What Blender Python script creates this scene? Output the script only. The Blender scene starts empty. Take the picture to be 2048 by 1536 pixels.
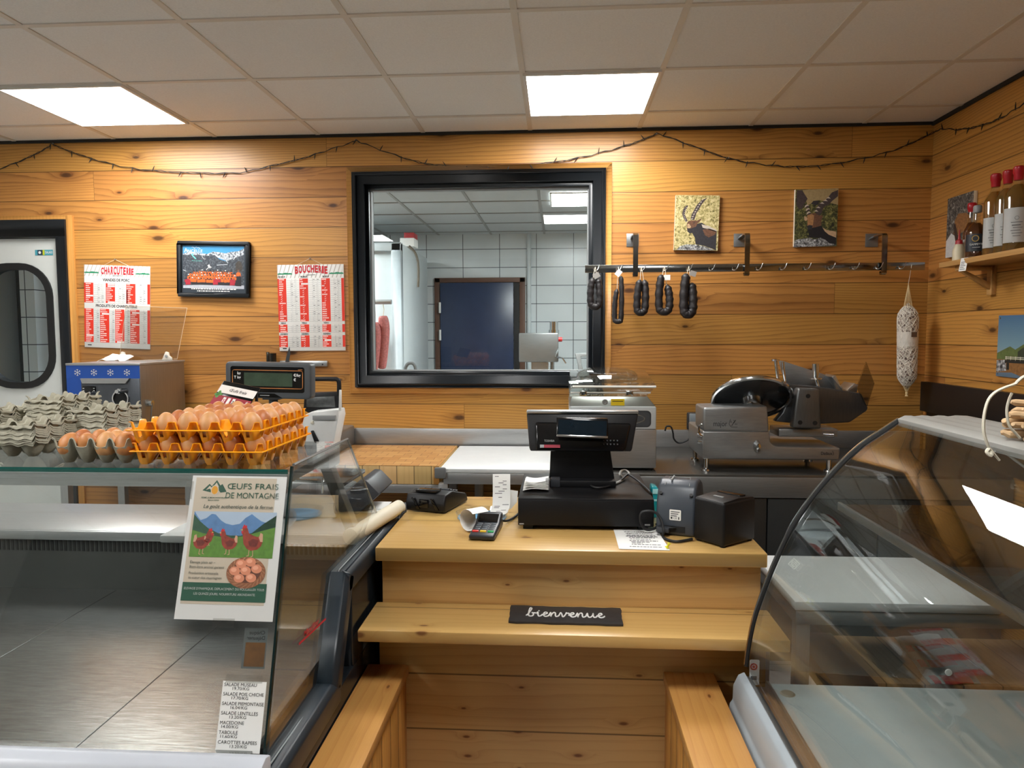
import bpy, bmesh, math, random
from mathutils import Vector, Matrix
random.seed(7)
PI = math.pi
SC = bpy.context.scene
COL = SC.collection

# ------------------------------------------------------------------ camera, world, exposure
FPX, YAW, PITCH, ROLL, CAMZ = 1436.4, .06405, -.06957, -.00291, 1.53
_f = Vector((-math.sin(YAW) * math.cos(PITCH), math.cos(YAW) * math.cos(PITCH), math.sin(PITCH)))
_r0 = Vector((math.cos(YAW), math.sin(YAW), 0))
_u0 = _r0.cross(_f)
_r = _r0 * math.cos(ROLL) + _u0 * math.sin(ROLL)
_u = _u0 * math.cos(ROLL) - _r0 * math.sin(ROLL)
EYE = Vector((0, 0, CAMZ))
cam = bpy.data.objects.new('camera', bpy.data.cameras.new('camera'))
COL.objects.link(cam)
cam.matrix_world = Matrix(((_r.x, _u.x, -_f.x, 0), (_r.y, _u.y, -_f.y, 0), (_r.z, _u.z, -_f.z, CAMZ), (0, 0, 0, 1)))
cam.data.sensor_width = 36.0
cam.data.sensor_fit = 'HORIZONTAL'
cam.data.lens = 36.0 * FPX / 2048.0
cam.data.clip_start = .05
SC.camera = cam
wd = bpy.data.worlds.new('world'); SC.world = wd; wd.use_nodes = True
wd.node_tree.nodes['Background'].inputs[0].default_value = (.5, .55, .6, 1)
wd.node_tree.nodes['Background'].inputs[1].default_value = .05
SC.view_settings.view_transform = 'Standard'
SC.view_settings.look = 'None'
SC.view_settings.gamma = 1
SC.view_settings.exposure = 0.0
SC.cycles.max_bounces = 10
SC.cycles.diffuse_bounces = 5
SC.cycles.glossy_bounces = 5
SC.cycles.transparent_max_bounces = 24
SC.cycles.transmission_bounces = 8
SC.cycles.use_denoising = True
SC.cycles.sample_clamp_indirect = 8
SC.cycles.caustics_reflective = False
SC.cycles.caustics_refractive = False
LIGHT_POWER = 31.5       # strength of the ceiling panels
BACK_POWER = 74.0

def ray(px, py): return _r * ((px - 1024) / FPX) - _u * ((py - 768) / FPX) + _f
def PY(px, py, y):       # point of the place that lies at depth y
    d = ray(px, py); return EYE + d * (y / d.y)
def PX(px, py, x):
    d = ray(px, py); return EYE + d * (x / d.x)
def PZ(px, py, z):
    d = ray(px, py); return EYE + d * ((z - CAMZ) / d.z)

# ------------------------------------------------------------------ materials
def srgb(r, g, b):
    f = lambda c: (c / 255 / 12.92) if c / 255 <= .04045 else ((c / 255 + .055) / 1.055) ** 2.4
    return (f(r), f(g), f(b), 1)
MATS = {}
class NT:
    def __init__(s, name):
        s.m = bpy.data.materials.new(name); s.m.use_nodes = True; s.t = s.m.node_tree
        s.b = s.t.nodes['Principled BSDF']; s.out = s.t.nodes['Material Output']
    def n(s, typ, **kw):
        nd = s.t.nodes.new(typ)
        for k, v in kw.items(): setattr(nd, k, v)
        return nd
    def l(s, a, b): s.t.links.new(a, b)
    def setin(s, sock, v):
        if isinstance(v, bpy.types.NodeSocket): s.l(v, sock)
        else: sock.default_value = v
    def math(s, op, a, b=None, c=None, clamp=False):
        nd = s.n('ShaderNodeMath', operation=op, use_clamp=clamp)
        s.setin(nd.inputs[0], a)
        if b is not None: s.setin(nd.inputs[1], b)
        if c is not None: s.setin(nd.inputs[2], c)
        return nd.outputs[0]
    def mix(s, fac, a, b, mode='MIX'):
        nd = s.n('ShaderNodeMix', data_type='RGBA', blend_type=mode)
        s.setin(nd.inputs[0], fac); s.setin(nd.inputs[6], a); s.setin(nd.inputs[7], b)
        return nd.outputs[2]
    def comb(s, x, y, z):
        nd = s.n('ShaderNodeCombineXYZ')
        for i, v in enumerate((x, y, z)): s.setin(nd.inputs[i], v)
        return nd.outputs[0]
    def coords(s):
        tc = s.n('ShaderNodeTexCoord'); sp = s.n('ShaderNodeSeparateXYZ'); s.l(tc.outputs['Object'], sp.inputs[0])
        return tc.outputs['Object'], sp.outputs[0], sp.outputs[1], sp.outputs[2]
    def noise(s, vec, scale=5, detail=2, rough=.5, dist=0):
        nd = s.n('ShaderNodeTexNoise'); s.l(vec, nd.inputs['Vector'])
        nd.inputs['Scale'].default_value = scale; nd.inputs['Detail'].default_value = detail
        nd.inputs['Roughness'].default_value = rough; nd.inputs['Distortion'].default_value = dist
        return nd.outputs['Fac']
    def white(s, v):
        nd = s.n('ShaderNodeTexWhiteNoise', noise_dimensions='1D'); s.setin(nd.inputs['W'], v); return nd.outputs['Value']
    def ramp(s, fac, *stops):
        nd = s.n('ShaderNodeValToRGB'); s.l(fac, nd.inputs[0])
        e = nd.color_ramp.elements
        while len(e) < len(stops): e.new(.5)
        for el, (p, c) in zip(e, stops): el.position = p; el.color = c if len(c) == 4 else (*c, 1)
        return nd.outputs[0]
    def step(s, v, a, b):
        nd = s.n('ShaderNodeMapRange', interpolation_type='SMOOTHSTEP')
        s.setin(nd.inputs[0], v); nd.inputs[1].default_value = a; nd.inputs[2].default_value = b
        return nd.outputs[0]
    def bump(s, h, strength=.3, dist=.002):
        nd = s.n('ShaderNodeBump'); nd.inputs['Strength'].default_value = strength; nd.inputs['Distance'].default_value = dist
        s.l(h, nd.inputs['Height']); s.l(nd.outputs[0], s.b.inputs['Normal'])

def mat(name, col, rough=.5, metal=0., var=.06, scale=12, bump=0., spec=.5, stretch=None, emit=None, alpha=None):
    """plain surface with a little procedural unevenness"""
    if name in MATS: return MATS[name]
    t = NT(name); c = srgb(*col)
    tc = t.n('ShaderNodeTexCoord'); v = tc.outputs['Object']
    if stretch:
        mp = t.n('ShaderNodeMapping'); mp.inputs['Scale'].default_value = stretch; t.l(v, mp.inputs[0]); v = mp.outputs[0]
    nz = t.noise(v, scale, 4, .6)
    lo = tuple(x * (1 - var) for x in c[:3]) + (1,); hi = tuple(min(1, x * (1 + var)) for x in c[:3]) + (1,)
    t.l(t.ramp(nz, (.3, lo), (.7, hi)), t.b.inputs['Base Color'])
    rr = t.math('MULTIPLY_ADD', nz, .16 * rough, rough * .92)
    t.l(rr, t.b.inputs['Roughness'])
    t.b.inputs['Metallic'].default_value = metal
    t.b.inputs['Specular IOR Level'].default_value = spec
    if bump: t.bump(nz, bump, .002)
    if emit:
        t.b.inputs['Emission Color'].default_value = c; t.b.inputs['Emission Strength'].default_value = emit
    MATS[name] = t.m
    return t.m

def glassmat(name, tint=(1, 1, 1), base=.05, rough=0., power=5, maxr=1.0):
    """thin pane: mirror share rises toward grazing view, the rest passes straight through"""
    if name in MATS: return MATS[name]
    t = NT(name); t.t.nodes.remove(t.b)
    lw = t.n('ShaderNodeLayerWeight'); lw.inputs[0].default_value = .5
    f = t.math('POWER', lw.outputs['Facing'], power)
    f = t.math('MULTIPLY_ADD', f, maxr - base, base)
    tr = t.n('ShaderNodeBsdfTransparent'); tr.inputs[0].default_value = (*tint, 1)
    gl = t.n('ShaderNodeBsdfGlossy'); gl.inputs['Roughness'].default_value = rough; gl.inputs[0].default_value = (1, 1, 1, 1)
    mx = t.n('ShaderNodeMixShader'); t.l(f, mx.inputs[0]); t.l(tr.outputs[0], mx.inputs[1]); t.l(gl.outputs[0], mx.inputs[2])
    t.l(mx.outputs[0], t.out.inputs[0])
    MATS[name] = t.m
    return t.m

def wood(name, light, dark, knot, along='X', across='Z', pitch=None, off=0., freq=42, length=2.3, rough=.42, amp=.5,
         knots=.55, kscale=1., tone=.22, contrast=.75, groove=True, bump=.25, coat=0.):
    """boards with growth rings, knots that push the rings aside, and (if pitch) grooves between boards"""
    if name in MATS: return MATS[name]
    t = NT(name)
    obv, ox, oy, oz = t.coords(); ax = dict(X=ox, Y=oy, Z=oz)
    rest = [k for k in 'XYZ' if k not in (along, across)][0]
    g, a, d = ax[along], ax[across], ax[rest]
    if pitch:
        q = t.math('DIVIDE', t.math('ADD', a, off), pitch)
        row = t.math('FLOOR', q); fr = t.math('SUBTRACT', q, row)
        r1 = t.white(row)
        qx = t.math('ADD', t.math('MULTIPLY_ADD', g, 1 / length, .43), t.math('MULTIPLY', r1, 7.31 if length < 20 else 0.)); bx = t.math('FLOOR', qx); fx = t.math('SUBTRACT', qx, bx)
        idn = t.math('ADD', t.math('MULTIPLY', row, 3.17), t.math('MULTIPLY', bx, 11.3)); rnd = t.white(idn)
        rnd2 = t.white(t.math('ADD', idn, .37))
    else:
        rnd = t.math('ADD', 0.31, 0.); rnd2 = rnd; idn = t.math('ADD', 1.7, 0.)
    gs = t.math('ADD', g, t.math('MULTIPLY', rnd, 19.))
    ac = t.math('ADD', a, t.math('MULTIPLY', d, .7))
    # knots
    vo = t.n('ShaderNodeTexVoronoi', feature='F1', voronoi_dimensions='2D'); vo.inputs['Scale'].default_value = 1; vo.inputs['Randomness'].default_value = 1
    kv = t.comb(t.math('MULTIPLY', gs, 2.1 * kscale), t.math('ADD', t.math('MULTIPLY', ac, 5.2 * kscale), t.math('MULTIPLY', idn, 13.7)), 0.); t.l(kv, vo.inputs['Vector'])
    dist = vo.outputs['Distance']
    sc = t.n('ShaderNodeSeparateColor'); t.l(vo.outputs['Color'], sc.inputs[0])
    on = t.math('GREATER_THAN', sc.outputs[0], 1 - knots)
    size = t.math('MULTIPLY_ADD', sc.outputs[1], .1, .05)
    kd = t.math('DIVIDE', dist, size)
    push = t.math('MULTIPLY', t.math('EXPONENT', t.math('MULTIPLY', kd, -.75)), on)
    # rings
    n1 = t.noise(t.comb(t.math('MULTIPLY', gs, .62), t.math('MULTIPLY', ac, 5.), idn), 1, 1.5, .45)
    n2 = t.noise(t.comb(t.math('MULTIPLY', gs, 3.4), t.math('MULTIPLY', ac, 32.), idn), 1, 3, .6)
    ring = t.math('MULTIPLY', ac, t.math('MULTIPLY_ADD', rnd2, freq * .9, freq * .55))
    ring = t.math('ADD', ring, t.math('MULTIPLY', n1, 7. * amp * 2)); ring = t.math('ADD', ring, t.math('MULTIPLY', n2, .55))
    ring = t.math('ADD', ring, t.math('MULTIPLY', push, 2.6))
    rf = t.math('FRACT', ring)
    late = t.math('MULTIPLY', t.math('POWER', rf, 3.2), t.math('SUBTRACT', 1, t.step(rf, .93, 1.)))
    fib = t.noise(t.comb(t.math('MULTIPLY', gs, 7.), t.math('MULTIPLY', ac, 260.), d), 1, 3, .6)
    fac = t.math('MULTIPLY_ADD', late, contrast, t.math('MULTIPLY', t.math('SUBTRACT', fib, .45), .55))
    fac = t.math('ADD', fac, t.math('MULTIPLY', t.math('SUBTRACT', n1, .5), .5), clamp=True)
    c = t.mix(fac, srgb(*light), srgb(*dark))
    core = t.math('MULTIPLY', t.math('SUBTRACT', 1, t.step(kd, .35, 1.)), on)
    halo = t.math('MULTIPLY', t.math('SUBTRACT', 1, t.step(kd, .6, 3.)), t.math('MULTIPLY', on, .45))
    c = t.mix(halo, c, srgb(*dark)); c = t.mix(t.math('MULTIPLY', core, .85), c, srgb(*knot))
    # tone of each board
    hsv = t.n('ShaderNodeHueSaturation'); t.l(c, hsv.inputs['Color'])
    t.l(t.math('MULTIPLY_ADD', rnd, tone, 1 - tone * .6), hsv.inputs['Value'])
    t.l(t.math('MULTIPLY_ADD', rnd2, .014, .493), hsv.inputs['Hue'])
    c = hsv.outputs[0]
    hgt = t.math('MULTIPLY', late, -.15)
    if pitch and groove:
        e = t.math('MINIMUM', fr, t.math('SUBTRACT', 1, fr)); e = t.math('MULTIPLY', e, pitch)
        ex = t.math('MULTIPLY', t.math('MINIMUM', fx, t.math('SUBTRACT', 1, fx)), length)
        e = t.math('MINIMUM', e, t.math('ADD', ex, .0012))
        gr = t.math('SUBTRACT', 1, t.step(e, .0008, .0034))
        c = t.mix(t.math('MULTIPLY', gr, .8), c, tuple(x * .18 for x in srgb(*dark)[:3]) + (1,))
        hgt = t.math('ADD', hgt, t.math('MULTIPLY', gr, -1.5))
    t.l(c, t.b.inputs['Base Color'])
    t.l(t.math('MULTIPLY_ADD', fac, .12, rough), t.b.inputs['Roughness'])
    t.b.inputs['Specular IOR Level'].default_value = .4
    t.b.inputs['Coat Weight'].default_value = coat; t.b.inputs['Coat Roughness'].default_value = .25
    t.bump(hgt, bump, .0015)
    MATS[name] = t.m
    return t.m

def steel(name, col=(178, 180, 180), rough=.36, stretch=(2, 60, 60), var=.1, metal=.72):
    return mat(name, col, rough, metal, var, 6, .06, stretch=stretch)

W_WALL = wood('orange pine boards', (194, 138, 70), (108, 60, 26), (52, 28, 16), 'X', 'Z', .1688, .0522, 46, 2.9, .36, amp=.62, tone=.36, coat=.15, knots=.3, contrast=.62, kscale=1.35)
W_WALLR = wood('orange pine boards side', (194, 138, 70), (108, 60, 26), (52, 28, 16), 'Y', 'Z', .1688, .0522, 46, 2.9, .36, amp=.62, tone=.36, coat=.15, knots=.3, contrast=.62, kscale=1.35)
W_TRIM = wood('pine casing', (206, 150, 76), (160, 104, 46), (90, 50, 26), 'X', 'Z', None, freq=60, knots=.12, amp=.2, contrast=.4)
W_TRIMV = wood('pine casing upright', (206, 150, 76), (160, 104, 46), (90, 50, 26), 'Z', 'X', None, freq=60, knots=.12, amp=.2, contrast=.4)
W_TOP = wood('pale spruce top', (206, 166, 102), (182, 136, 74), (112, 64, 34), 'X', 'Y', .3, .02, 26, 90, .3, amp=.4, knots=.26, kscale=3.1, tone=.1, contrast=.4, coat=.35, bump=.1)
W_FRONT = wood('pale spruce front', (206, 170, 112), (178, 136, 82), (104, 58, 32), 'X', 'Z', .16, .06, 36, 90, .36, amp=.4, knots=.3, kscale=3.1, tone=.12, contrast=.5, coat=.2, bump=.12)
W_SIDE = wood('spruce strips upright', (206, 146, 76), (160, 100, 44), (100, 56, 28), 'Z', 'Y', .09, .0, 40, 9, .38, amp=.5, knots=.2, kscale=2., tone=.2, contrast=.6)
W_CAP = wood('spruce capping', (204, 152, 82), (172, 114, 54), (108, 60, 30), 'Y', 'X', None, freq=40, amp=.35, knots=.2, kscale=3., contrast=.45, rough=.36, coat=.3)
W_SHELF = wood('raw pine shelf', (204, 160, 98), (172, 122, 64), (100, 60, 34), 'Y', 'X', None, freq=50, knots=.2, amp=.3, contrast=.4)
W_FLOORB = wood('floor boards', (140, 112, 80), (104, 78, 52), (60, 40, 28), 'Y', 'X', .11, .0, 40, 4, .5, knots=.3, contrast=.4)

STEEL = steel('brushed steel')
STEELV = steel('brushed steel upright', stretch=(60, 60, 2))
STEEL_D = steel('dull steel sheet', (140, 142, 142), .38)
STEEL_W = steel('worn steel deck', (150, 152, 150), .24, stretch=(3, 30, 10), var=.2, metal=.9)
CHROME = mat('polished steel', (205, 207, 208), .12, 1., .03)
ALU = mat('satin aluminium', (200, 204, 206), .32, 1., .04)
BLACK = mat('black plastic', (15, 15, 17), .46, 0, .1, bump=.03, spec=.35)
BLACK_G = mat('glossy black plastic', (12, 12, 14), .12, 0, .05)
BLACK_F = mat('black lacquered frame', (20, 24, 28), .33, 0, .08)
CHAR = mat('charcoal plastic', (52, 54, 58), .45, 0, .06)
GREY = mat('grey plastic', (150, 152, 152), .45, 0, .05)
WHITE = mat('white plastic', (228, 228, 224), .4, 0, .03)
PE = mat('white chopping plastic', (212, 216, 216), .5, 0, .03, bump=.04)
PAPER = mat('white paper', (236, 236, 232), .75, 0, .02)
PAPER_W = mat('cream paper', (226, 220, 200), .75, 0, .03)
RUBBER = mat('black rubber', (16, 17, 18), .6, 0, .1)
INK = mat('black ink', (28, 28, 30), .7, 0, .05)
INK_G = mat('grey ink', (110, 110, 112), .7, 0, .05)
RED = mat('red print', (222, 52, 30), .6, 0, .03)
REDT = mat('crimson print', (200, 34, 44), .6, 0, .03)
GREEN_T = mat('green print', (44, 140, 100), .6, 0, .04)
DGREEN = mat('dark green print', (38, 86, 66), .6, 0, .03)
BLUEP = mat('blue panel', (28, 84, 178), .4, 0, .04)
SLATE = mat('slate', (46, 44, 44), .7, 0, .25, 40, bump=.5)
CHALK = mat('white paint', (238, 238, 236), .6, 0, .03)
SLATEBLUE = mat('slate blue aluminium', (28, 38, 46), .42, 0, .06)
GLASS = glassmat('clear glass', (.95, .97, .965))
GLASS_T = glassmat('clear thin plastic', (.93, .93, .92), .06)
GLASS_S = glassmat('smoked curved glass', (.84, .86, .86), .04)
GEDGE_D = mat('dark green glass edge', (12, 34, 33), .12, 0, .1)
GEDGE = mat('green glass edge', (30, 92, 84), .12, 0, .1)
EGGC = [mat('brown eggshell', (192, 126, 70), .48, 0, .1, 60), mat('tan eggshell', (204, 148, 94), .48, 0, .08, 60), mat('russet eggshell', (176, 104, 54), .48, 0, .1, 60)]
PULP = mat('grey paper pulp', (166, 162, 144), .92, 0, .1, 90, bump=.5)
ORANGE = mat('orange tray plastic', (255, 168, 22), .28, 0, .03); ORANGE.node_tree.nodes['Principled BSDF'].inputs['Transmission Weight'].default_value = .0
ORANGE.node_tree.nodes['Principled BSDF'].inputs['Subsurface Weight'].default_value = .35; ORANGE.node_tree.nodes['Principled BSDF'].inputs['Subsurface Radius'].default_value = (.02, .01, .004)
LITUP = {}
def emitter(name, strength, col=(1, .995, .98)):
    t = NT(name)
    t.b.inputs['Base Color'].default_value = (.8, .8, .8, 1)
    t.b.inputs['Emission Color'].default_value = (*col, 1); t.b.inputs['Emission Strength'].default_value = strength
    MATS[name] = t.m
    return t.m
LED = emitter('lit diffuser', LIGHT_POWER)
LEDB = emitter('lit diffuser in the workroom', BACK_POWER, (.95, 1, 1))

# ------------------------------------------------------------------ mesh building
class MB:
    def __init__(s, m=None):
        s.v = []; s.f = []; s.mi = []; s.mats = []; s.m = m
    def slot(s, mt):
        if mt is None: return 0
        if mt not in s.mats: s.mats.append(mt)
        return s.mats.index(mt)
    def add(s, vs, fs, mt=None, m=None):
        o = len(s.v); k = s.slot(mt)
        for p in vs:
            p = Vector(p)
            if m is not None: p = m @ p
            if s.m is not None: p = s.m @ p
            s.v.append(p)
        for f in fs: s.f.append([o + i for i in f]); s.mi.append(k)
        return s
    def box(s, x0, x1, y0, y1, z0, z1, mt=None, m=None):
        x0, x1 = sorted((x0, x1)); y0, y1 = sorted((y0, y1)); z0, z1 = sorted((z0, z1))
        vs = [(x, y, z) for z in (z0, z1) for y in (y0, y1) for x in (x0, x1)]
        return s.add(vs, [(0, 2, 3, 1), (4, 5, 7, 6), (0, 1, 5, 4), (1, 3, 7, 5), (3, 2, 6, 7), (2, 0, 4, 6)], mt, m)
    def prism(s, pts, ext, mt=None, m=None):
        """pts: planar polygon (3D), swept by vector ext"""
        n = len(pts); P = [Vector(p) for p in pts]; E = Vector(ext)
        nrm = Vector((0, 0, 0))
        for i in range(n): nrm += P[i].cross(P[(i + 1) % n])
        if nrm.dot(E) > 0: P.reverse()
        vs = P + [p + E for p in P]
        fs = [tuple(range(n)), tuple(range(2 * n - 1, n - 1, -1))] + [(i, n + i, n + (i + 1) % n, (i + 1) % n) for i in range(n)]
        return s.add(vs, fs, mt, m)
    def poly(s, pts, z=0., mt=None, m=None):
        pts = [(p[0], p[1], z) for p in pts]
        a = sum(pts[i][0] * pts[(i + 1) % len(pts)][1] - pts[(i + 1) % len(pts)][0] * pts[i][1] for i in range(len(pts)))
        if a < 0: pts.reverse()
        return s.add(pts, [tuple(range(len(pts)))], mt, m)
    def rect(s, x0, y0, x1, y1, z=0., mt=None): return s.poly([(x0, y0), (x1, y0), (x1, y1), (x0, y1)], z, mt)
    def disc(s, cx, cy, rx, ry=None, z=0., mt=None, n=20, a=0.):
        ry = rx if ry is None else ry
        return s.poly([(cx + math.cos(a) * rx * math.cos(2 * PI * i / n) - math.sin(a) * ry * math.sin(2 * PI * i / n),
                        cy + math.sin(a) * rx * math.cos(2 * PI * i / n) + math.cos(a) * ry * math.sin(2 * PI * i / n)) for i in range(n)], z, mt)
    def line(s, pts, w, z=0., mt=None):
        """flat stroke through 2D points"""
        for (a, b) in zip(pts, pts[1:]):
            a = Vector(a[:2]); b = Vector(b[:2]); d = (b - a)
            if d.length < 1e-7: continue
            d.normalize(); nn = Vector((-d.y, d.x)) * w / 2; e = d * w * .2
            s.poly([a - e + nn, a - e - nn, b + e - nn, b + e + nn], z, mt)
        return s
    def tube(s, pts, r, n=8, mt=None, m=None, caps=True, closed=False):
        P = [Vector(p) for p in pts]; k = len(P)
        rs = r if isinstance(r, (list, tuple)) else [r] * k
        vs = []; up = None
        for i in range(k):
            t = (P[(i + 1) % k] - P[i - 1]) if closed else (P[min(i + 1, k - 1)] - P[max(i - 1, 0)])
            t.normalize()
            if up is None:
                up = Vector((0, 0, 1)) if abs(t.z) < .9 else Vector((1, 0, 0))
            x = t.cross(up)
            if x.length < 1e-5: x = t.orthogonal()
            x.normalize(); y = x.cross(t); y.normalize(); up = y
            for j in range(n):
                a = 2 * PI * j / n
                vs.append(P[i] + x * (rs[i] * math.cos(a)) + y * (rs[i] * math.sin(a)))
        fs = []
        for i in range(k if closed else k - 1):
            b = (i + 1) % k
            for j in range(n):
                fs.append((i * n + j, b * n + j, b * n + (j + 1) % n, i * n + (j + 1) % n))
        if caps and not closed:
            fs.append(tuple(range(n))); fs.append(tuple(range(k * n - 1, (k - 1) * n - 1, -1)))
        return s.add(vs, fs, mt, m)
    def cyl(s, a, b, r, r2=None, n=20, mt=None, m=None):
        return s.tube([a, b], [r, r if r2 is None else r2], n, mt, m)
    def lathe(s, prof, n=24, mt=None, m=None, loc=(0, 0, 0)):
        """profile of (r, z) turned about z"""
        L = Vector(loc); vs = []; fs = []; k = len(prof)
        for (r, z) in prof:
            for j in range(n):
                a = 2 * PI * j / n; vs.append(L + Vector((r * math.cos(a), r * math.sin(a), z)))
        for i in range(k - 1):
            for j in range(n): fs.append((i * n + j, i * n + (j + 1) % n, (i + 1) * n + (j + 1) % n, (i + 1) * n + j))
        if prof[0][0] > 1e-6: fs.append(tuple(range(n - 1, -1, -1)))
        if prof[-1][0] > 1e-6: fs.append(tuple(range((k - 1) * n, k * n)))
        return s.add(vs, fs, mt, m)
    def text(s, body, size, x, y, z=0., mt=None, align='CENTER', shear=0., bold=0., width=None, m=None, sx=1., flip=False):
        cu = bpy.data.curves.new('tmp', 'FONT'); cu.body = body; cu.size = size; cu.align_x = align; cu.shear = shear; cu.offset = bold * size
        cu.resolution_u = 3
        ob = bpy.data.objects.new('tmp', cu); me = ob.to_mesh()
        vs = [v.co.copy() for v in me.vertices]; fs = [tuple(p.vertices) for p in me.polygons]
        ob.to_mesh_clear(); bpy.data.objects.remove(ob); bpy.data.curves.remove(cu)
        if not vs: return s
        if width:
            w = max(v.x for v in vs) - min(v.x for v in vs); sx = width / max(w, 1e-6)
        if flip: sx = -sx; fs = [tuple(reversed(f)) for f in fs]
        vs = [Vector((x + v.x * sx, y + v.y, z)) for v in vs]
        return s.add(vs, fs, mt, m)
    def mesh(s, name, mt=None, bevel=0., seg=2, smooth=35, weld=False):
        me = bpy.data.meshes.new(name)
        me.from_pydata([tuple(v) for v in s.v], [], s.f)
        mats = s.mats if s.mats else [mt]
        for q in mats: me.materials.append(q if q else mt)
        me.polygons.foreach_set('material_index', s.mi)
        if bevel or weld:
            bm = bmesh.new(); bm.from_mesh(me)
            bmesh.ops.remove_doubles(bm, verts=bm.verts, dist=1e-5)
            if bevel:
                ed = [e for e in bm.edges if len(e.link_faces) == 2 and e.calc_face_angle(0) > .5]
                bmesh.ops.bevel(bm, geom=ed, offset=bevel, segments=seg, affect='EDGES', clamp_overlap=True, profile=.5)
            bm.to_mesh(me); bm.free()
        me.validate(); me.update()
        if smooth:
            me.polygons.foreach_set('use_smooth', [True] * len(me.polygons))
            me.set_sharp_from_angle(angle=math.radians(smooth))
        return me
    def obj(s, name, mt=None, parent=None, bevel=0., seg=2, smooth=35, weld=False, local=False):
        me = s.mesh(name, mt, bevel, seg, smooth, weld)
        o = bpy.data.objects.new(name, me); COL.objects.link(o)
        if parent is not None:
            if not local: me.transform(world_of(parent).inverted())
            o.parent = parent
        return o

def world_of(o):
    m = o.matrix_basis.copy(); q = o.parent
    while q: m = q.matrix_basis @ m; q = q.parent
    return m
def tag(o, label, cat, group=None):
    o['label'] = label; o['category'] = cat
    if group: o['group'] = group
    return o
def thing(name, label, cat, loc=(0, 0, 0), rotz=0., group=None):
    o = bpy.data.objects.new(name, None); COL.objects.link(o); o.empty_display_size = .05
    o.location = loc; o.rotation_euler = (0, 0, rotz)
    return tag(o, label, cat, group)
def solo(name, mb, mt, label, cat, group=None, loc=None, **kw):
    """a thing that is one mesh, its origin moved to loc"""
    o = mb.obj(name, mt, **kw)
    if loc is not None:
        o.data.transform(Matrix.Translation(-Vector(loc))); o.location = loc
    return tag(o, label, cat, group)
def struct(name, mb, mt, parent=None, **kw):
    o = mb.obj(name, mt, parent, **kw)
    if parent is None: o['kind'] = 'structure'
    return o
def dup(root, loc=None, rotz=None, label=None, group=None):
    r = root.copy(); COL.objects.link(r)
    if loc is not None: r.location = loc
    if rotz is not None: r.rotation_euler = (0, 0, rotz)
    if label: r['label'] = label
    if group: r['group'] = group
    for ch in list(root.children):
        c = ch.copy(); COL.objects.link(c); c.parent = r
        for g in list(ch.children):
            d = g.copy(); COL.objects.link(d); d.parent = c
    return r
def frame(o, u, v):
    """matrix whose local x runs along u, y along v, z out of the face"""
    u = Vector(u).normalized(); v = Vector(v); v = (v - u * u.dot(v)).normalized(); w = u.cross(v)
    return Matrix(((u.x, v.x, w.x, o[0]), (u.y, v.y, w.y, o[1]), (u.z, v.z, w.z, o[2]), (0, 0, 0, 1)))
def facing(o): return frame(o, (1, 0, 0), (0, 0, 1))           # a face turned to the shop (toward -y)
def facing_w(o): return frame(o, (0, -1, 0), (0, 0, 1))        # a face turned to the left (toward -x)
def spline(pts, n=6):
    P = [Vector(p) for p in pts]; out = []
    for i in range(len(P) - 1):
        a, b, c, d = P[max(i - 1, 0)], P[i], P[i + 1], P[min(i + 2, len(P) - 1)]
        for k in range(n):
            t = k / n
            out.append(.5 * ((2 * b) + (c - a) * t + (2 * a - 5 * b + 4 * c - d) * t * t + (3 * b - a - 3 * c + d) * t ** 3))
    out.append(P[-1]); return out
# ================================================================== THE SETTING
WY, XR, XL, CEIL, YB = 4.08, 2.012, -4.3, 2.659, -2.6
BY = 8.2                                                            # far wall of the workroom behind the window
def wall_with_holes(x0, x1, z0, z1, y0, y1, holes):
    mb = MB(); xs = sorted({x0, x1, *[h[0] for h in holes], *[h[1] for h in holes]}); zs = sorted({z0, z1, *[h[2] for h in holes], *[h[3] for h in holes]})
    for a, b in zip(xs, xs[1:]):
        col = []
        for c, d in zip(zs, zs[1:]):
            mx, mz = (a + b) / 2, (c + d) / 2
            if any(h[0] < mx < h[1] and h[2] < mz < h[3] for h in holes): continue
            if col and abs(col[-1][1] - c) < 1e-6: col[-1][1] = d
            else: col.append([c, d])
        for c, d in col: mb.box(a, b, y0, y1, c, d)
    return mb
WX0, WX1, WZ0, WZ1 = -1.163, .262, 1.226, 2.442                     # window frame outline
DX0, DX1, DZ = -3.98, -2.862, 2.203                                 # door frame outline
struct('wall_back', wall_with_holes(XL, XR, 0, CEIL + .1, WY, WY + .12, [(WX0, WX1, WZ0, WZ1), (DX0, DX1, 0, DZ)]), W_WALL, smooth=0)
struct('wall_right', MB().box(XR, XR + .1, YB, WY, 0, CEIL + .1), W_WALLR, smooth=0)
PLASTER = mat('plain plaster', (226, 226, 222), .8, 0, .04)
struct('wall_left', MB().box(XL - .1, XL, YB, WY, 0, CEIL + .1), PLASTER, smooth=0)
struct('wall_front', MB().box(XL - .1, XR + .1, YB - .1, YB, 0, CEIL + .1), mat('dim shop front', (126, 126, 124), .5, 0, .1), smooth=0)
# floor tiles
t = NT('grey floor tiles'); v, ox, oy, oz = t.coords()
fx = t.math('PINGPONG', ox, .15); fy = t.math('PINGPONG', oy, .15)
jn = t.math('LESS_THAN', t.math('MINIMUM', fx, fy), .0025)
t.l(t.mix(jn, t.ramp(t.noise(v, 9, 4), (.3, srgb(150, 150, 148)), (.7, srgb(176, 176, 172))), srgb(60, 56, 52)), t.b.inputs['Base Color']); t.b.inputs['Roughness'].default_value = .45
struct('floor', MB().box(XL - .1, XR + .1, YB - .1, BY + .1, -.06, 0), t.m, smooth=0)
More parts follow.
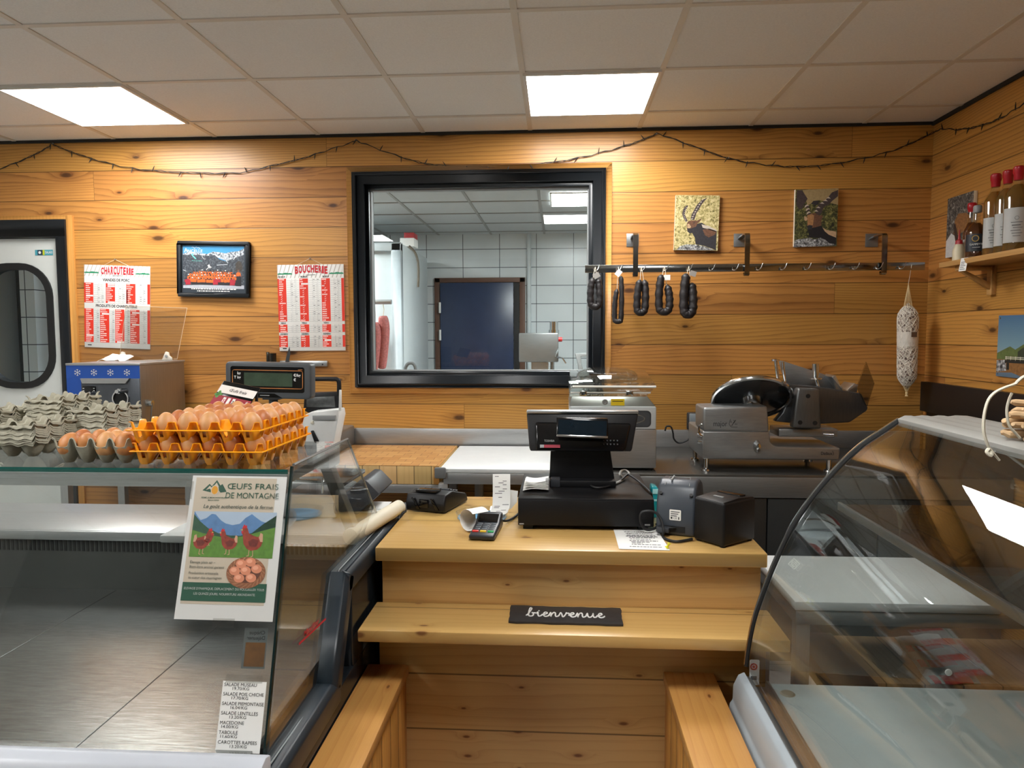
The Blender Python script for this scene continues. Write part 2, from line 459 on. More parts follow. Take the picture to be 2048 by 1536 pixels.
# ceiling: mineral tiles on a grid of white bars
t = NT('ceiling tiles'); v, ox, oy, oz = t.coords()
tid = t.math('ADD', t.math('FLOOR', t.math('DIVIDE', t.math('ADD', ox, 1.956), .6)), t.math('MULTIPLY', t.math('FLOOR', t.math('DIVIDE', t.math('SUBTRACT', oy, 2.587), .6)), 7.7))
c = t.ramp(t.noise(v, 140, 3, .7), (.3, srgb(238, 240, 238)), (.7, srgb(247, 249, 247)))
hs = t.n('ShaderNodeHueSaturation'); t.l(c, hs.inputs['Color']); t.l(t.math('MULTIPLY_ADD', t.white(tid), .05, .97), hs.inputs['Value'])
t.l(hs.outputs[0], t.b.inputs['Base Color']); t.b.inputs['Roughness'].default_value = .9; t.b.inputs['Specular IOR Level'].default_value = .15
t.bump(t.noise(v, 160, 2), .08, .001)
CTILE = t.m
BARM = mat('ceiling grid bars', (222, 218, 208), .55, 0, .02)
struct('ceiling', MB().box(XL - .1, XR + .1, YB - .1, WY, CEIL, CEIL + .08), CTILE, smooth=0)
GX, GY = -1.956, 2.587
mb = MB()
k = -4
while GX + .6 * k < XR: mb.box(GX + .6 * k - .012, GX + .6 * k + .012, YB, WY, CEIL - .004, CEIL + .001); k += 1
for k in range(-9, 3): mb.box(XL, XR, GY + .6 * k - .012, GY + .6 * k + .012, CEIL - .0045, CEIL + .0005)
struct('trim_1', mb, BARM, smooth=0)
struct('trim_2', MB().box(XL, XR, WY - .012, WY, CEIL - .016, CEIL - .001).box(XR - .012, XR, YB, WY, CEIL - .02, CEIL - .001), mat('dark shadow gap', (40, 40, 38), .8), smooth=0)

def panel(x, y, z, mt, label, group='square ceiling lights'):
    r = thing('ceiling_light', label, 'ceiling light', (x, y, z), 0, group)
    fr = MB()
    for a in (-1, 1):
        fr.box(a * .298, a * .284, -.298, .298, -.012, 0); fr.box(-.284, .284, a * .298, a * .284, -.012, 0)
    fr.obj('light_frame', WHITE, r, local=True, smooth=0)
    MB().box(-.284, .284, -.284, .284, -.009, -.001).obj('diffuser', mt, r, local=True, smooth=0)
    return r
for cx, nm in ((-2.256, 'left'), (.144, 'right')):
    for cy in ((3.487, 1.087, -.113) if nm == 'left' else (3.487, 1.087)):  # rearmost left panel is added, unseen, to light the rear of the room
        lb = {('left', 3.487): 'square lit ceiling panel at the left, above the two egg stacks and the door',
              ('right', 3.487): 'square lit ceiling panel in front of the black framed window',
              ('left', 1.087): 'square lit ceiling panel over the left display case, nearer than the frame edge', ('right', 1.087): 'square lit ceiling panel over the right display case, out of frame',
              ('left', -.113): 'added unseen ceiling panel at the far left, for light in the rear of the shop'}[(nm, cy)]
        panel(cx, cy, CEIL - .002, LED, lb)

# ---- window: black frame, pine casing
def ring(mb, x0, x1, z0, z1, w, y0, y1, mt=None):
    """mitred rectangular frame"""
    o = [(x0, z0), (x1, z0), (x1, z1), (x0, z1)]; i = [(x0 + w, z0 + w), (x1 - w, z0 + w), (x1 - w, z1 - w), (x0 + w, z1 - w)]
    for a in range(4):
        b = (a + 1) % 4
        mb.prism([(p[0], y0, p[1]) for p in (o[a], o[b], i[b], i[a])], (0, y1 - y0, 0), mt)
    return mb
mb = ring(MB(), WX0, WX1, WZ0, WZ1, .07, WY - .035, WY + .11); ring(mb, WX0 + .07, WX1 - .07, WZ0 + .07, WZ1 - .07, .022, WY - .012, WY + .1)
ring(mb, WX0 + .012, WX1 - .012, WZ0 + .012, WZ1 - .012, .012, WY - .041, WY - .03)
wf = struct('window_1', mb, BLACK_F, bevel=.003)
ring(MB(), WX0 + .091, WX1 - .091, WZ0 + .091, WZ1 - .091, .008, WY + .02, WY + .06).obj('window_seal', GREY, wf)
MB().box(WX0 + .095, WX1 - .095, WY + .036, WY + .042, WZ0 + .095, WZ1 - .095).obj('window_pane', glassmat('window glass', (.96, .975, .97), .03), wf, smooth=0)
mb = ring(MB(), WX0 - .035, WX1 + .035, WZ0 - .036, WZ1 + .032, .034, WY - .014, WY + .001)
struct('trim_3', mb, W_TRIM, bevel=.002)
# ---- swing door with porthole
mb = MB().box(DX1 - .06, DX1, WY - .03, WY + .11, 0, DZ - .1).box(DX0, DX0 + .06, WY - .03, WY + .11, 0, DZ - .1).box(DX0, DX1, WY - .03, WY + .11, DZ - .1, DZ)
dr = struct('door_1', mb, BLACK_F, bevel=.003)
struct('trim_4', MB().box(DX1, DX1 + .038, WY - .016, WY + .001, 0, DZ + .024).box(DX0 - .038, DX1, WY - .016, WY + .001, DZ, DZ + .024), W_TRIMV, bevel=.002)
def rrect(x0, x1, z0, z1, r, n=8):
    out = []
    for cx, cz, a0 in ((x1 - r, z1 - r, 0), (x0 + r, z1 - r, 90), (x0 + r, z0 + r, 180), (x1 - r, z0 + r, 270)):
        for i in range(n + 1):
            a = math.radians(a0 + 90 * i / n); out.append((cx + r * math.cos(a), cz + r * math.sin(a)))
    return out
def rring(mb, o, i, y0, y1, mt=None):
    """band between two outlines with the same number of points"""
    n = len(o)
    for k in range(n):
        b = (k + 1) % n
        mb.prism([(o[k][0], y0, o[k][1]), (o[b][0], y0, o[b][1]), (i[b][0], y0, i[b][1]), (i[k][0], y0, i[k][1])], (0, y1 - y0, 0), mt)
    return mb
LX0, LX1 = DX0 + .064, DX1 - .064
PX0, PX1, PZ0, PZ1 = -3.42, -3.0, 1.24, 1.93
ho = rrect(PX0, PX1, PZ0, PZ1, .17); box = rrect(LX0, LX1, .02, DZ - .108, .0005)
leaf = MB()
# leaf face around the porthole: two faces (front/back) plus rims
n = len(ho)
for y, flip in ((WY + .0, 0), (WY + .045, 1)):
    pts = [(p[0], y, p[1]) for p in box] + [(p[0], y, p[1]) for p in ho]
    leaf.add(pts, [((k, (k + 1) % n, n + (k + 1) % n, n + k) if not flip else (n + k, n + (k + 1) % n, (k + 1) % n, k)) for k in range(n)])
dl = leaf.obj('door_leaf', mat('white door skin', (214, 218, 214), .35, 0, .02), dr, smooth=0)
rring(MB(), rrect(PX0 - .02, PX1 + .03, PZ0 - .025, PZ1 + .025, .195), rrect(PX0 + .016, PX1 - .008, PZ0 + .012, PZ1 - .012, .16), WY - .012, WY + .05).obj('porthole_gasket', RUBBER, dl, smooth=50, weld=True)
MB().prism([(p[0], WY + .02, p[1]) for p in rrect(PX0 + .01, PX1 - .008, PZ0 + .01, PZ1 - .01, .16)], (0, .005, 0)).obj('porthole_pane', glassmat('porthole glass', (.8, .84, .86), .012), dl, smooth=0)
# maker's sticker on the leaf
m = facing(PY(88, 505, WY - .002)); st = MB(m)
st.rect(-.055, -.016, .055, .016, 0, mat('sticker teal', (74, 160, 176), .5)); st.rect(-.04, -.015, -.008, .015, .0003, mat('sticker navy', (34, 52, 70), .5)); st.rect(-.008, -.015, .004, .015, .0003, mat('sticker lime', (190, 200, 40), .5))
st.disc(-.026, 0, .009, z=.0006, mt=CHALK, n=6); st.text('DALASO', .019, .03, -.006, .0006, CHALK, bold=.01, width=.044)
st.obj('door_sticker', CHALK, dl, smooth=0)

# ---- workroom behind the window
t = NT('white wall tiles'); v, ox, oy, oz = t.coords()
vv = t.comb(t.math('ADD', ox, .245), oz, oy); sp = t.n('ShaderNodeSeparateXYZ'); t.l(vv, sp.inputs[0])
ex = t.math('PINGPONG', sp.outputs[0], .209); ez = t.math('PINGPONG', t.math('SUBTRACT', sp.outputs[2 - 1], .018), .103)
jn = t.math('LESS_THAN', t.math('MINIMUM', ex, ez), .0035)
t.l(t.mix(jn, t.ramp(t.noise(v, 2, 2), (.3, srgb(206, 214, 216)), (.7, srgb(220, 226, 228))), srgb(70, 76, 82)), t.b.inputs['Base Color']); t.b.inputs['Roughness'].default_value = .25
WTILE = t.m
WW = mat('workroom white', (214, 220, 220), .5, 0, .02)
struct('wall_workroom', MB().box(-4.4, 2.1, BY, BY + .1, 0, CEIL + .1), WTILE, smooth=0)
struct('wall_workroom_side', MB().box(-4.4, -4.3, WY + .12, BY, 0, CEIL + .1).box(2.0, 2.1, WY + .12, BY, 0, CEIL + .1), WW, smooth=0)
CTB = mat('workroom ceiling', (190, 194, 194), .9, 0, .03)
struct('ceiling_workroom', MB().box(-4.4, 2.1, WY + .0, BY + .1, CEIL, CEIL + .08), CTB, smooth=0)
mb = MB()
for k in range(-3, 7): mb.box(GX + .6 * k - .012, GX + .6 * k + .012, WY + .12, BY, CEIL - .006, CEIL + .001)
for k in range(3, 10): mb.box(-4.3, 2.0, GY + .6 * k - .012, GY + .6 * k + .012, CEIL - .0065, CEIL + .0005)
struct('trim_5', mb, mat('workroom ceiling bars', (150, 150, 146), .6), smooth=0)
panel(.23, 6.12, CEIL - .004, LEDB, 'lit panel on the workroom ceiling seen through the top right of the window', 'workroom lights')
panel(-2.5, 6.1, CEIL - .004, LEDB, 'lit workroom ceiling panel hidden left of the window', 'workroom lights')
# dark blue sliding door in a brown frame
a = PY(870, 557, BY); b = PY(1050, 557, BY)
d2 = struct('door_2', MB().box(a.x, a.x + .06, BY - .03, BY, 0, a.z).box(b.x - .06, b.x, BY - .03, BY, 0, a.z).box(a.x, b.x, BY - .03, BY, a.z - .05, a.z), mat('brown door frame', (96, 66, 50), .5), bevel=.003)
lf = MB().box(a.x + .065, b.x - .13, BY - .05, BY - .006, .01, a.z - .055).obj('door_leaf', mat('dark blue door', (36, 52, 84), .3, 0, .1), d2, bevel=.003)
MB().box(b.x - .125, b.x - .065, BY - .02, BY - .004, .01, a.z - .055).obj('door_gap', RUBBER, d2)
for z in (1.83, 1.52):
    MB().cyl((a.x + .062, BY - .06, z - .06), (a.x + .062, BY - .06, z + .06), .014).obj('hinge', WHITE, d2)
p = PY(1058, 600, BY - .03)
struct('trim_6', MB().cyl((p.x, BY - .03, 0), (p.x, BY - .03, CEIL), .025), mat('white drain pipe', (196, 204, 206), .4))
# tiled pillar seen through the porthole; dark panel added for the dark room
q = PY(55, 640, 5.2)
struct('trim_7', MB().box(q.x - .05, q.x + .065, 5.2, 5.4, 0, CEIL), WTILE, smooth=0)
solo('dark_room_panel', MB().box(-4.25, q.x + .5, 5.42, 5.9, 0, 2.5).box(-4.2, q.x + .45, 5.4, 5.43, 1.2, 1.24), mat('dark of the room behind', (20, 28, 36), .35), 'tall dark panel added for the dark of the room behind the door porthole', 'cabinet', loc=(q.x, 5.66, 0), bevel=.004)

# cold cabinet with open front, hanging sausages
fx1 = PY(803, 600, 6.65).x; fx0 = fx1 - 1.1; fz = PY(803, 486, 6.65).z
cc = thing('cold_cabinet', 'tall white cold cabinet with sausages hanging in it, seen through the window', 'refrigerator', (fx1 - .55, 7.3, 0))
CW = mat('white lacquered panel', (214, 222, 224), .3, 0, .03)
MB().box(fx0, fx1, 6.7, 8.0, .05, fz).obj('body', CW, cc, bevel=.006)
mb = MB().box(fx1 - .09, fx1, 6.64, 6.7, .05, fz).box(fx0, fx1, 6.64, 6.7, fz - .07, fz); mb.obj('door_frame', mat('white cabinet frame', (190, 200, 204), .35), cc, bevel=.006)
MB().box(fx0, fx1, 6.68, 8.02, 0, .05).obj('plinth', CHAR, cc)
p = PY(745, 604, 6.42); p2 = PY(783, 602, 6.42)
MB().cyl((p.x - .35, 6.42, p.z), (p2.x, 6.42, p.z), .022).box(p.x - .3, p.x - .26, 6.42, 6.7, p.z - .02, p.z + .02).obj('hanging_rod', STEEL, cc)
SAUS = mat('mottled pink sausage', (170, 96, 92), .6, 0, .35, 60, bump=.3)
for i, (px, py0, py1) in enumerate(((766, 632, 738), (752, 645, 744))):
    top = PY(px, py0, 6.42); bot = PY(px - 3, py1, 6.42); h = top.z - bot.z
    s_ = thing('hanging_sausage', ['pink sausage hanging from the rod in the cold cabinet, right one', 'pink sausage hanging lower in the cold cabinet, left one'][i], 'sausage', (top.x, 6.42 - .06 * i, top.z), 0, 'sausages in the cold cabinet')
    P = [(0, 0, .0), (.002, 0, -.03), (.008, 0, -h * .25), (-.004, 0, -h * .6), (-.016, 0, -h * .93), (-.018, 0, -h)]
    MB().tube(spline(P, 4), [max(.006, .052 * math.sin(PI * min(1, .1 + .88 * i2 / 20)) ** .45) for i2 in range(21)], 12).obj('body', SAUS, s_, local=True)
    MB().tube([(0, 0, -.01), (.01, .0, .06), (0, .0, p.z - top.z)], .004, 6).obj('string', PAPER_W, s_, local=True)
# carton and strap on the cabinet
a = PY(800, 500, 6.9); b = PY(838, 466, 6.9)
bx = thing('carton', 'white and red carton lying on top of the cold cabinet', 'box', ((a.x + b.x) / 2, 7.0, fz))
MB().box(a.x, b.x - .05, 6.9, 7.1, fz, fz + .08).obj('lower_half', PAPER, bx, bevel=.003)
MB().box(a.x + .04, b.x - .05, 6.9, 7.08, fz + .08, fz + .13).obj('lid', mat('carton red', (168, 40, 46), .6), bx, bevel=.003)
st = [PY(*q, 6.62) for q in ((818, 492), (830, 505), (836, 525), (837, 550), (836, 574))]
solo('leather_strap', MB().tube(spline(st, 5), .012, 6), mat('brown strap', (96, 88, 74), .6), 'brown strap dangling down the side of the cold cabinet', 'strap', loc=st[0])

# mincer in the workroom
mw = thing('meat_grinder', 'upright steel meat machine with red knob beyond the window', 'meat grinder', (PY(1075, 700, 7.0).x, 7.0, 0))
a = PY(1038, 666, 7.0); b = PY(1117, 724, 7.0)
MB().box(a.x, b.x, 6.95, 7.4, b.z, a.z).obj('housing', STEEL_D, mw, bevel=.012)
MB().box(a.x + .12, b.x - .1, 7.0, 7.35, .9, b.z).cyl((b.x - .06, 7.05, .9), (b.x - .06, 7.05, b.z), .02).obj('stand', STEEL, mw)
p = PY(1108, 664, 7.05); MB().cyl((p.x, 7.05, p.z - .02), (p.x, 7.05, p.z + .02), .05).cyl((p.x, 7.05, p.z), (p.x, 7.05, p.z + .1), .04).obj('pusher', CHROME, mw)
p = PY(1122, 679, 6.95); MB().cyl((p.x - .03, 7.0, p.z), (p.x + .012, 7.0, p.z), .022).obj('stop_button', mat('red knob', (200, 40, 40), .4), mw)
p = PY(1117, 696, 6.95); MB().tube([(p.x, 6.94, p.z), (p.x - .02, 6.9, p.z - .05), (p.x - .03, 6.9, p.z - .08)], .008).obj('handle', CHROME, mw)
p = PY(1119, 714, 6.95); MB().tube([(p.x - .02, 6.94, p.z), (p.x + .03, 6.9, p.z - .01), (p.x + .06, 6.9, p.z - .06)], .008).obj('handle', CHROME, mw)
wt = thing('work_table', 'steel work table under the meat machine, beyond the window', 'table', (0.1, 7.1, 0))
MB().box(-.6, 1.2, 6.7, 7.6, .86, .9).obj('tabletop', STEEL, wt, bevel=.004)
for x in (-.56, 1.16):
    for y in (6.74, 7.56): MB().box(x - .02, x + .02, y - .02, y + .02, 0, .86).obj('leg', STEEL, wt)
a = PY(1148, 706, 6.8); sc_ = MB()
P = [PY(*q, 6.8) for q in ((1150, 707), (1175, 706), (1175, 713), (1162, 713), (1163, 726), (1168, 746), (1158, 748), (1156, 728))]
solo('kitchen_scoop', sc_.prism([tuple(q) for q in P], (0, .12, 0)), GREY, 'grey curved plastic stand at the lower right corner of the window', 'stand', loc=(a.x, 6.85, .9), bevel=.006)
p = PY(820, 735, 6.2); hd = [PY(*q, 6.2) for q in ((811, 748), (811, 736), (817, 727), (826, 727), (831, 735), (831, 748))]
hb = thing('cart', 'grey cart whose curved handle shows at the lower left of the window', 'cart', (p.x, 6.4, 0))
MB().tube(spline([tuple(q) for q in hd], 5), .016, 8).obj('push_handle', mat('cart handle grey', (120, 126, 130), .4), hb)
MB().box(hd[0].x - .1, hd[-1].x + .5, 6.18, 6.8, .7, 1.13).box(hd[0].x - .08, hd[-1].x + .48, 6.2, 6.78, .0, .7).obj('cart_body', WHITE, hb, bevel=.01)

# ---- string of fairy lights, tacked along the top of both walls
ya = WY - .012
pl = [PY(*q, ya) for q in ((-60, 352), (0, 337), (50, 318), (90, 298), (105, 287))]
pl += [PY(*q, ya) for q in ((112, 292), (170, 313), (240, 332), (305, 341), (400, 346), (480, 345), (540, 332), (600, 318), (650, 302), (705, 284), (712, 280))]
pl += [PY(*q, ya) for q in ((722, 285), (790, 310), (850, 327), (920, 333), (990, 335), (1060, 330), (1140, 319), (1210, 303), (1270, 285), (1308, 270))]
pl += [PY(*q, ya) for q in ((1318, 268), (1380, 290), (1455, 316), (1520, 328), (1580, 333), (1650, 330), (1730, 316), (1800, 296), (1865, 266))]
pl += [PX(*q, XR - .012) for q in ((1885, 258), (1920, 259), (1965, 250), (2005, 234), (2048, 207), (2090, 180))]
gl = thing('string_lights', 'dark string of tiny fairy lights swagged along the top of the plank walls', 'string lights', tuple(pl[20]))
sp = spline([tuple(q) for q in pl], 5)
tw = [Vector(q) + Vector((0, 0, .004 * math.sin(i * 2.1))) for i, q in enumerate(sp)]
GW = mat('dark green wire', (34, 30, 24), .6)
MB().tube(tw, .0021, 5).tube([q + Vector((0, 0, .005 * math.cos(i * 1.7))) for i, q in enumerate(sp)], .0018, 5).obj('wire', GW, gl)
acc = 0.; rb = random.Random(3)
bulb = None
for a_, b_ in zip(sp, sp[1:]):
    acc += (b_ - a_).length
    if acc > .11:
        acc = 0
        if bulb is None:
            bulb = MB().cyl((0, 0, .004), (0, 0, -.018), .0028, .0028, 6).cyl((0, 0, -.018), (0, 0, -.03), .0024, .001, 6).obj('bulb', GW, gl, local=True)
            o = bulb
        else:
            o = bulb.copy(); COL.objects.link(o)
        o.location = b_ - gl.location; o.rotation_euler = (rb.uniform(-.3, .3), PI * (rb.random() < .35) + rb.uniform(-.7, .7), 0)
for q in ((107, 288), (712, 281), (1313, 268), (1457, 316)):
    p = PY(*q, WY - .006); MB().lathe([(.0, .0), (.006, .002), (.006, .006), (0, .008)], 8, m=frame(p, (1, 0, 0), (0, 0, 1))).obj('tack', CHROME, gl)
# ================================================================== WOODEN TILL COUNTER AND RAILS
CT = .93                                                            # counter top height
ct = thing('till_counter', 'pale pine till counter with a lower ledge across its front', 'counter', (.03, 2.28, 0))
mb = MB(); mb.prism([(-.515, 1.962, CT), (.572, 1.962, CT), (.572, 2.0, CT), (.572, 2.61, CT), (-.515, 2.61, CT)], (0, 0, -.04))
mb.obj('countertop', W_TOP, ct, bevel=.004)
MB().box(-.505, .565, 2.0, 2.03, .756, CT - .04).obj('upper_panel', W_FRONT, ct, bevel=.002)
MB().box(-.522, .585, 1.797, 2.0, .727, .759).obj('ledge', W_TOP, ct, bevel=.004)
MB().box(-.5, .565, 1.935, 1.965, 0, .727).obj('base_panel', W_FRONT, ct, bevel=.002)
for a in (-.5, .53): MB().box(a, a + .03, 2.03, 2.58, 0, CT - .04).obj('side_panel', W_FRONT, ct, bevel=.002)
MB().box(-.47, .53, 2.2, 2.55, .5, .52).obj('inner_shelf', W_SHELF, ct)
for x0, x1, sd in ((-.532, -.417, 1), (.29, .425, -1)):
    lb = 'waist low pine capped rail beside the left glass case, standing under the counter ledge' if sd > 0 else 'waist low pine capped rail beside the curved glass case on the right'
    rl = thing('bumper_rail', lb, 'rail', ((x0 + x1) / 2, 1.2, 0), 0, None)
    MB().box(x0, x1, .55, 1.934, .575, .605).obj('cap_board', W_CAP, rl, bevel=.003)
    mb = MB()
    for k in range(15):
        y = .57 + k * .091
        mb.box(x0 + .006, x1 - .008, y, y + .0895, 0, .575)
    mb.obj('cladding', W_SIDE, rl, bevel=.0015)
# slate sign with handwriting
sl = thing('slate_sign', 'small black slate plaque lettered bienvenue in white script on the ledge', 'sign', (.02, 1.917, .759))
rs = random.Random(5); P = []
A, B, Cc, D = (-.132, 1.975), (.176, 1.972), (.172, 1.86), (-.13, 1.863)
for (p, q) in ((A, B), (B, Cc), (Cc, D), (D, A)):
    n_ = 14 if p in (A, Cc) else 6
    for k in range(n_):
        s_ = k / n_; P.append((p[0] + (q[0] - p[0]) * s_ + rs.uniform(-.0015, .0015), p[1] + (q[1] - p[1]) * s_ + rs.uniform(-.002, .002), .7595))
MB().prism(P, (0, 0, .007)).obj('slate', SLATE, sl, bevel=.0012)
def stroke_text(px_pts, z, r):
    return [tuple(PZ(x, y, z)) for x, y in px_pts]
# script lettering drawn as one continuous hand (letter space: x right, y up)
HAND = {'b': [(0, .1), (.12, .3), (.3, 1.0), (.36, 1.35), (.27, 1.42), (.2, 1.2), (.17, .4), (.22, .05), (.4, .0), (.52, .25), (.46, .55), (.4, .62), (.5, .55), (.72, .56)],
        'i': [(0, .45), (.12, .72), (.14, .3), (.22, .02), (.36, .12), (.44, .3)],
        'e': [(0, .28), (.2, .36), (.36, .56), (.28, .72), (.14, .6), (.1, .25), (.24, .0), (.42, .08), (.52, .26)],
        'n': [(0, .3), (.1, .68), (.13, .35), (.12, .02), (.18, .4), (.32, .7), (.44, .6), (.44, .25), (.5, .02), (.64, .12), (.72, .3)],
        'v': [(0, .3), (.1, .68), (.18, .5), (.24, .05), (.32, .05), (.46, .45), (.5, .7), (.56, .62), (.7, .6)],
        'u': [(0, .3), (.1, .68), (.12, .3), (.2, .03), (.34, .08), (.46, .4), (.5, .68), (.5, .3), (.56, .03), (.7, .1), (.78, .3)]}
pts = []; x = 0
for ch in 'bienvenue':
    g = HAND[ch]; pts += [(x + a, b) for a, b in g]; x += g[-1][0] - .02
sc_ = .212 / x; mm = frame((-.086, 1.897, .7668), (1, -.006, 0), (0, 1, 0))
q = spline([mm @ Vector((a * sc_, b * sc_ * 1.05, .0003)) for a, b in pts], 4)
mb = MB().tube(q, .0021, 6)
ii = mm @ Vector(((HAND['b'][-1][0] + .16) * sc_, 1.0 * sc_, .0003)); mb.lathe([(0, .002), (.0024, .001), (.0024, -.001), (0, -.002)], 8, loc=ii)
mb.obj('lettering', CHALK, sl)

# ================================================================== LEFT DISPLAY CASE
GT = 1.245; GX1 = -.565
dc = thing('display_case', 'long glass fronted serve-over counter with steel deck on the left', 'display case', (-1.6, 1.8, 0))
LXx = -2.7
MB().box(LXx, GX1 - .006, 1.472, 1.865, GT - .01, GT).obj('top_glass', GLASS, dc, smooth=0)
MB().box(LXx, GX1 - .006, 1.4705, 1.4725, GT - .01, GT).obj('top_glass_edge', GEDGE, dc, smooth=0)
F0 = Vector((0, 1.472, 1.252)); F1 = Vector((0, 1.288, .702)); fd = (F1 - F0).normalized(); fn = Vector((0, -fd.z, fd.y)) * -1
if fn.y > 0: fn = -fn
def fg(x, s, o=0.):                                                 # point on the slanted front glass, s metres below its top
    p = F0 + fd * s + fn * o; return (x, p.y, p.z)
GL = (F1 - F0).length
MB().prism([fg(LXx, .012), fg(GX1, .012), fg(GX1, GL - .034), fg(LXx, GL - .034)], fn * -.008).obj('front_glass', GLASS, dc, smooth=0)
MB().prism([fg(GX1, 0, .001), fg(GX1 + .004, 0, .001), fg(GX1 + .004, GL, .001), fg(GX1, GL, .001)], fn * -.01).obj('front_glass_edge', GEDGE_D, dc, smooth=0)
# end pane and its frame
EX = -.556
E_ = [(1.474, 1.254), (1.865, 1.252), (2.21, .925), (1.77, .925), (1.64, .69), (1.292, .70)]
MB().prism([(EX, a, b) for a, b in E_], (-.006, 0, 0)).obj('end_glass', GLASS, dc, smooth=0)
MB().tube([(EX - .003, 1.474, 1.2545), (EX - .003, 1.865, 1.2525), (EX - .003, 2.21, .926)], .0032, 6).obj('end_glass_rim', STEEL_D, dc)
def rail(mb, a, b, w=.05, h=.05, x=-.55, ch=.012):
    """bevelled aluminium bar between (y,z) points, hanging below the line a-b"""
    a = Vector((x, *a)); b = Vector((x, *b)); d = (b - a).normalized(); n = Vector((0, d.z, -d.y))
    if n.z > 0 and abs(n.z) > .3: n = -n
    if abs(n.z) <= .3 and n.y < 0: n = -n
    o = [a + Vector((-w / 2, 0, 0)), a + Vector((w / 2 - ch, 0, 0)), a + Vector((w / 2, 0, 0)) + n * ch, a + Vector((w / 2, 0, 0)) + n * h, a + Vector((-w / 2, 0, 0)) + n * h]
    return mb.prism([tuple(p) for p in o], b - a)
mb = MB(); rail(mb, (1.745, .932), (2.5, .932), .05, .055); rail(mb, (1.745, .932), (1.62, .69), .05, .05); rail(mb, (1.66, .70), (1.2, .70), .05, .06)
mb.obj('end_frame', SLATEBLUE, dc, bevel=.004)
MB().tube([(-.553, 1.30, .703), (-.553, 1.625, .695), (-.553, 1.75, .935), (-.553, 2.3, .935)], .0016, 5).obj('frame_seam', mat('pale sealant', (150, 156, 158), .5), dc)
MB().box(-.572, -.535, 1.2, 2.5, 0, .66).box(-.572, -.535, 1.8, 2.5, .66, .885).obj('end_panel', mat('dark glossy side panel', (26, 30, 34), .2), dc, bevel=.003)
# top rail, strut and shelf bracket
MB().box(LXx, GX1 - .01, 1.478, 1.5, GT - .042, GT - .011).obj('front_rail', steel('rail steel', (205, 207, 206), .4, metal=.45), dc, bevel=.003)
MB().box(GX1 - .04, GX1 - .012, 1.5, 1.85, GT - .036, GT - .011).obj('side_rail', STEEL_D, dc, bevel=.003)
MB().prism([(GX1 - .045, 1.765, 1.212), (GX1 - .045, 1.805, 1.212), (GX1 - .045, 2.075, .935), (GX1 - .045, 2.035, .925)], (.03, 0, 0)).obj('strut', STEEL_D, dc, bevel=.003)
MB().box(GX1 - .05, GX1 - .01, 1.76, 1.85, 1.19, 1.235).obj('strut_clamp', STEEL, dc, bevel=.004)
# deck, back wall with slots, worktop
mb = MB(); xs = [LXx, -2.3, -1.84, -1.385, -.935, GX1 - .02]
for a, b in zip(xs, xs[1:]): mb.box(a + .0012, b - .0012, 1.285, 2.13, .72, .73)
mb.obj('deck', STEEL_W, dc, bevel=.0008, seg=1)
MB().box(LXx, GX1 - .02, 1.28, 2.13, .66, .722).obj('deck_base', RUBBER, dc)
MB().box(LXx, GX1 - .02, 2.13, 2.16, .72, .9).obj('back_panel', mat('grey coated panel', (72, 74, 72), .45, .2), dc)
mb = MB(); k = 0
while -.6 - k * .0146 > -2.4: x = -.6 - k * .0146; mb.box(x - .004, x + .004, 2.1285, 2.132, .852, .886); k += 1
mb.obj('vent_slots', RUBBER, dc, smooth=0)
MB().box(LXx, GX1 - .02, 2.125, 2.47, .9, .92).box(LXx, GX1 - .02, 2.118, 2.13, .888, .918).obj('worktop', STEEL, dc, bevel=.005)
MB().box(LXx, GX1 - .02, 2.16, 2.45, 0, .9).box(LXx, GX1 - .02, 1.3, 2.16, 0, .66).obj('body', SLATEBLUE, dc)
mb = MB(); P = [(1.286, .731), (1.264, .738), (1.24, .73), (1.222, .706), (1.216, .665), (1.286, .655)]
mb.prism([(LXx, a, b) for a, b in P], (GX1 + .02 - LXx, 0, 0)); mb.obj('front_bumper', mat('pale grey bumper', (184, 188, 196), .35, 0, .02), dc, bevel=.004)
MB().box(LXx, GX1, 1.23, 1.3, .04, .655).obj('front_panel', W_FRONT, dc)

# white board on the worktop of the case
p = PZ(318, 1074, .94)
solo('cutting_board', MB().box(p.x, -.93, p.y, p.y + .34, .9215, .945), PE, 'white plastic board sticking out over the vents inside the left case', 'cutting board', loc=(-1.0, 2.2, .9215), bevel=.006)

# ---- egg poster in its clear sleeve, taped to the front glass
def on_front(px, py, o=.0):                                         # where a line of sight meets the front glass
    d = ray(px, py); k = (F0 - EYE).dot(fn) / d.dot(fn); return EYE + d * k + fn * o
def front_frame(tl, tr, bl, o):
    a, b, c = on_front(*tl, o), on_front(*tr, o), on_front(*bl, o)
    return frame(a, b - a, a - c), (b - a).length, (a - c).length
ps = thing('egg_poster', 'egg farm poster with red hens in a clear sleeve on the left case glass', 'poster', tuple(on_front(465, 1095)))
m, pw, ph = front_frame((387, 951), (575, 954), (354, 1238), .0015)
MB(m).rect(0, 0, pw, -ph, 0).obj('paper', PAPER, ps, smooth=0)
MB(m).box(-.003, pw + .003, -ph - .004, .001, .0006, .0012).obj('sleeve', glassmat('poster sleeve', (.97, .97, .97), .02, .25), ps, smooth=0)
U = pw / 190.; V = ph / 288.                                        # drawing units: 190 x 288, y down
Pn = MB(m @ Matrix.Diagonal((U, -V, 1, 1)) @ Matrix.Translation((0, 0, .0003)))
BEIGE = mat('poster beige', (214, 200, 178), .6, 0, .02)
Pn.rect(8, 4, 170, 258, 0, BEIGE)
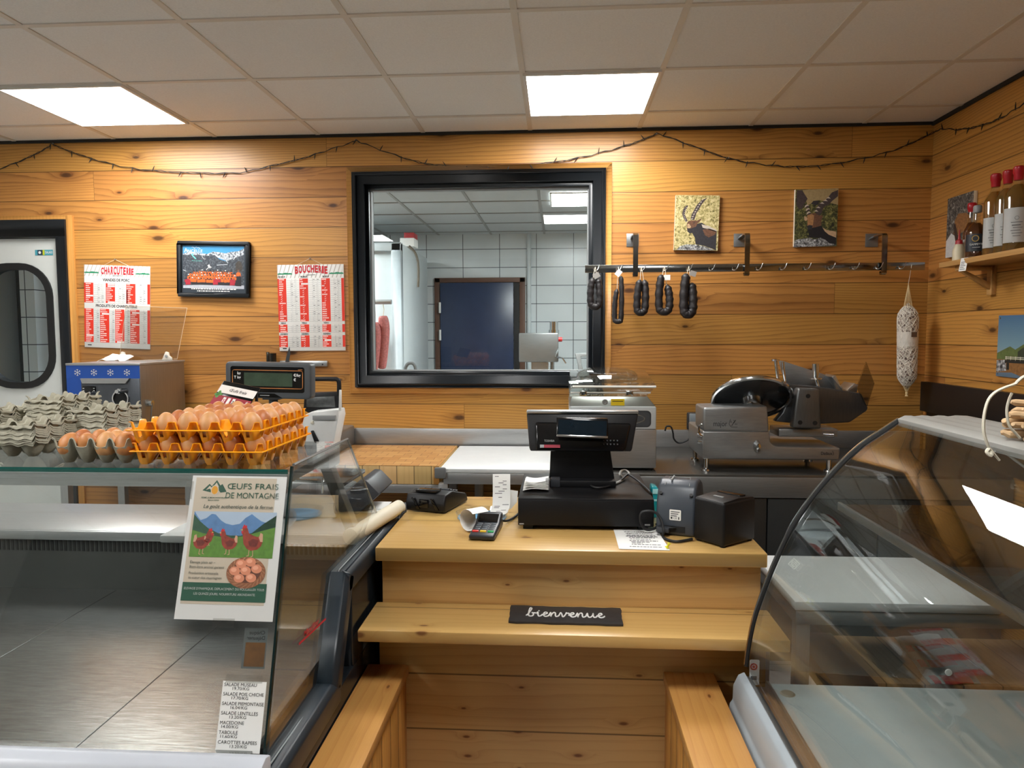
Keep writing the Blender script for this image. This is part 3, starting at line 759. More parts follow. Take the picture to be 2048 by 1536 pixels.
PIC = [mat('poster sky', (186, 206, 226), .6), mat('poster far peaks', (96, 140, 190), .6, 0, .15, 60), mat('poster slopes', (52, 88, 66), .6, 0, .25, 80), mat('poster meadow', (92, 136, 52), .6, 0, .2, 120), mat('hen russet', (146, 60, 44), .6, 0, .3, 150), mat('hen dark', (112, 44, 36), .6, 0, .3, 150), mat('comb red', (206, 40, 44), .6), mat('tail cream', (206, 160, 130), .6)]
Pn.rect(13, 74, 177, 166, .0001, PIC[0])
Pn.poly([(13, 74), (20, 84), (27, 92), (38, 88), (48, 79), (56, 80), (68, 92), (78, 98), (92, 101), (106, 98), (116, 86), (128, 78), (136, 84), (148, 92), (160, 96), (177, 96), (177, 130), (13, 130)], .0002, PIC[1])
Pn.poly([(13, 80), (26, 94), (44, 108), (66, 118), (90, 122), (110, 122), (132, 116), (152, 98), (177, 80), (177, 146), (13, 146)], .0003, PIC[2])
Pn.poly([(13, 112), (34, 118), (62, 124), (90, 128), (120, 122), (150, 112), (177, 104), (177, 166), (13, 166)], .0004, PIC[3])
def hen(x, y, s, fl):
    T = lambda pts: [(x + fl * a * s, y + b * s) for a, b in pts]
    Pn.poly(T([(-16, -3), (-12, -14), (-7, -10), (0, -12), (8, -16), (11, -24), (15, -27), (19, -24), (19, -17), (17, -8), (15, 2), (9, 10), (2, 13), (-8, 11), (-14, 5)]), .0006, PIC[4])
    Pn.poly(T([(-10, -4), (0, -7), (8, -2), (4, 6), (-6, 6)]), .0007, PIC[5])
    Pn.poly(T([(-16, -2), (-15, -15), (-11, -17), (-9, -9), (-12, -2)]), .0007, PIC[7])
    Pn.poly(T([(12, -25), (13, -30), (15, -28), (17, -31), (19, -27), (20, -23), (18, -24)]), .0007, PIC[6])
    Pn.poly(T([(17, -20), (21, -19), (19, -14)]), .0007, PIC[6]); Pn.poly(T([(19, -23), (23, -21.5), (19, -20)]), .00075, mat('beak ochre', (220, 180, 90), .6))
    Pn.line(T([(-1, 12), (-2, 22), (1, 23)]), 1.2, .0005, PIC[7]); Pn.line(T([(5, 11), (5, 21), (8, 22)]), 1.2, .0005, PIC[7])
hen(34, 138, 1., 1); hen(47, 132, .5, 1); hen(90, 138, .98, -1); hen(136, 136, 1.2, -1)
# basket of eggs
BK = mat('basket cane', (150, 96, 66), .6, 0, .3, 90); BKL = mat('basket cane light', (190, 140, 104), .6)
Pn.disc(129, 195, 38, 31, .0008, BK, 32)
for k in range(22):
    a = k * 2 * PI / 22; Pn.line([(129 + 30 * math.cos(a), 195 + 23 * math.sin(a)), (129 + 37 * math.cos(a + .3), 195 + 30 * math.sin(a + .3))], 1.4, .0009, BKL)
Pn.disc(130, 193, 28, 22, .001, mat('basket inside', (96, 58, 44), .6))
PE_ = [mat('printed egg', (206, 132, 100), .6), mat('printed egg light', (226, 160, 130), .6)]
for i, (ex, ey) in enumerate(((118, 178), (136, 174), (107, 192), (128, 191), (149, 187), (117, 206), (140, 205))):
    Pn.disc(ex, ey, 10.5, 8.8, .0012 + i * .00002, PE_[0], a=.2); Pn.disc(ex - 2, ey - 2, 5.5, 4.2, .0014, PE_[1])
Pn.rect(8, 216, 172, 252, .0005, DGREEN)
# mountain and egg logo
Pn.poly([(23, 31), (36, 17), (41, 22), (50, 9), (58, 20), (62, 17), (72, 33), (60, 35), (52, 26), (46, 36)], .0002, DGREEN)
Pn.poly([(30, 30), (37, 21), (42, 26), (50, 14), (56, 24), (52, 22), (47, 28), (42, 31), (37, 27)], .0003, BEIGE)
Pn.disc(48, 30, 8, 10.5, .0005, BEIGE); Pn.disc(48, 30, 6.4, 8.6, .0006, mat('yolk yellow', (228, 160, 40), .6))
Pn.obj('print', BEIGE, ps, smooth=0)
T2 = MB(m @ Matrix.Diagonal((U, V, 1, 1)) @ Matrix.Translation((0, 0, .0012)))
T2.text('ŒUFS FRAIS', 17, 124, -27, 0, DGREEN, width=102); T2.text('DE MONTAGNE', 17, 124, -46, 0, DGREEN, width=106)
T2.text('FERME LE MONTAGN\u2019OEUFS', 4.2, 48, -47, 0, DGREEN, bold=.015, width=50); T2.text('MISON FRERES', 3.6, 48, -52, 0, DGREEN, bold=.015, width=22)
GINK = mat('poster grey green ink', (82, 92, 84), .7)
T2.text('Le goût authentique de la ferme', 10.5, 98, -67, 0, GINK, shear=.22, bold=.008, width=138)
for i, s_ in enumerate(('Élevage plein air \u2013', 'Bien-être animal garanti', 'Production artisanale', 'au cœur des montagnes')):
    T2.text(s_, 7.4, 17, -(179, 188, 200, 209)[i], 0, GINK, 'LEFT', bold=.006, width=(50, 68, 58, 66)[i])
T2.text('ELEVAGE DYNAMIQUE, DEPLACEMENT DU POULAILLER TOUS', 6.4, 90, -230, 0, PAPER, width=156); T2.text('LES QUINZE JOURS, NOURRITURE ABONDANTE.', 6.4, 92, -240, 0, PAPER, width=120)
T2.obj('lettering', DGREEN, ps, smooth=0)
TAPE = glassmat('sticky tape', (.84, .84, .82), .1, .2)
MB(m).rect(-.012, -.012, .004, -.05, .001).obj('tape', TAPE, ps, smooth=0); MB(m).rect(pw * .4, -ph - .014, pw * .62, -ph + .004, .001).obj('tape', TAPE, ps, smooth=0)

# ---- price slip and sticker on the same glass
sl2 = thing('price_slip', 'white price slip listing seven salads, low on the left case glass', 'price list', tuple(on_front(482, 1432)))
m, w_, h_ = front_frame((447, 1361), (534, 1364), (431, 1504), .0012)
MB(m).rect(0, 0, w_, -h_, 0).obj('paper', PAPER, sl2, smooth=0)
T2 = MB(m)
rows = (('SALADE MUSEAU', '19.70/KG', 66), ('SALADE POIS CHICHE', '17.70/KG', 82), ('SALADE PIEMONTAISE', '16.04/KG', 84), ('SALADE LENTILLES', '13.20/KG', 74), ('MACEDOINE', '14.00/KG', 48), ('TABOULE', '11.60/KG', 38), ('CAROTTES RAPEES', '13.20/KG', 78))
for i, (a, b, ww) in enumerate(rows):
    y = -.0095 - i * (h_ - .012) / 6.75
    T2.text(a, .0088, .003, y, .0004, INK, 'LEFT', width=ww / 87. * w_ * .98); T2.text(b, .0078, (.42 if i < 4 else .26 if i < 6 else .5) * w_, y - .0068, .0004, INK, width=w_ * .38)
T2.obj('lettering', INK, sl2, smooth=0)
mb = MB(m); mb.rect(w_ * .06, .012, w_ * .9, -.003, .0006); mb.obj('tape', TAPE, sl2, smooth=0)
m, w_, h_ = front_frame((486, 1256), (533, 1257), (474, 1338), -.0095)
vc = thing('voucher_sticker', 'brown and grey voucher sticker on the inside of the left case glass, lettered backwards', 'sticker', tuple(on_front(505, 1298)))
MB(m).rect(0, 0, w_, -h_, 0).obj('backing', mat('sticker grey', (104, 108, 108), .5), vc, smooth=0)
MB(m).rect(w_ * .1, -h_ * .36, w_ * .95, -h_ * .95, .0003).obj('brown_field', mat('sticker brown', (116, 74, 30), .6, 0, .2, 60), vc, smooth=0)
mb = MB(m); mb.text('Chèque', .0105, w_ * .55, -.0125, .0003, INK, width=w_ * .66, flip=True); mb.text('Déjeuner', .0105, w_ * .52, -.0225, .0003, INK, width=w_ * .76, flip=True); mb.obj('lettering', INK, vc, smooth=0)
# red maker's lettering on the end pane
o = PX(598, 1287, EX + .0015); e = PX(652, 1236, EX + .0015)
rl_ = thing('red_decal', 'slanted red lettered decal on the end glass of the left case', 'decal', tuple(o))
m = frame(o, e - o, (0, 0, 1)); w_ = (e - o).length
MB(m).rect(0, -.004, w_, .001, 0).obj('red_bar', REDT, rl_, smooth=0)
mb = MB(m); mb.text('Maxiline', .02, w_ * .42, .003, 0, REDT, shear=.3, bold=.01, width=w_ * .55); mb.obj('lettering', REDT, rl_, smooth=0)

# ================================================================== EGG TRAYS AND EGGS
def crate(nx, ny, p, D, H, res, skirt, holes, foot=.16, peak=.2, soft=False, py=None):
    """moulded tray: pockets hang below the rim plane, posts stand on the crossings"""
    mb = MB(); N = res; vs = []; idx = {}
    for j in range(ny * N + 1):
        for i in range(nx * N + 1):
            u, v = i / N, j / N
            du = abs(u - round(u)); dv = abs(v - round(v)); a = min(du, dv); b = max(du, dv)
            z = 0.; ae = min(du * (2.6 if u < .5 or u > nx - .5 else 1), dv * (2.6 if v < .5 or v > ny - .5 else 1))
            if soft:
                cu, cv = (u % 1) - .5, (v % 1) - .5; rr = math.hypot(cu, cv)
                z = -D * max(0., min(1., (.5 - rr) / .3)) ** .75
                inner = True
                pk = max(0., 1 - math.hypot(du, dv) / .27)
                z += H * min(1., pk * 1.6) ** 1.1
            else:
                z = -D * min(1., ae / (.5 - foot))
                if b < .3: z = max(z, 0) + H * min(1., max(0., (.3 - b) / .14)) if a < .13 else z + H * min(1., max(0., (.3 - b) / .14))
            idx[i, j] = len(vs); vs.append(((u - nx / 2) * p, (v - ny / 2) * (py or p), z))
    fs = []
    for j in range(ny * N):
        for i in range(nx * N):
            u, v = (i + .5) / N, (j + .5) / N; du = abs(u - round(u)); dv = abs(v - round(v)); a = min(du, dv); b = max(du, dv)
            ae = min(du * (2.6 if u < .5 or u > nx - .5 else 1), dv * (2.6 if v < .5 or v > ny - .5 else 1))
            if holes and .1 < ae < .3 and b > .5 - .09: continue
            fs.append((idx[i, j], idx[i + 1, j], idx[i + 1, j + 1], idx[i, j + 1]))
    mb.add(vs, fs)
    return mb
def solid(o, t_, off=0):
    md = o.modifiers.new('thickness', 'SOLIDIFY'); md.thickness = t_; md.offset = off
def apply_solid(me, t_):
    bm = bmesh.new(); bm.from_mesh(me); bmesh.ops.solidify(bm, geom=bm.faces[:], thickness=t_); bm.to_mesh(me); bm.free()
    me.polygons.foreach_set('use_smooth', [True] * len(me.polygons)); me.set_sharp_from_angle(angle=math.radians(40))
def rim(nx, ny, p, w, h, mb, z=0., py=None):
    X, Y = nx * p / 2, ny * (py or p) / 2
    mb.box(-X - w, X + w, -Y - w, -Y, z - h, z).box(-X - w, X + w, Y, Y + w, z - h, z).box(-X - w, -X, -Y, Y, z - h, z).box(X, X + w, -Y, Y, z - h, z)
    return mb
def egg_mesh(name, mt):
    prof = []
    for k in range(15):
        t_ = k / 14; a = PI * t_; z = -math.cos(a); r = math.sin(a) * (1 - .1 * z)
        prof.append((max(0, r * .0222), z * .0285))
    return MB().lathe(prof, 20).mesh(name, mt, smooth=80, weld=True)
EGGM = [egg_mesh('egg', m_) for m_ in EGGC]
re = random.Random(11)
ORD = ['first', 'second', 'third', 'fourth', 'fifth', 'sixth', 'seventh', 'eighth', 'ninth', 'tenth', 'eleventh', 'twelfth', 'thirteenth', 'fourteenth', 'fifteenth', 'sixteenth', 'seventeenth', 'eighteenth']
def egg(p, label, group, tilt=.25):
    c = re.choice((0, 1, 1, 0, 1, 2))
    o = bpy.data.objects.new('egg', EGGM[c]); COL.objects.link(o); o.location = p
    o.rotation_euler = (re.uniform(-tilt, tilt), re.uniform(-tilt, tilt), re.uniform(0, 6)); s_ = re.uniform(.97, 1.05); o.scale = (s_, s_, s_)
    tag(o, label, 'egg', group); return o
# orange plastic trays
PO, PQ = .0485, .0497
ocx, oy0 = -.788, 1.508
tm = crate(6, 6, PO, .029, .0185, 12, 0, True, foot=.09, py=PQ).mesh('orange_egg_tray', ORANGE, smooth=0); apply_solid(tm, .0014)
rb_ = rim(6, 6, PO, .005, .0028, MB(), .001, py=PQ).mesh('rim', ORANGE, bevel=.0008, seg=1)
zlow = GT + .0305; zup = zlow + .0465
for k, (z, dx, dy) in enumerate(((zlow, 0, 0), (zup, -.006, .0))):
    r = thing('egg_tray', ['lower orange plastic egg tray standing on the glass top', 'upper orange plastic egg tray, stacked on the other orange tray'][k], 'egg tray', (ocx + dx, oy0 + 3 * PQ + dy, z), 0, 'orange egg trays')
    for me, nm in ((tm, 'pocket_sheet'), (rb_, 'rim')):
        o = bpy.data.objects.new(nm, me); COL.objects.link(o); o.parent = r
    cols = range(6) if k == 0 else range(1, 6)
    for j in range(6):
        for i in cols:
            if k == 0 and not (j in (0, 5) or i in (0, 5)): continue
            if k == 1 and j == 0 and i == 4: continue
            lb = f'brown egg, {ORD[j]} row back, {ORD[i]} pocket from left, {"upper" if k else "lower"} orange tray'
            egg((ocx + dx + (i - 2.5) * PO, oy0 + 3 * PQ + dy + (j - 2.5) * PQ, z + .0095), lb, 'eggs in the orange trays', .12)
# grey pulp tray with eggs in front
pt = crate(4, 4, .044, .036, .021, 8, 0, False, soft=True).mesh('pulp_egg_tray', PULP, smooth=0); apply_solid(pt, .0022)
gx, gy, gz = -1.03, 1.6, GT + .0385
r = thing('egg_tray', 'grey pulp egg tray holding brown eggs, left of the orange trays', 'egg tray', (gx, gy, gz))
o = bpy.data.objects.new('pocket_sheet', pt); COL.objects.link(o); o.parent = r
for j in range(3):
    for i in range(4):
        if (i, j) == (0, 2): continue
        egg((gx + (i - 1.5) * .044, gy + (j - 1.5) * .044, gz + .002), f'brown egg in the grey pulp tray, {ORD[j]} row back, {ORD[i]} from left', 'eggs in the grey tray', .5)
# stacks of empty pulp cartons
def carton():
    mb = crate(2, 3, .049, .032, .013, 8, 0, False, soft=True)
    me = mb.mesh('pulp_egg_carton', PULP, smooth=0); apply_solid(me, .002)
    return me
cm = carton()
sk = MB(); X, Y = .049, .0735
# wavy lip that folds out around the carton
n_ = 60; vs = []; fs = []
for k in range(n_):
    s_ = k / n_ * 4; e_ = int(s_); f_ = s_ - e_
    c4 = [(-X, -Y), (X, -Y), (X, Y), (-X, Y)]; a = c4[e_]; b = c4[(e_ + 1) % 4]
    x, y = a[0] + (b[0] - a[0]) * f_, a[1] + (b[1] - a[1]) * f_
    zz = .0022 * math.sin(k * 1.25) + .0012 * math.sin(k * .47)
    if e_ in (1, 3): zz += .009 * max(0, math.cos((f_ * 3) * 2 * PI)) ** 2
    vs += [(x, y, .001), (x * 1.05, y * 1.035, zz), (x * 1.07, y * 1.045, zz - .0045)]
for k in range(n_):
    b = (k + 1) % n_
    for q in (0, 1): fs.append((k * 3 + q, k * 3 + q + 1, b * 3 + q + 1, b * 3 + q))
lipm = MB().add(vs, fs).mesh('lip', PULP, smooth=0); apply_solid(lipm, .0018)
def carton_stack(x, y, rz, n, name, step=.0068, base=GT + .034):
    for k in range(n):
        pos = 'lowest' if k == 0 else 'topmost' if k == n - 1 else ORD[k] + ' up'
        r = thing('egg_carton', f'empty grey pulp egg carton, {pos} in {name}', 'egg carton', (x + re.uniform(-.002, .002), y + re.uniform(-.002, .002), base + k * step + (.006 if k == n - 1 else 0)), rz + re.uniform(-.03, .03), 'empty pulp cartons')
        for me, nm in ((cm, 'pocket_sheet'), (lipm, 'lip')):
            o = bpy.data.objects.new(nm, me); COL.objects.link(o); o.parent = r
carton_stack(-1.262, 1.655, 0, 8, 'the front stack', .005)
carton_stack(-1.184, 1.8, 0, 12, 'the stack touching the meat grinder', .005)
carton_stack(-1.298, 1.806, 0, 17, 'the tallest stack, at the back', .005)
carton_stack(-1.42, 1.75, 0, 12, 'the stack cut by the left picture edge', .005)
# ================================================================== BACK WORKTOPS
BW = .894
xr = PZ(880, 930, BW).x; yf = PZ(800, 931, BW).y; yfw = PZ(980, 938, BW).y
cb = thing('butcher_block', 'thick end grain butcher block left of the white board, under the window', 'butcher block', ((-1.5 + xr) / 2, 3.7, BW - .09))
t = NT('end grain block'); v, ox, oy, oz = t.coords()
bk = t.n('ShaderNodeTexBrick'); bk.inputs['Scale'].default_value = 1; bk.inputs['Brick Width'].default_value = .09; bk.inputs['Row Height'].default_value = .06; bk.inputs['Mortar Size'].default_value = .0015; bk.inputs['Bias'].default_value = 0
bk.inputs['Color1'].default_value = srgb(196, 150, 92); bk.inputs['Color2'].default_value = srgb(176, 126, 70); bk.inputs['Mortar'].default_value = srgb(120, 80, 44)
t.l(t.comb(ox, oy, 0), bk.inputs['Vector'])
nz = t.noise(v, 14, 4, .65)
t.l(t.mix(t.math('MULTIPLY', t.step(nz, .5, .75), .5), bk.outputs['Color'], srgb(130, 88, 48)), t.b.inputs['Base Color']); t.b.inputs['Roughness'].default_value = .6
ENDG = t.m
W_BLK = wood('block side', (222, 186, 126), (196, 152, 94), (130, 84, 46), 'Z', 'X', .085, 0, 30, 3, .55, knots=0, amp=.3, tone=.2, contrast=.4)
MB().box(-1.5, xr, yf, 4.045, BW - .002, BW).obj('block_top', ENDG, cb, smooth=0)
MB().box(-1.5, xr, yf, 4.045, BW - .092, BW - .002).obj('block_body', W_BLK, cb, bevel=.003)
MB().box(xr - .028, xr - .002, yf - .001, yf + .6, BW - .09, BW - .004).obj('end_strip', W_TRIM, cb)
bt = thing('block_table', 'steel stand carrying the butcher block', 'table', ((-1.5 + xr) / 2, 3.7, 0))
MB().box(-1.5, xr - .0, yf - .005, 4.05, BW - .135, BW - .093).obj('top_rail', STEEL, bt, bevel=.003)
for x in (-1.48, xr - .045):
    for y in (yf, 4.0): MB().box(x, x + .045, y, y + .045, 0, BW - .135).obj('leg', STEELV, bt, bevel=.002)
xq = .045
wb = thing('work_table', 'steel table under the white chopping board below the window', 'table', ((xr + xq) / 2, 3.7, 0))
MB().box(xr + .03, xq, yfw + .004, 4.05, BW - .075, BW - .022).obj('top_rail', STEEL, wb, bevel=.003)
for x in (xr + .005, xr + .12, xq - .05):
    MB().box(x, x + .045, yfw + .01 + (.5 if x == xr + .12 else 0), yfw + .055 + (.5 if x == xr + .12 else 0), 0, BW - .075).obj('leg', STEELV, wb, bevel=.002)
p = PY(881, 946, yfw - .01)
MB().box(p.x - .03, p.x + .025, yfw - .012, yfw + .006, p.z - .028, p.z + .026).obj('corner_plate', mat('grey plastic corner', (112, 114, 114), .5), wb, bevel=.008)
solo('chopping_board', MB().box(xr + .012, xq, yfw, 4.04, BW - .021, BW), PE, 'wide white plastic chopping board on the steel table below the window', 'chopping board', loc=((xr + xq) / 2, 3.7, BW), bevel=.005)
sp_ = thing('splashback', 'brushed steel splashback strip along the plank wall under the window', 'splashback', (0, 4.07, BW))
MB().box(PY(705, 870, 4.06).x, XR - .02, 4.062, 4.078, BW - .01, PY(800, 857, 4.06).z).obj('sheet', STEEL, sp_, bevel=.002)
MB().box(PY(676, 870, 4.0).x, PY(704, 870, 4.0).x, 3.7, 4.06, BW + .001, PY(690, 852, 4.0).z).obj('side_return', STEEL_D, sp_, bevel=.012)
# steel worktop over dark cupboards on the right
yc = 3.265
wk = thing('steel_worktop', 'long steel worktop under the slicer and the vacuum sealer', 'worktop', ((xq + XR) / 2, 3.66, BW - .04))
MB().box(xq + .005, XR - .004, yc, 4.06, BW - .04, BW).obj('top', steel('dark worn steel', (112, 110, 106), .22, stretch=(2, 20, 20)), wk, bevel=.004)
MB().box(xq + .005, XR - .004, yc - .004, yc + .02, BW - .105, BW - .012).obj('fascia', STEEL_D, wk, bevel=.003)
DK = mat('dark cupboard front', (58, 60, 60), .38, .3, .06)
xs = [xq + .02, PY(1312, 1000, yc).x, PY(1536, 1000, yc).x, PY(1760, 1000, yc).x, XR - .02]
for i, (a, b) in enumerate(zip(xs, xs[1:])):
    lb = ['dark base cupboard behind the cash drawer', 'dark base cupboard under the left half of the slicer', 'dark base cupboard under the right half of the slicer', 'dark base cupboard in the corner, behind the curved case'][i]
    cu = thing('base_cupboard', lb, 'cupboard', ((a + b) / 2, 3.6, 0), 0, 'base cupboards')
    MB().box(a + .001, b - .001, yc + .03, 4.05, .08, BW - .045).obj('carcass', DK, cu)
    MB().box(a + .003, b - .003, yc + .008, yc + .03, .1, BW - .11).obj('door', DK, cu, bevel=.003)
    MB().box(a + .001, b - .001, yc + .07, yc + .1, 0, .08).obj('plinth', RUBBER, cu)

# ================================================================== VACUUM SEALER
vy = 3.33
def vx(px, py=860, y=None): return PY(px, py, y or vy)
a, b = vx(1140).x, vx(1313).x; z1 = vx(1200, 813).z; zm = vx(1200, 858).z
vs_ = thing('vacuum_sealer', 'tabletop vacuum sealer with clear lid, right of the window bottom corner', 'vacuum sealer', ((a + b) / 2, 3.55, BW))
MB().box(a, b, vy, vy + .42, BW + .012, zm).obj('lower_body', STEEL, vs_, bevel=.006)
MB().box(a, b - .002, vy - .004, vy + .42, zm, z1).obj('control_head', mat('pale control panel', (196, 202, 204), .4, 0, .03), vs_, bevel=.006)
for x in (a + .03, b - .03):
    for y in (vy + .04, vy + .38): MB().cyl((x, y, BW), (x, y, BW + .013), .016).obj('foot', RUBBER, vs_)
m = facing((0, vy - .0045, 0)); mb = MB(m)
c0, c1 = vx(1180, 836), vx(1302, 836); cz = vx(1240, 836).z
pn = rrect(c0.x, c1.x, cz - .042, cz + .035, .02)
mb.poly(pn, 0, CHAR); mb.poly(rrect(c0.x + .006, c1.x - .006, cz - .036, cz + .029, .016), .0004, mat('dark panel inset', (70, 74, 78), .4))
el = [(c0.x + .5 * (c1.x - c0.x) + .11 * math.cos(k / 40 * 2 * PI), cz - .003 + .027 * math.sin(k / 40 * 2 * PI)) for k in range(-11, 27)]
mb.line(el, .004, .0008, ALU)
mb.obj('control_plate', CHAR, vs_, smooth=0)
# chamber well, transparent lid with dome, hinges
zt = vx(1200, 790).z; zl = vx(1200, 768).z
mb = MB(); mb.prism([(a - .004, vy + .01, z1 + .0), (b - .004, vy + .01, z1), (b - .045, vy + .06, zt), (a + .012, vy + .06, zt)], (0, .36, .0))
mb.obj('chamber', mat('chamber steel', (150, 152, 148), .3, .8), vs_, bevel=.004)
m = facing((0, vy + .004, 0)); mb = MB(m)
q0 = vx(1222, 798); q1 = vx(1249, 811); mb.rect(q0.x, q0.z, q1.x, q1.z, .003); mb.obj('warning_label', mat('yellow label', (236, 206, 30), .5), vs_, smooth=0)
mb = MB(m); mb.rect(q0.x + .006, (q0.z + q1.z) / 2 + .003, q1.x - .006, (q0.z + q1.z) / 2 + .006, .0035); mb.obj('label_print', INK, vs_, smooth=0)
q = vx(1210, 804); MB().lathe([(.0, .0), (.008, 0), (.013, 0), (.013, .012), (.006, .012), (.006, .002), (0, .002)], 14, m=facing((q.x, vy + .006, q.z))).obj('gas_nozzle', ALU, vs_)
LIDM = glassmat('acrylic lid', (.8, .82, .8), .14, .05)
mb = MB(); za, zb = vx(1200, 793).z, vx(1200, 771).z
x0, x1 = vx(1136, 780).x, vx(1313, 780).x
mb.prism([(x0 + .004, vy - .02, za), (x1 - .05, vy - .02, za), (x1, vy - .02, zb), (x0 + .014, vy - .02, zb)], (0, .44, .05))
mb.obj('lid', LIDM, vs_, bevel=.005)
mb = MB(); mb.tube([(x0 + .02, vy - .024, zb - .004), (x1 - .006, vy - .024, zb - .004)], .006, 6).tube([(x0 + .012, vy - .024, (za + zb) / 2 - .006), (x1 - .03, vy - .024, (za + zb) / 2 - .006)], .004, 6)
mb.obj('lid_seal', mat('pale seal', (214, 214, 206), .5), vs_)
mb = MB(); cx = (x0 + x1) / 2 - .01; zc = zb + .035
mb.lathe([(.15, 0), (.147, .018), (.13, .034), (.1, .042), (0, .044)], 32, m=Matrix.Translation((cx, vy + .2, zc - .012)) @ Matrix.Rotation(.11, 4, 'X'))
mb.obj('lid_dome', LIDM, vs_)
for px in (1166, 1258):
    q = vx(px, 786); MB().box(q.x - .016, q.x + .016, vy - .03, vy - .018, q.z - .012, q.z + .012).obj('lid_clamp', CHROME, vs_, bevel=.003)

# ================================================================== SLICER
sy = 3.33
def S(px, py, y=sy): return PY(px, py, y)
sx0, sx1 = S(1406, 900).x, S(1680, 900).x
zb = S(1410, 918).z; zmid = S(1410, 866).z
sc = thing('meat_slicer', 'big stainless gravity meat slicer on the worktop under the hook rail', 'meat slicer', ((sx0 + sx1) / 2, 3.55, BW))
SST = steel('slicer alloy', (158, 160, 160), .34, stretch=(3, 40, 40))
SDK = steel('slicer dark alloy', (92, 94, 96), .32, stretch=(30, 3, 3))
prof = [S(1405, 918), S(1405, 862), S(1540, 862), S(1541, 884), S(1547, 891), S(1556, 893), S(1681, 896), S(1679, 921)]
MB().prism([tuple(p) for p in prof], (0, .36, 0)).obj('base', SST, sc, bevel=.008, seg=3)
prof = [S(1407, 862, sy - .004), S(1407, 815, sy - .004), S(1535, 812, sy - .004), S(1539, 865, sy - .004)]
MB().prism([tuple(p) for p in prof], (0, .2, 0)).obj('motor_cover', SST, sc, bevel=.01, seg=3)
for px, yy in ((1415, sy + .03), (1663, sy + .03), (1415, sy + .31), (1663, sy + .31)):
    q = S(px, 920); MB().cyl((q.x, yy, BW + .012), (q.x, yy, zb + .012), .012).lathe([(.024, 0), (.022, .008), (.012, .012)], 16, loc=(q.x, yy, BW)).obj('foot', CHROME, sc)
q = S(1514, 893); MB().lathe([(0, .03), (.01, .028), (.012, .018), (.017, .0)], 16, m=facing((q.x, sy - .001, q.z)) @ Matrix.Diagonal((1, 1.8, 1, 1))).obj('thickness_knob', CHROME, sc)
m = facing((0, sy - .0052, 0)); mb = MB(m)
q = S(1442, 849, sy - .005); mb.text('major', .036, q.x - .004, q.z - .008, 0, CHAR, width=.062); q = S(1466, 848, sy - .005)
mb.line([(q.x - .012, q.z + .022), (q.x - .018, q.z), (q.x - .008, q.z - .014), (q.x + .02, q.z - .014)], .002, 0, CHAR); mb.line([(q.x - .006, q.z - .008), (q.x + .012, q.z + .018)], .003, 0, CHAR); mb.text('s 2', .018, q.x - .002, q.z + .006, 0, CHAR); mb.text('ec', .014, q.x + .014, q.z - .004, 0, CHAR)
mb.obj('lettering', CHAR, sc, smooth=0); mb = MB(m)
q = S(1653, 907, sy - .001); mb.text('Dadaux', .02, q.x, q.z - .006, -.0035, CHAR, width=.05, bold=.01); mb.line([(q.x + .028, q.z - .008), (q.x + .032, q.z), (q.x + .026, q.z + .012)], .002, -.0035, CHAR)
mb.obj('maker_lettering', CHAR, sc, smooth=0)
mb = MB()
for py in (872, 885): q = S(1399, py); mb.cyl((q.x + .02, sy + .02, q.z), (q.x - .006, sy + .02, q.z), .009)
mb.tube([S(1404, 848), S(1398, 852), S(1398, 866), S(1404, 872)], .005, 8); mb.obj('side_switches', CHROME, sc)
# tilted blade with guard ring
bc = S(1503, 797, sy + .13)
BM = Matrix.Translation(bc) @ Matrix.Rotation(-math.radians(4), 4, 'Z') @ Matrix.Rotation(math.radians(143), 4, 'X')
MB().lathe([(0, .018), (.03, .018), (.05, .012), (.15, .004), (.168, .0), (.15, -.004), (0, -.004)], 48, m=BM).obj('blade', mat('bright blade', (120, 122, 124), .14, 1, .02), sc)
mb = MB(); R = .178
mb.tube([BM @ Vector((R * math.cos(-k / 48 * 2 * PI), R * math.sin(k / 48 * 2 * PI), .0)) for k in range(48)], .011, 8, closed=True); mb.obj('blade_guard', CHROME, sc)
mb = MB(m=BM).lathe([(.05, .012), (.045, .05), (.03, .054), (0, .054)], 24); mb.obj('blade_hub', CHROME, sc)
MB().tube([BM @ Vector(q_) for q_ in ((0, -.18, .01), (-.008, -.12, .045), (-.012, -.02, .06), (-.01, .05, .055))], .006, 8).obj('deflector_rod', CHROME, sc)
# gauge plate / carriage
yy = sy + .16
prof = [S(x, y, yy) for x, y in ((1552, 762), (1598, 770), (1644, 774), (1724, 787), (1737, 816), (1734, 822), (1700, 845), (1644, 848), (1590, 847), (1550, 843), (1565, 825), (1577, 800), (1570, 780))]
MB().prism([tuple(p) for p in prof], (0, .05, .0)).obj('gauge_plate', SDK, sc, bevel=.012, seg=3)
prof = [S(x, y, sy + .05) for x, y in ((1596, 776), (1640, 778), (1643, 858), (1585, 856))]
MB().prism([tuple(p) for p in prof], (0, .055, 0)).obj('carriage_arm', steel('arm alloy', (110, 112, 112), .34, stretch=(30, 3, 3)), sc, bevel=.01, seg=3)
mb = MB()
for x, y in ((1616, 792), (1600, 845), (1630, 846)): q = S(x, y, sy + .05); mb.cyl((q.x, sy + .052, q.z), (q.x, sy + .047, q.z), .01)
mb.obj('screw_caps', RUBBER, sc)
prof = [S(x, y, yy + .12) for x, y in ((1558, 721), (1566, 722), (1668, 755), (1690, 782), (1640, 778), (1570, 766))]
MB().prism([tuple(p) for p in prof], (0, .012, 0)).obj('hopper_back', SST, sc, bevel=.002)
mb = MB(); q0, q1 = S(1551, 722, yy + .06), S(1556, 764, yy + .06); mb.cyl(q0, q1, .008).lathe([(.0, .012), (.02, .008), (.02, 0), (0, -.004)], 16, loc=q0); mb.cyl(S(1565, 724, yy + .06), S(1570, 766, yy + .06), .008); mb.obj('hopper_posts', CHROME, sc)
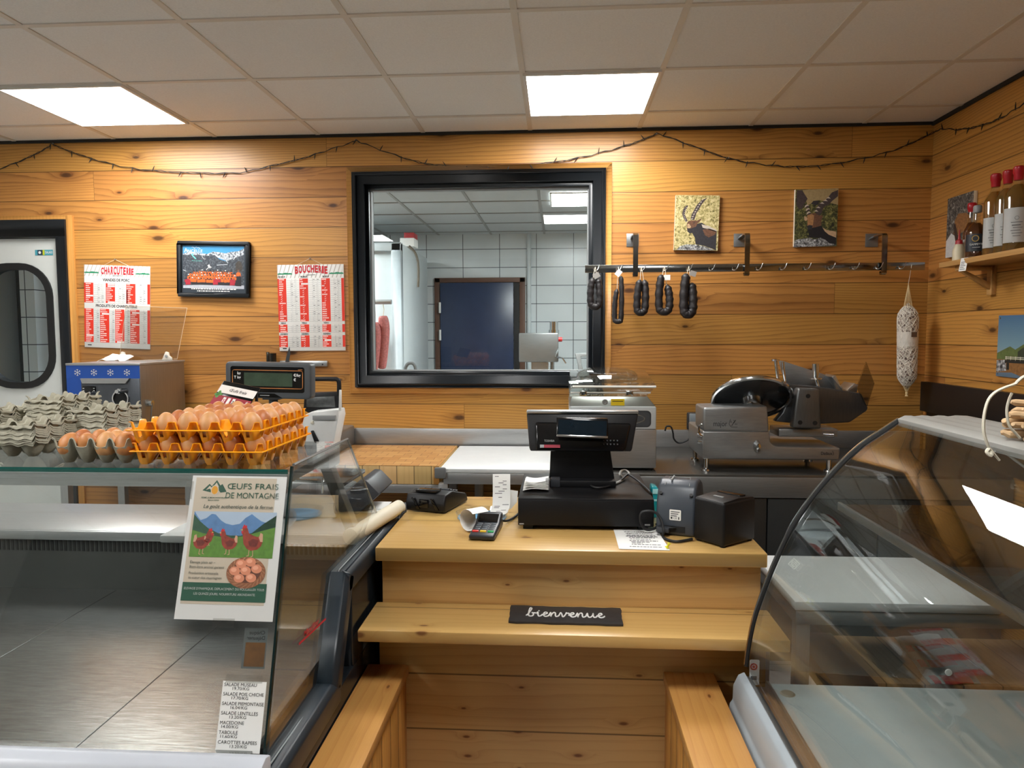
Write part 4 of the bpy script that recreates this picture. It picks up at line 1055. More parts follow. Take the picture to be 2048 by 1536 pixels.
mb = MB(); q = S(1632, 744, yy + .04); w = S(1637, 775, yy + .04); mb.cyl((q.x, yy + .04, q.z - .03), (q.x - .004, yy + .04, q.z + .04), .015).lathe([(.0, .01), (.03, .006), (.032, 0), (0, -.006)], 20, loc=(q.x, yy + .04, q.z - .035)).cyl((q.x, yy + .04, q.z - .03), (w.x, yy + .04, w.z), .008)
mb.obj('pusher_handle', CHROME, sc)
prof = [S(x, y, yy + .02) for x, y in ((1664, 754), (1671, 750), (1684, 777), (1694, 781), (1708, 766), (1716, 770), (1714, 784), (1690, 787))]
MB().prism([tuple(p) for p in prof], (0, .12, 0)).obj('meat_holder', ALU, sc, bevel=.002)
prof = [S(x, y, yy - .03) for x, y in ((1733, 724), (1749, 767), (1735, 812), (1730, 810), (1714, 776))]
MB().prism([tuple(p) for p in prof], (.008, .03, 0)).obj('guard_shield', glassmat('smoky shield', (.66, .64, .6), .08), sc, smooth=0)
q = S(1656, 869, sy + .05); MB().cyl((q.x - .02, sy + .05, q.z), (q.x + .02, sy + .03, q.z), .011).obj('lock_lever', CHROME, sc)
q0, q1 = S(1545, 852, sy + .2), S(1660, 866, sy + .2); MB().box(q0.x, q1.x, sy + .1, sy + .25, zmid - .03, q0.z).obj('carriage_slide', SST, sc, bevel=.006)
# socket and lead
q = PY(1392, 842, WY - .02)
so = thing('wall_socket', 'grey wall socket on the planks left of the slicer', 'socket', (q.x, WY, q.z))
MB().box(q.x - .05, q.x + .05, WY - .03, WY - .001, q.z - .048, q.z + .048).obj('back_box', CHAR, so, bevel=.008)
MB().box(q.x - .04, q.x + .04, WY - .046, WY - .03, q.z - .024, q.z + .044).obj('flap', mat('socket flap', (136, 144, 148), .35), so, bevel=.005)
P = [PY(x, y, 3.95) for x, y in ((1390, 852), (1388, 866), (1375, 880), (1358, 886), (1348, 878), (1346, 866), (1342, 854), (1333, 853), (1330, 862))]
solo('power_cord', MB().box(P[0].x - .012, P[0].x + .012, 3.94, 4.03, P[0].z - .02, P[0].z + .012).tube(spline([tuple(p) for p in P], 5), .005, 6), RUBBER, 'black power cord looping from the wall socket toward the vacuum sealer', 'cord', loc=P[0])

# ================================================================== REFRIGERATED MINCER
my = 3.58
a, b = PY(134, 760, my), PY(281, 760, my); zt = PY(200, 731, my).z
mi = thing('meat_grinder', 'refrigerated steel meat grinder with blue snowflake panel, right of the white door', 'meat grinder', ((a.x + b.x) / 2, 3.8, BW))
MB().box(a.x, b.x, my, WY - .06, BW, zt).obj('body', steel('grinder side steel', (150, 142, 130), .3, stretch=(60, 60, 2)), mi, bevel=.003)
MB().box(a.x - .002, b.x + .003, my - .006, WY - .055, zt, zt + .012).obj('top_plate', STEEL, mi, bevel=.002)
def M_(px, py, o=.004): q = PY(px, py, my - o); return q
m = facing((0, my - .0045, 0))
q0, q1 = M_(134, 735), M_(279, 757)
MB().box(a.x, b.x - .002, my - .004, my, M_(200, 757).z, zt).obj('blue_panel', BLUEP, mi)
MB().box(a.x, M_(164, 800).x, my - .0035, my, M_(200, 900).z, M_(200, 757).z).obj('blue_side_strip', BLUEP, mi)
mb = MB(m)
for px in (155, 188, 221, 254):
    q = M_(px, 745)
    for k in range(3):
        aa = k * PI / 3 + PI / 2; c_, s_ = math.cos(aa), math.sin(aa); L = .017
        mb.line([(q.x - L * c_, q.z - L * s_), (q.x + L * c_, q.z + L * s_)], .0026, .0005)
        for sg in (-1, 1):
            for bb in (.6, -.6):
                x_, z_ = q.x + sg * L * .6 * c_, q.z + sg * L * .6 * s_
                mb.line([(x_, z_), (x_ + sg * .0075 * math.cos(aa + bb), z_ + sg * .0075 * math.sin(aa + bb))], .002, .0005)
mb.obj('snowflake_symbols', CHALK, mi, smooth=0)
fz = M_(200, 757).z
MB().box(M_(164, 800).x, b.x - .002, my - .006, my, BW + .0, fz).obj('front_plate', mat('dark steel front', (88, 92, 98), .35, .6, .1), mi, bevel=.002)
MB().prism([tuple(M_(x, y, .02)) for x, y in ((160, 757), (258, 757), (250, 767), (164, 767))], (0, .014, 0)).obj('front_ledge', STEEL, mi)
q = M_(178, 779, .01); mb = MB(); mb.box(q.x - .036, q.x + .036, my - .012, my - .005, q.z - .017, q.z + .017); mb.obj('display', BLACK_G, mi, bevel=.003)
mb = MB(facing((0, my - .0125, 0)))
for dx, dz in ((-.028, .006), (-.028, -.006), (.028, .006), (.028, -.006)): mb.rect(q.x + dx - .004, q.z + dz - .002, q.x + dx + .004, q.z + dz + .002, 0)
mb.obj('display_buttons', CHALK, mi, smooth=0)
q = M_(242, 797, .01); mb = MB(facing((q.x, my - .006, q.z)))
mb.lathe([(.038, 0), (.044, .006), (.044, .012), (.038, .012), (.038, 0)], 28); mb.obj('outlet_ring', CHROME, mi)
MB(facing((q.x, my - .0065, q.z))).disc(0, 0, .038, z=0).obj('outlet_bore', RUBBER, mi, smooth=0)
q = M_(256, 781, .01); MB().cyl((q.x - .012, my - .006, q.z), (q.x - .02, my - .06, q.z), .013, .013, 12).cyl((q.x - .02, my - .05, q.z), (q.x - .021, my - .075, q.z - .001), .0095, .0095, 12).obj('clamp_stud', CHROME, mi)
q = M_(189, 785, .01); MB().cyl((q.x, my - .005, q.z), (q.x - .004, my - .045, q.z), .009, .007, 10).obj('small_stud', CHROME, mi)
q = PX(296, 806, b.x + .004); MB().cyl((b.x, q.y, q.z), (b.x + .03, q.y, q.z), .02, .016, 8).cyl((b.x + .028, q.y, q.z), (b.x + .028, q.y - .02, q.z - .1), .006, .005, 8).obj('side_lever', CHROME, mi)
# table beneath it
gt = thing('work_table', 'steel table carrying the refrigerated grinder, mostly hidden by the egg cartons', 'table', ((a.x + b.x) / 2, 3.75, 0))
MB().box(a.x - .06, b.x + .3, 3.5, 4.06, BW - .04, BW).obj('tabletop', STEEL, gt, bevel=.003)
for x in (a.x - .02, b.x + .25):
    for y in (3.52, 4.0): MB().box(x, x + .04, y, y + .04, 0, BW - .04).obj('leg', STEELV, gt)
# clear splash shield leaning on the wall behind, and a crumpled note
P = [PY(x, y, WY - .08 if y > 690 else WY - .03) for x, y in ((238, 722), (354, 718), (374, 616), (252, 612))]
sh = thing('splash_shield', 'clear plastic shield leaning on the wall above the grinder', 'shield', tuple((P[0] + P[1]) / 2))
n_ = (P[1] - P[0]).cross(P[3] - P[0]).normalized() * .004
MB().prism([tuple(p) for p in P], tuple(n_)).obj('sheet', GLASS_T, sh, smooth=0)
MB().tube([tuple(p - n_ * .2) for p in P], .0022, 5, closed=True).obj('bright_edge', mat('pale plastic edge', (226, 206, 178), .3), sh)
for px in (247, 335):
    q = PY(px, 712, WY - .09); mm = facing(q)
    MB(mm).prism([(-.03, -.024, 0), (.032, -.024, 0), (.03, -.008, 0), (.017, 0, 0), (.012, .022, 0), (-.006, .026, 0), (-.016, .004, 0)], (0, 0, .012)).obj('clip', mat('off white clip', (214, 206, 192), .45), sh, bevel=.003)
    MB(mm).lathe([(0, .017), (.008, .016), (.008, .011)], 10).obj('clip_screw', GREY, sh)
q = PY(216, 711, WY - .2); vsn, fsn = [], []
rr = random.Random(9)
for j in range(6):
    for i in range(8): vsn.append((q.x + (i - 3.5) * .022 + j * .004, q.y + j * .018 + rr.uniform(-.006, .006), zt + .014 + abs(rr.gauss(0, .004)) + j * .006 - (.012 if i in (0, 7) else 0)))
for j in range(5):
    for i in range(7): fsn.append((j * 8 + i, j * 8 + i + 1, j * 8 + i + 9, j * 8 + i + 8))
mb = MB().add(vsn, fsn); me = mb.mesh('crumpled_note', PAPER, smooth=0); apply_solid(me, .001)
o = bpy.data.objects.new('crumpled_note', me); COL.objects.link(o); o.data.transform(Matrix.Translation(-q)); o.location = q
tag(o, 'crumpled white note lying on top of the refrigerated grinder', 'paper')
# knife bar on the wall
q0, q1 = PY(560, 727, WY - .02), PY(655, 728, WY - .02)
kb = thing('knife_rack', 'steel magnetic knife bar on the wall, half hidden by the scale display', 'knife rack', tuple((q0 + q1) / 2))
MB().box(q0.x, q1.x, WY - .025, WY - .001, q0.z - .018, q0.z + .016).obj('bar', ALU, kb, bevel=.003)
q = PY(645, 729, WY - .026); MB(facing((q.x, WY - .0255, q.z))).disc(0, 0, .005, z=0).obj('screw_head', CHAR, kb)
q0, q1 = PY(579, 693, WY - .03), PY(572, 735, WY - .03)
kn = thing('knife', 'dark knife standing point up on the knife bar, below the beef price board', 'knife', tuple(q1))
MB().prism([tuple(q0), (q0.x - .018, q0.y, q0.z - .05), (q1.x - .012, q1.y, q1.z), (q1.x + .012, q1.y, q1.z), (q0.x + .003, q0.y, q0.z - .04)], (0, .003, 0)).obj('blade', mat('dark blade', (92, 94, 96), .3, .8), kn)
MB().box(q1.x - .012, q1.x + .012, q1.y - .008, q1.y + .01, q1.z - .11, q1.z).obj('handle', BLACK, kn, bevel=.004)
q = PY(545, 714, WY - .04)
sr = thing('sharpener', 'small dark metal ring tool on the knife bar', 'tool', tuple(q))
MB().cyl((q.x, q.y, q.z - .03), (q.x, q.y, q.z + .022), .022, .022, 18).obj('ring', mat('gun metal', (80, 78, 72), .25, 1), sr)
MB().box(q.x - .034, q.x - .02, q.y - .008, q.y + .008, q.z - .03, q.z + .028).obj('clip', mat('gun metal', (80, 78, 72), .25, 1), sr, bevel=.002)

# ================================================================== TRAY SEALER (white base, black hinged lid)
ty = 3.3
def T(px, py, y=ty): return PY(px, py, y)
ts = thing('tray_sealer', 'white machine with hinged black lid and handle, right of the scale display', 'sealing machine', (T(640, 850).x, 3.45, BW))
prof = [T(x, y) for x, y in ((594, 931), (596, 836), (622, 824), (676, 819), (678, 832), (668, 884), (664, 931))]
MB().prism([(p.x, ty, BW if p.z < BW + .02 else p.z) for p in prof], (0, .11, 0)).obj('base', mat('white enamel', (222, 224, 222), .3, 0, .03), ts, bevel=.006)
prof = [T(x, y, ty + .1) for x, y in ((606, 820), (608, 792), (614, 786), (676, 784), (680, 820), (672, 828), (616, 826))]
MB().prism([tuple(p) for p in prof], (0, .05, 0)).obj('lid', BLACK, ts, bevel=.006)
prof = [T(x, y, ty + .095) for x, y in ((612, 814), (613, 795), (669, 792), (671, 815))]
MB().prism([tuple(p) for p in prof], (0, .01, 0)).obj('lid_plate', mat('dark pitted metal', (86, 88, 88), .4, .7, .25, 60), ts, bevel=.003)
MB().tube(spline([tuple(T(x, y, ty + .1)) for x, y in ((624, 758), (640, 758), (664, 758), (674, 759), (678, 766), (678, 790))], 4), .011, 8).obj('handle', BLACK, ts)
MB().prism([tuple(T(x, y, ty - .004)) for x, y in ((677, 822), (678, 780), (682, 780), (682, 822))], (0, .012, 0)).obj('side_bracket', WHITE, ts, bevel=.002)
MB().prism([tuple(T(x, y, ty - .01)) for x, y in ((621, 862), (626, 861), (637, 882), (636, 887), (629, 886))], (0, .01, 0)).obj('cutter_lever', BLACK, ts, bevel=.002)
q = T(625, 845); MB(facing((q.x, ty - .001, q.z))).lathe([(0, .01), (.007, .008), (.008, 0)], 10).obj('stud', PAPER_W, ts)
q = T(636, 835); MB().box(T(626, 833).x, T(672, 833).x, ty - .01, ty + .02, T(640, 840).z, T(640, 830).z).obj('front_bar', GREY, ts, bevel=.003)

# ================================================================== HOOK RAIL, BRACKETS, SAUSAGES
hy = 3.93
q0, q1 = PY(1170, 538, hy), PY(1850, 537, hy); hz = q0.z; hh = .0205
hr = thing('hook_rail', 'long polished steel hook rail carried on three wall brackets', 'rail', ((q0.x + q1.x) / 2, hy, hz))
RAILM = mat('mirror steel', (150, 152, 152), .14, 1, .12)
MB().box(q0.x, q1.x, hy, hy + .008, hz - hh, hz + hh).obj('bar', RAILM, hr, bevel=.0015)
for px in (1271, 1494, 1768):
    q = PY(px, 470, hy); x = q.x; zt_ = PY(px, 468, hy).z; wq = PY(px - 2 + (3 if px < 1300 else -8), 475, WY)
    MB().box(x - .034, x + .034, WY - .004, WY - .0005, zt_ - .05, zt_ + .022).obj('wall_plate', STEEL_D, hr, bevel=.001)
    P = [(x - .0, WY - .004, zt_ - .006), (x, WY - .05, zt_ + .0), (x, hy + .015, zt_ + .002), (x, hy - .006, zt_ - .006), (x, hy - .012, zt_ - .03), (x, hy - .012, hz - .02), (x, hy - .01, hz - .034), (x, hy + .004, hz - .04), (x, hy + .012, hz - .026)]
    sp = spline(P, 4); mb = MB(); vs, fs = [], []
    for i, p in enumerate(sp):
        d = (sp[min(i + 1, len(sp) - 1)] - sp[max(i - 1, 0)]).normalized(); n = Vector((0, -d.z, d.y)) * .004
        for sx_, sg in ((-.013, 1), (.013, 1), (.013, -1), (-.013, -1)): vs.append(p + Vector((sx_, 0, 0)) + n * sg)
    for i in range(len(sp) - 1):
        for j in range(4): fs.append((i * 4 + j, i * 4 + (j + 1) % 4, i * 4 + 4 + (j + 1) % 4, i * 4 + 4 + j))
    fs += [(0, 3, 2, 1), tuple(len(vs) - 4 + k for k in range(4))]
    mb.add(vs, fs).obj('bracket', RAILM, hr, smooth=30)
hk = None
for px in (1191, 1236, 1283, 1329, 1376, 1421, 1468, 1515, 1563, 1611, 1659, 1707, 1754, 1800):
    q = PY(px, 533, hy)
    if hk is None:
        P = [(-.008, 0, .0), (-.008, -.012, -.012), (.002, -.02, -.013), (.012, -.024, -.002), (.02, -.026, .02)]
        mb = MB().tube(spline(P, 4), [.0042 - .0024 * i / 16 for i in range(17)], 6); hk = mb.obj('hook', CHROME, hr, local=True); o = hk
    else:
        o = hk.copy(); COL.objects.link(o)
    o.location = Vector((q.x, hy, hz)) - hr.location
DSAUS = mat('dark dried sausage', (30, 26, 27), .48, 0, .7, 70, bump=1.)
def usausage(name, label, xs_, top, bot, r, gap, asym=0., tagp=(0, 0), yy=hy - .03, sub=None):
    """two limbs of a U shaped dried sausage tied at the top"""
    c = PY(xs_, 533, yy); tl = PY(xs_, top[0], yy).z; tr = PY(xs_, top[1], yy).z; bz = PY(xs_, bot, yy).z
    s_ = thing('dried_sausage', label, 'sausage', (c.x, yy, hz), 0, 'dried sausages on the hook rail')
    g = gap; k = r
    P = [(-g * .45, 0, tl), (-g * .7, -.004, tl - .02), (-g * 1.02, -.006, tl - (tl - bz) * .4), (-g * 1.0, -.006, bz + k * 2.2), (-g * .5, -.008, bz + k * 1.05), (g * .5, -.008, bz + k * 1.05), (g * 1.0, -.006, bz + k * 2.2), (g * 1.02, -.003, tr - (tr - bz) * .4), (g * .75, .004, tr - .02), (g * .45, .006, tr)]
    P = [(c.x + x + asym * (z - bz), yy + y, z) for x, y, z in P]
    q = spline(P, 5); n_ = len(q); rs = []
    for i in range(n_):
        u_ = i / (n_ - 1); e = min(u_, 1 - u_); rs.append(r * min(1, .28 + e * 7) * (1 + .07 * math.sin(i * 1.9) + .04 * math.sin(i * 4.1)))
    MB().tube(q, rs, 14).obj('casing', DSAUS, s_, smooth=60)
    for x_, z_ in ((P[0][0], tl), (P[-1][0], tr)):
        MB().tube([(x_, yy, z_ - .004), (x_ * .6 + c.x * .4, yy - .002, (z_ + hz) / 2), (c.x + .002, yy, hz + .008)], .0016, 5).obj('string', PAPER_W, s_)
    if tagp:
        tp = PY(tagp[0], tagp[1], yy - .012)
        mm = frame(tp, (math.cos(tagp[2]), 0, math.sin(tagp[2])), (-math.sin(tagp[2]), 0, math.cos(tagp[2])))
        MB(mm).box(-.017, .017, -.014, .014, 0, .0008).obj('paper_tag', PAPER if tagp[3] else mat('grey tag', (150, 146, 140), .6), s_)
    return s_
usausage('s', 'short dark looped sausage at the left end of the hook rail, over the window frame', 1190, (556, 556), 620, .0185, .023, 0, (1193, 551, .5, 0))
usausage('s', 'thin dark sausage with uneven ends, second from the left on the hook rail', 1236, (578, 552), 648, .0135, .017, .02, (1237, 546, .9, 1))
usausage('s', 'dark looped sausage, third from the left on the rail, under the first bracket', 1282, (560, 560), 632, .0195, .021, .03, (0))
usausage('s', 'dark looped sausage with white paper tag in front, fourth on the rail', 1329, (550, 570), 631, .0205, .027, 0, (1334, 555, 0, 1))
usausage('s', 'plump dark sausage with grey tag, rightmost of the five sausages', 1377, (548, 566), 637, .024, .023, .01, (1386, 547, -.3, 0))
# net salami near the corner
yy = hy + .02
top, bot = PY(1817, 566, yy), PY(1813, 790, yy); zt_, zb_ = PY(1816, 606, yy).z, PY(1813, 778, yy).z
ns = thing('salami', 'long white mould salami in a string net, hanging by the corner', 'salami', (PY(1815, 700, yy).x, yy, top.z))
ax = lambda z: top.x + (bot.x - top.x) * (top.z - z) / (top.z - bot.z)
t = NT('white bloomed salami'); v, ox, oy, oz = t.coords(); t.l(t.ramp(t.noise(v, 55, 4, .7, 1.), (.4, srgb(84, 62, 54)), (.5, srgb(180, 168, 156)), (.62, srgb(232, 226, 216))), t.b.inputs['Base Color']); t.b.inputs['Roughness'].default_value = .85; SAL = t.m
L = zt_ - zb_; prof = []
pts = [Vector((ax(zt_ - L * k / 24), yy, zt_ - L * k / 24)) for k in range(25)]
rs = [.049 * min(1, (.05 + math.sin(PI * min(k, 24 - k) / 24 * .5 * 5.5) if min(k, 24 - k) < 4.3 else 1)) * (1.04 - .005 * k) for k in range(25)]
MB().tube(pts, rs, 24).obj('casing', SAL, ns, smooth=80)
mb = MB(); H = 15
for h_ in range(2):
    for k in range(H):
        P = []
        for i in range(1, 24):
            aa = k * 2 * PI / H + (1 if h_ else -1) * i * .34 + .16 * math.sin(i * 2.3 + k); r_ = rs[i] + .0012
            P.append(pts[i] + Vector((r_ * math.cos(aa), r_ * math.sin(aa), 0)))
        mb.tube(P, .0017, 4)
mb.obj('net', mat('white net string', (226, 220, 206), .8), ns)
mb = MB()
for k in range(12):
    aa = k * 2 * PI / 12; mb.tube([(top.x, yy, top.z), pts[1] + Vector((rs[1] * math.cos(aa), rs[1] * math.sin(aa), 0))], .0013, 4)
    mb.tube([pts[23] + Vector((rs[23] * math.cos(aa), rs[23] * math.sin(aa), 0)), (bot.x, yy, bot.z + .008)], .0013, 4)
mb.lathe([(0, .01), (.007, .006), (.005, -.006), (.009, -.012), (0, -.014)], 8, loc=(bot.x, yy, bot.z + .006)); mb.obj('net_ends', mat('cream string', (224, 200, 150), .8), ns)
mb = MB(); mb.tube([(top.x, yy, top.z - .004), (top.x + .002, hy - .004, hz + .01)], .0014, 4); mb.obj('string', PAPER_W, ns)
i0, i1 = 8, 13; mb = MB(); mb.tube(pts[i0:i1], [r_ + .0022 for r_ in rs[i0:i1]], 24, caps=False); mb.obj('paper_band', mat('kraft white band', (214, 208, 198), .7, 0, .1, 30), ns, smooth=80)
q = PY(1829, 669, yy - .05); mb = MB(facing((q.x, yy - .052, q.z))); mb.box(-.016, .012, -.013, .013, -.006, .0005); mb.obj('band_label', mat('brown label', (92, 70, 54), .6), ns)
# ================================================================== WALL BOARDS AND PICTURES
def place(tl, tr, bl, y, th=.0):
    a, b, c = PY(*tl, y), PY(*tr, y), PY(*bl, y)
    return frame(a, b - a, a - c), (b - a).length, (a - c).length
def price_board(name, label, tl, tr, bl, title, hdr):
    m, w, h = place(tl, tr, bl, WY - .006)
    o = m @ Vector((w / 2, -h / 2, 0)); b = thing(name, label, 'price board', tuple(o))
    MB(m).box(0, w, -h, 0, -.005, 0).obj('panel', mat('white enamel board', (232, 232, 228), .35, 0, .02), b, bevel=.001)
    G = MB(m @ Matrix.Diagonal((w / 100., -h / 125., 1, 1)))      # units 100 x 125, y down
    HS = mat('grey hatch', (196, 190, 182), .5)
    for k in range(-2, 18):
        x = k * 6.3
        P = [(x, 0), (x + 1.6, 0), (x - 6.4 + 1.6, 19 if hdr else 17), (x - 6.4, 19 if hdr else 17)]
        P = [(min(100, max(0, a)), c) for a, c in P]
        if P[1][0] - P[0][0] > .3 or P[2][0] - P[3][0] > .3: G.poly(P, .0003, HS)
    gy = 11 if not hdr else 12.5
    for x0, x1 in ((0, 23), (78, 100)):
        P = [(x0 + .5, gy + 1.6)]; rr = random.Random(4)
        n = 12
        for i in range(n + 1): P.append((x0 + .5 + (x1 - x0 - 1) * i / n, gy - (.2 + rr.random() * 1.1) * (1 if 0 < i < n else 0)))
        P.append((x1 - .5, gy + 1.6)); G.poly(P, .0006, GREEN_T)
    rr = random.Random(12)
    L = MB(m @ Matrix.Diagonal((w / 100., h / 125., 1, 1)))
    # arched title, letter by letter
    n = len(title); wid = [(.62 if c == 'I' else 1.12 if c in 'HUCOB' else 1.) for c in title]; tot = sum(wid); x = 25.5 if not hdr else 26
    span = 50
    for c, wd_ in zip(title, wid):
        cw = span * wd_ / tot; u = (x + cw / 2 - 50) / 25; hh_ = 11.5 * (1 - .22 * u * u) if not hdr else 10.2; up = 0 if not hdr else 2.4 * (1 - u * u)
        L.text(c, hh_ * 1.38, x + cw / 2, -13.4 + up - (0 if hdr else -.2), .0009, REDT, width=cw * .86, bold=.045)
        x += cw
    L.line([(43, -15.6 if not hdr else -15), (57, -15.4 if not hdr else -14.8)], .7, .0009, INK_G)
    TX = MB(L.m); heads = []
    def head_done():
        nonlocal TX
        heads.append(TX); TX = MB(L.m)
    def cols(xs, wred, y0, y1, rows, hdrs, checks=None, grid=2):
        for ci, x0 in enumerate(xs):
            nx = xs[ci + 1] if ci + 1 < len(xs) else 96.
            G.rect(x0, y0, x0 + wred, y1, .0004, RED)
            rh = (y1 - y0) / rows
            for r in range(rows):
                yy = y0 + rh * (r + .5)
                if checks and (ci, r) in checks:
                    cx = x0 + wred * .42; G.line([(cx - .9, yy - .1), (cx - .2, yy + .8), (cx + 1.2, yy - 1.)], .45, .0007, PAPER)
                elif rr.random() < .1: G.rect(x0 + wred * .2, yy - rh * .38, x0 + wred * .98, yy + rh * .38, .0006, PAPER)
                else:
                    xx = x0 + (wred * .18 if ci == 0 else .8); ln = wred * rr.uniform(.28, .75)
                    while ln > .5:
                        s_ = min(ln, rr.uniform(1., 2.2)); G.rect(xx, yy - rh * .26, xx + s_, yy + rh * .24, .0006, mat('white print on red', (248, 214, 206), .6)); xx += s_ + .25; ln -= s_ + .25
                # ruled price cells
                xa, xb = x0 + wred + .6, nx - .6
                if grid: G.rect(xa, y0 + rh * (r + 1) - .12, xb, y0 + rh * (r + 1) + .08, .0005, INK_G)
                for g_ in range(1, grid + 1):
                    xm = xa + (xb - xa) * g_ / (grid + 1)
                    if rr.random() < .8: G.rect(xm - .08, y0 + rh * r, xm + .08, y0 + rh * (r + 1), .0005, INK_G)
                    if rr.random() < .35: G.rect(xm + .6, yy - .25, xm + 3.2, yy + .35, .0006, INK)
                    else: G.rect(xm + 1.4, yy - .2, xm + 2.0, yy + .3, .0006, INK_G)
        G.rect(96, y0, 100, y1, .0004, RED)
    if not hdr:
        TX.text('VIANDES DE PORC', 5.8, 49, -24, .0006, INK, width=41, bold=.03); head_done()
        cols((0, 33, 64), 14, 27, 57, 10, None)
        G.rect(64, 27 + 9, 66.5, 57, .0006, mat('dark red band', (150, 30, 24), .6))
        TX.text('PRODUITS DE CHARCUTERIE', 5.6, 49, -63.2, .0006, INK, width=63, bold=.03)
        cols((0, 24, 47, 70), 14, 66, 117, 17, None, grid=1)
    else:
        ck = {(0, r) for r in (8, 9, 10, 12, 13, 14)} | {(1, r) for r in (5, 6, 7, 9, 10, 11, 13, 14, 15, 17, 18)} | {(2, r) for r in (1, 2, 4, 6, 8, 9, 10)}
        for x in (5, 38, 71): TX.text('BOEUF', 3.4, x - 3, -18.6, .0006, INK, 'LEFT', width=9.5, bold=.03); head_done()
        cols((0, 33, 66), 13, 20, 82, 20, None, ck)
        for x in (4, 36, 69): TX.text('VEAU', 3.2, x - 1, -85.4, .0006, INK, 'LEFT', width=8, bold=.03); head_done()
        cols((0, 33, 66), 13, 86.5, 98, 4, None)
        for x in (4, 36, 69): TX.text('AGNEAU', 3.2, x - 2, -101.4, .0006, INK, 'LEFT', width=11.5, bold=.03); head_done()
        cols((0, 33, 66), 13, 102.5, 119.5, 6, None, {(1, 3), (1, 4), (1, 5)})
    G.rect(5, 120.6, 11, 122, .0006, INK)
    G.obj('price_table', PAPER, b, smooth=0); L.obj('title', REDT, b, smooth=0); 
    for hx in heads + [TX]:
        if hx.v: hx.obj('heading', INK, b, smooth=0)
    q = m @ Vector((w * (.47 if not hdr else .5), .035, -.002)); MB().tube([m @ Vector((w * .3, -.001, -.002)), q, m @ Vector((w * .68, -.001, -.002))], .0009, 4).obj('string', PAPER_W, b)
    MB().cyl(q + Vector((0, .008, 0)), q + Vector((0, -.004, 0)), .003, .004, 8).obj('nail', CHROME, b)
price_board('price_board', 'white and red price board headed CHARCUTERIE, hanging beside the white door', (168, 529), (300, 533), (171, 694), 'CHARCUTERIE', 0)
price_board('price_board', 'white and red price board headed BOUCHERIE, hanging left of the window', (554, 530), (687, 528), (558, 702), 'BOUCHERIE', 1)

# framed group photograph
m, w, h = place((354, 481), (497, 483), (357, 593), WY - .03)
fp = thing('framed_photo', 'black framed photo of a ski group below snowy peaks, between the price boards', 'framed photo', tuple(m @ Vector((w / 2, -h / 2, 0))))
mb = MB(m); bw = .02
for (x0, x1, y0, y1) in ((0, w, -bw, 0), (0, w, -h, -h + bw), (0, bw, -h + bw, -bw), (w - bw, w, -h + bw, -bw)): mb.box(x0, x1, y0, y1, -.028, 0)
mb.obj('frame', BLACK_F, fp, bevel=.004)
x0, x1, y0, y1 = .02, w - .02, -.02, -h + .02
MB(m).rect(x0 - .002, y0 + .002, x1 + .002, y1 - .002, -.012).obj('mount', mat('photo mount', (44, 54, 64), .5), fp, smooth=0)
ix0, ix1, iy0, iy1 = x0 + .008, x1 - .012, y0 - .006, y1 + .03
def uv(px, py): return (ix0 + (px - 243) / (1622 - 243) * (ix1 - ix0), iy0 + (py - 205) / (1195 - 205) * (iy1 - iy0))
SNOW = NT('snowy rock'); v, ox, oy, oz = SNOW.coords()
SNOW.l(SNOW.ramp(SNOW.noise(v, 90, 4, .7), (.42, srgb(66, 74, 84)), (.56, srgb(216, 222, 228))), SNOW.b.inputs['Base Color']); SNOW = SNOW.m
ROCK = NT('dark forest slope'); v, ox, oy, oz = ROCK.coords()
ROCK.l(ROCK.ramp(ROCK.noise(v, 110, 4, .7), (.45, srgb(52, 58, 66)), (.7, srgb(112, 120, 128))), ROCK.b.inputs['Base Color']); ROCK = ROCK.m
A = MB(m)
def P_(pts, z, mt): A.poly([uv(*p) for p in pts], z, mt)
P_([(243, 205), (1622, 205), (1622, 1195), (243, 1195)], -.0115, mat('photo blue sky', (72, 154, 206), .4, 0, .05))
P_([(243, 395), (330, 365), (420, 345), (520, 370), (800, 395), (920, 340), (1060, 350), (1200, 375), (1330, 340), (1500, 320), (1622, 255), (1622, 560), (1250, 560), (1050, 480), (600, 440), (243, 440)], -.0113, SNOW)
P_([(243, 420), (600, 420), (800, 440), (960, 420), (1080, 520), (1230, 560), (1400, 480), (1622, 400), (1622, 1150), (243, 1150)], -.0111, ROCK)
for s_ in ([(1010, 430), (1060, 480), (1200, 500), (1260, 600)], [(1200, 380), (1170, 450), (1210, 500)], [(1400, 400), (1440, 450), (1380, 520)], [(1010, 650), (1250, 630)], [(243, 770), (310, 800)]): A.line([uv(*p) for p in s_], .003, -.0109, mat('photo snow', (216, 222, 228), .5))
P_([(243, 1130), (700, 1110), (1622, 1110), (1622, 1195), (243, 1195)], -.0109, mat('photo snow field', (186, 190, 198), .5, 0, .1, 60))
P_([(1430, 740), (1440, 600), (1500, 540), (1560, 580), (1590, 700), (1560, 790), (1450, 800)], -.0109, mat('photo bush', (70, 64, 58), .6, 0, .3, 90))
OJ, RJ, DKP, SK_ = mat('orange jackets', (226, 106, 38), .6, 0, .1), mat('crimson jackets', (180, 40, 58), .6, 0, .1), mat('dark trousers', (36, 36, 42), .6), mat('photo heads', (120, 84, 70), .6)
P_([(430, 1110), (430, 980), (1400, 960), (1560, 900), (1560, 1130), (1330, 1120)], -.0108, DKP)
rr = random.Random(21)
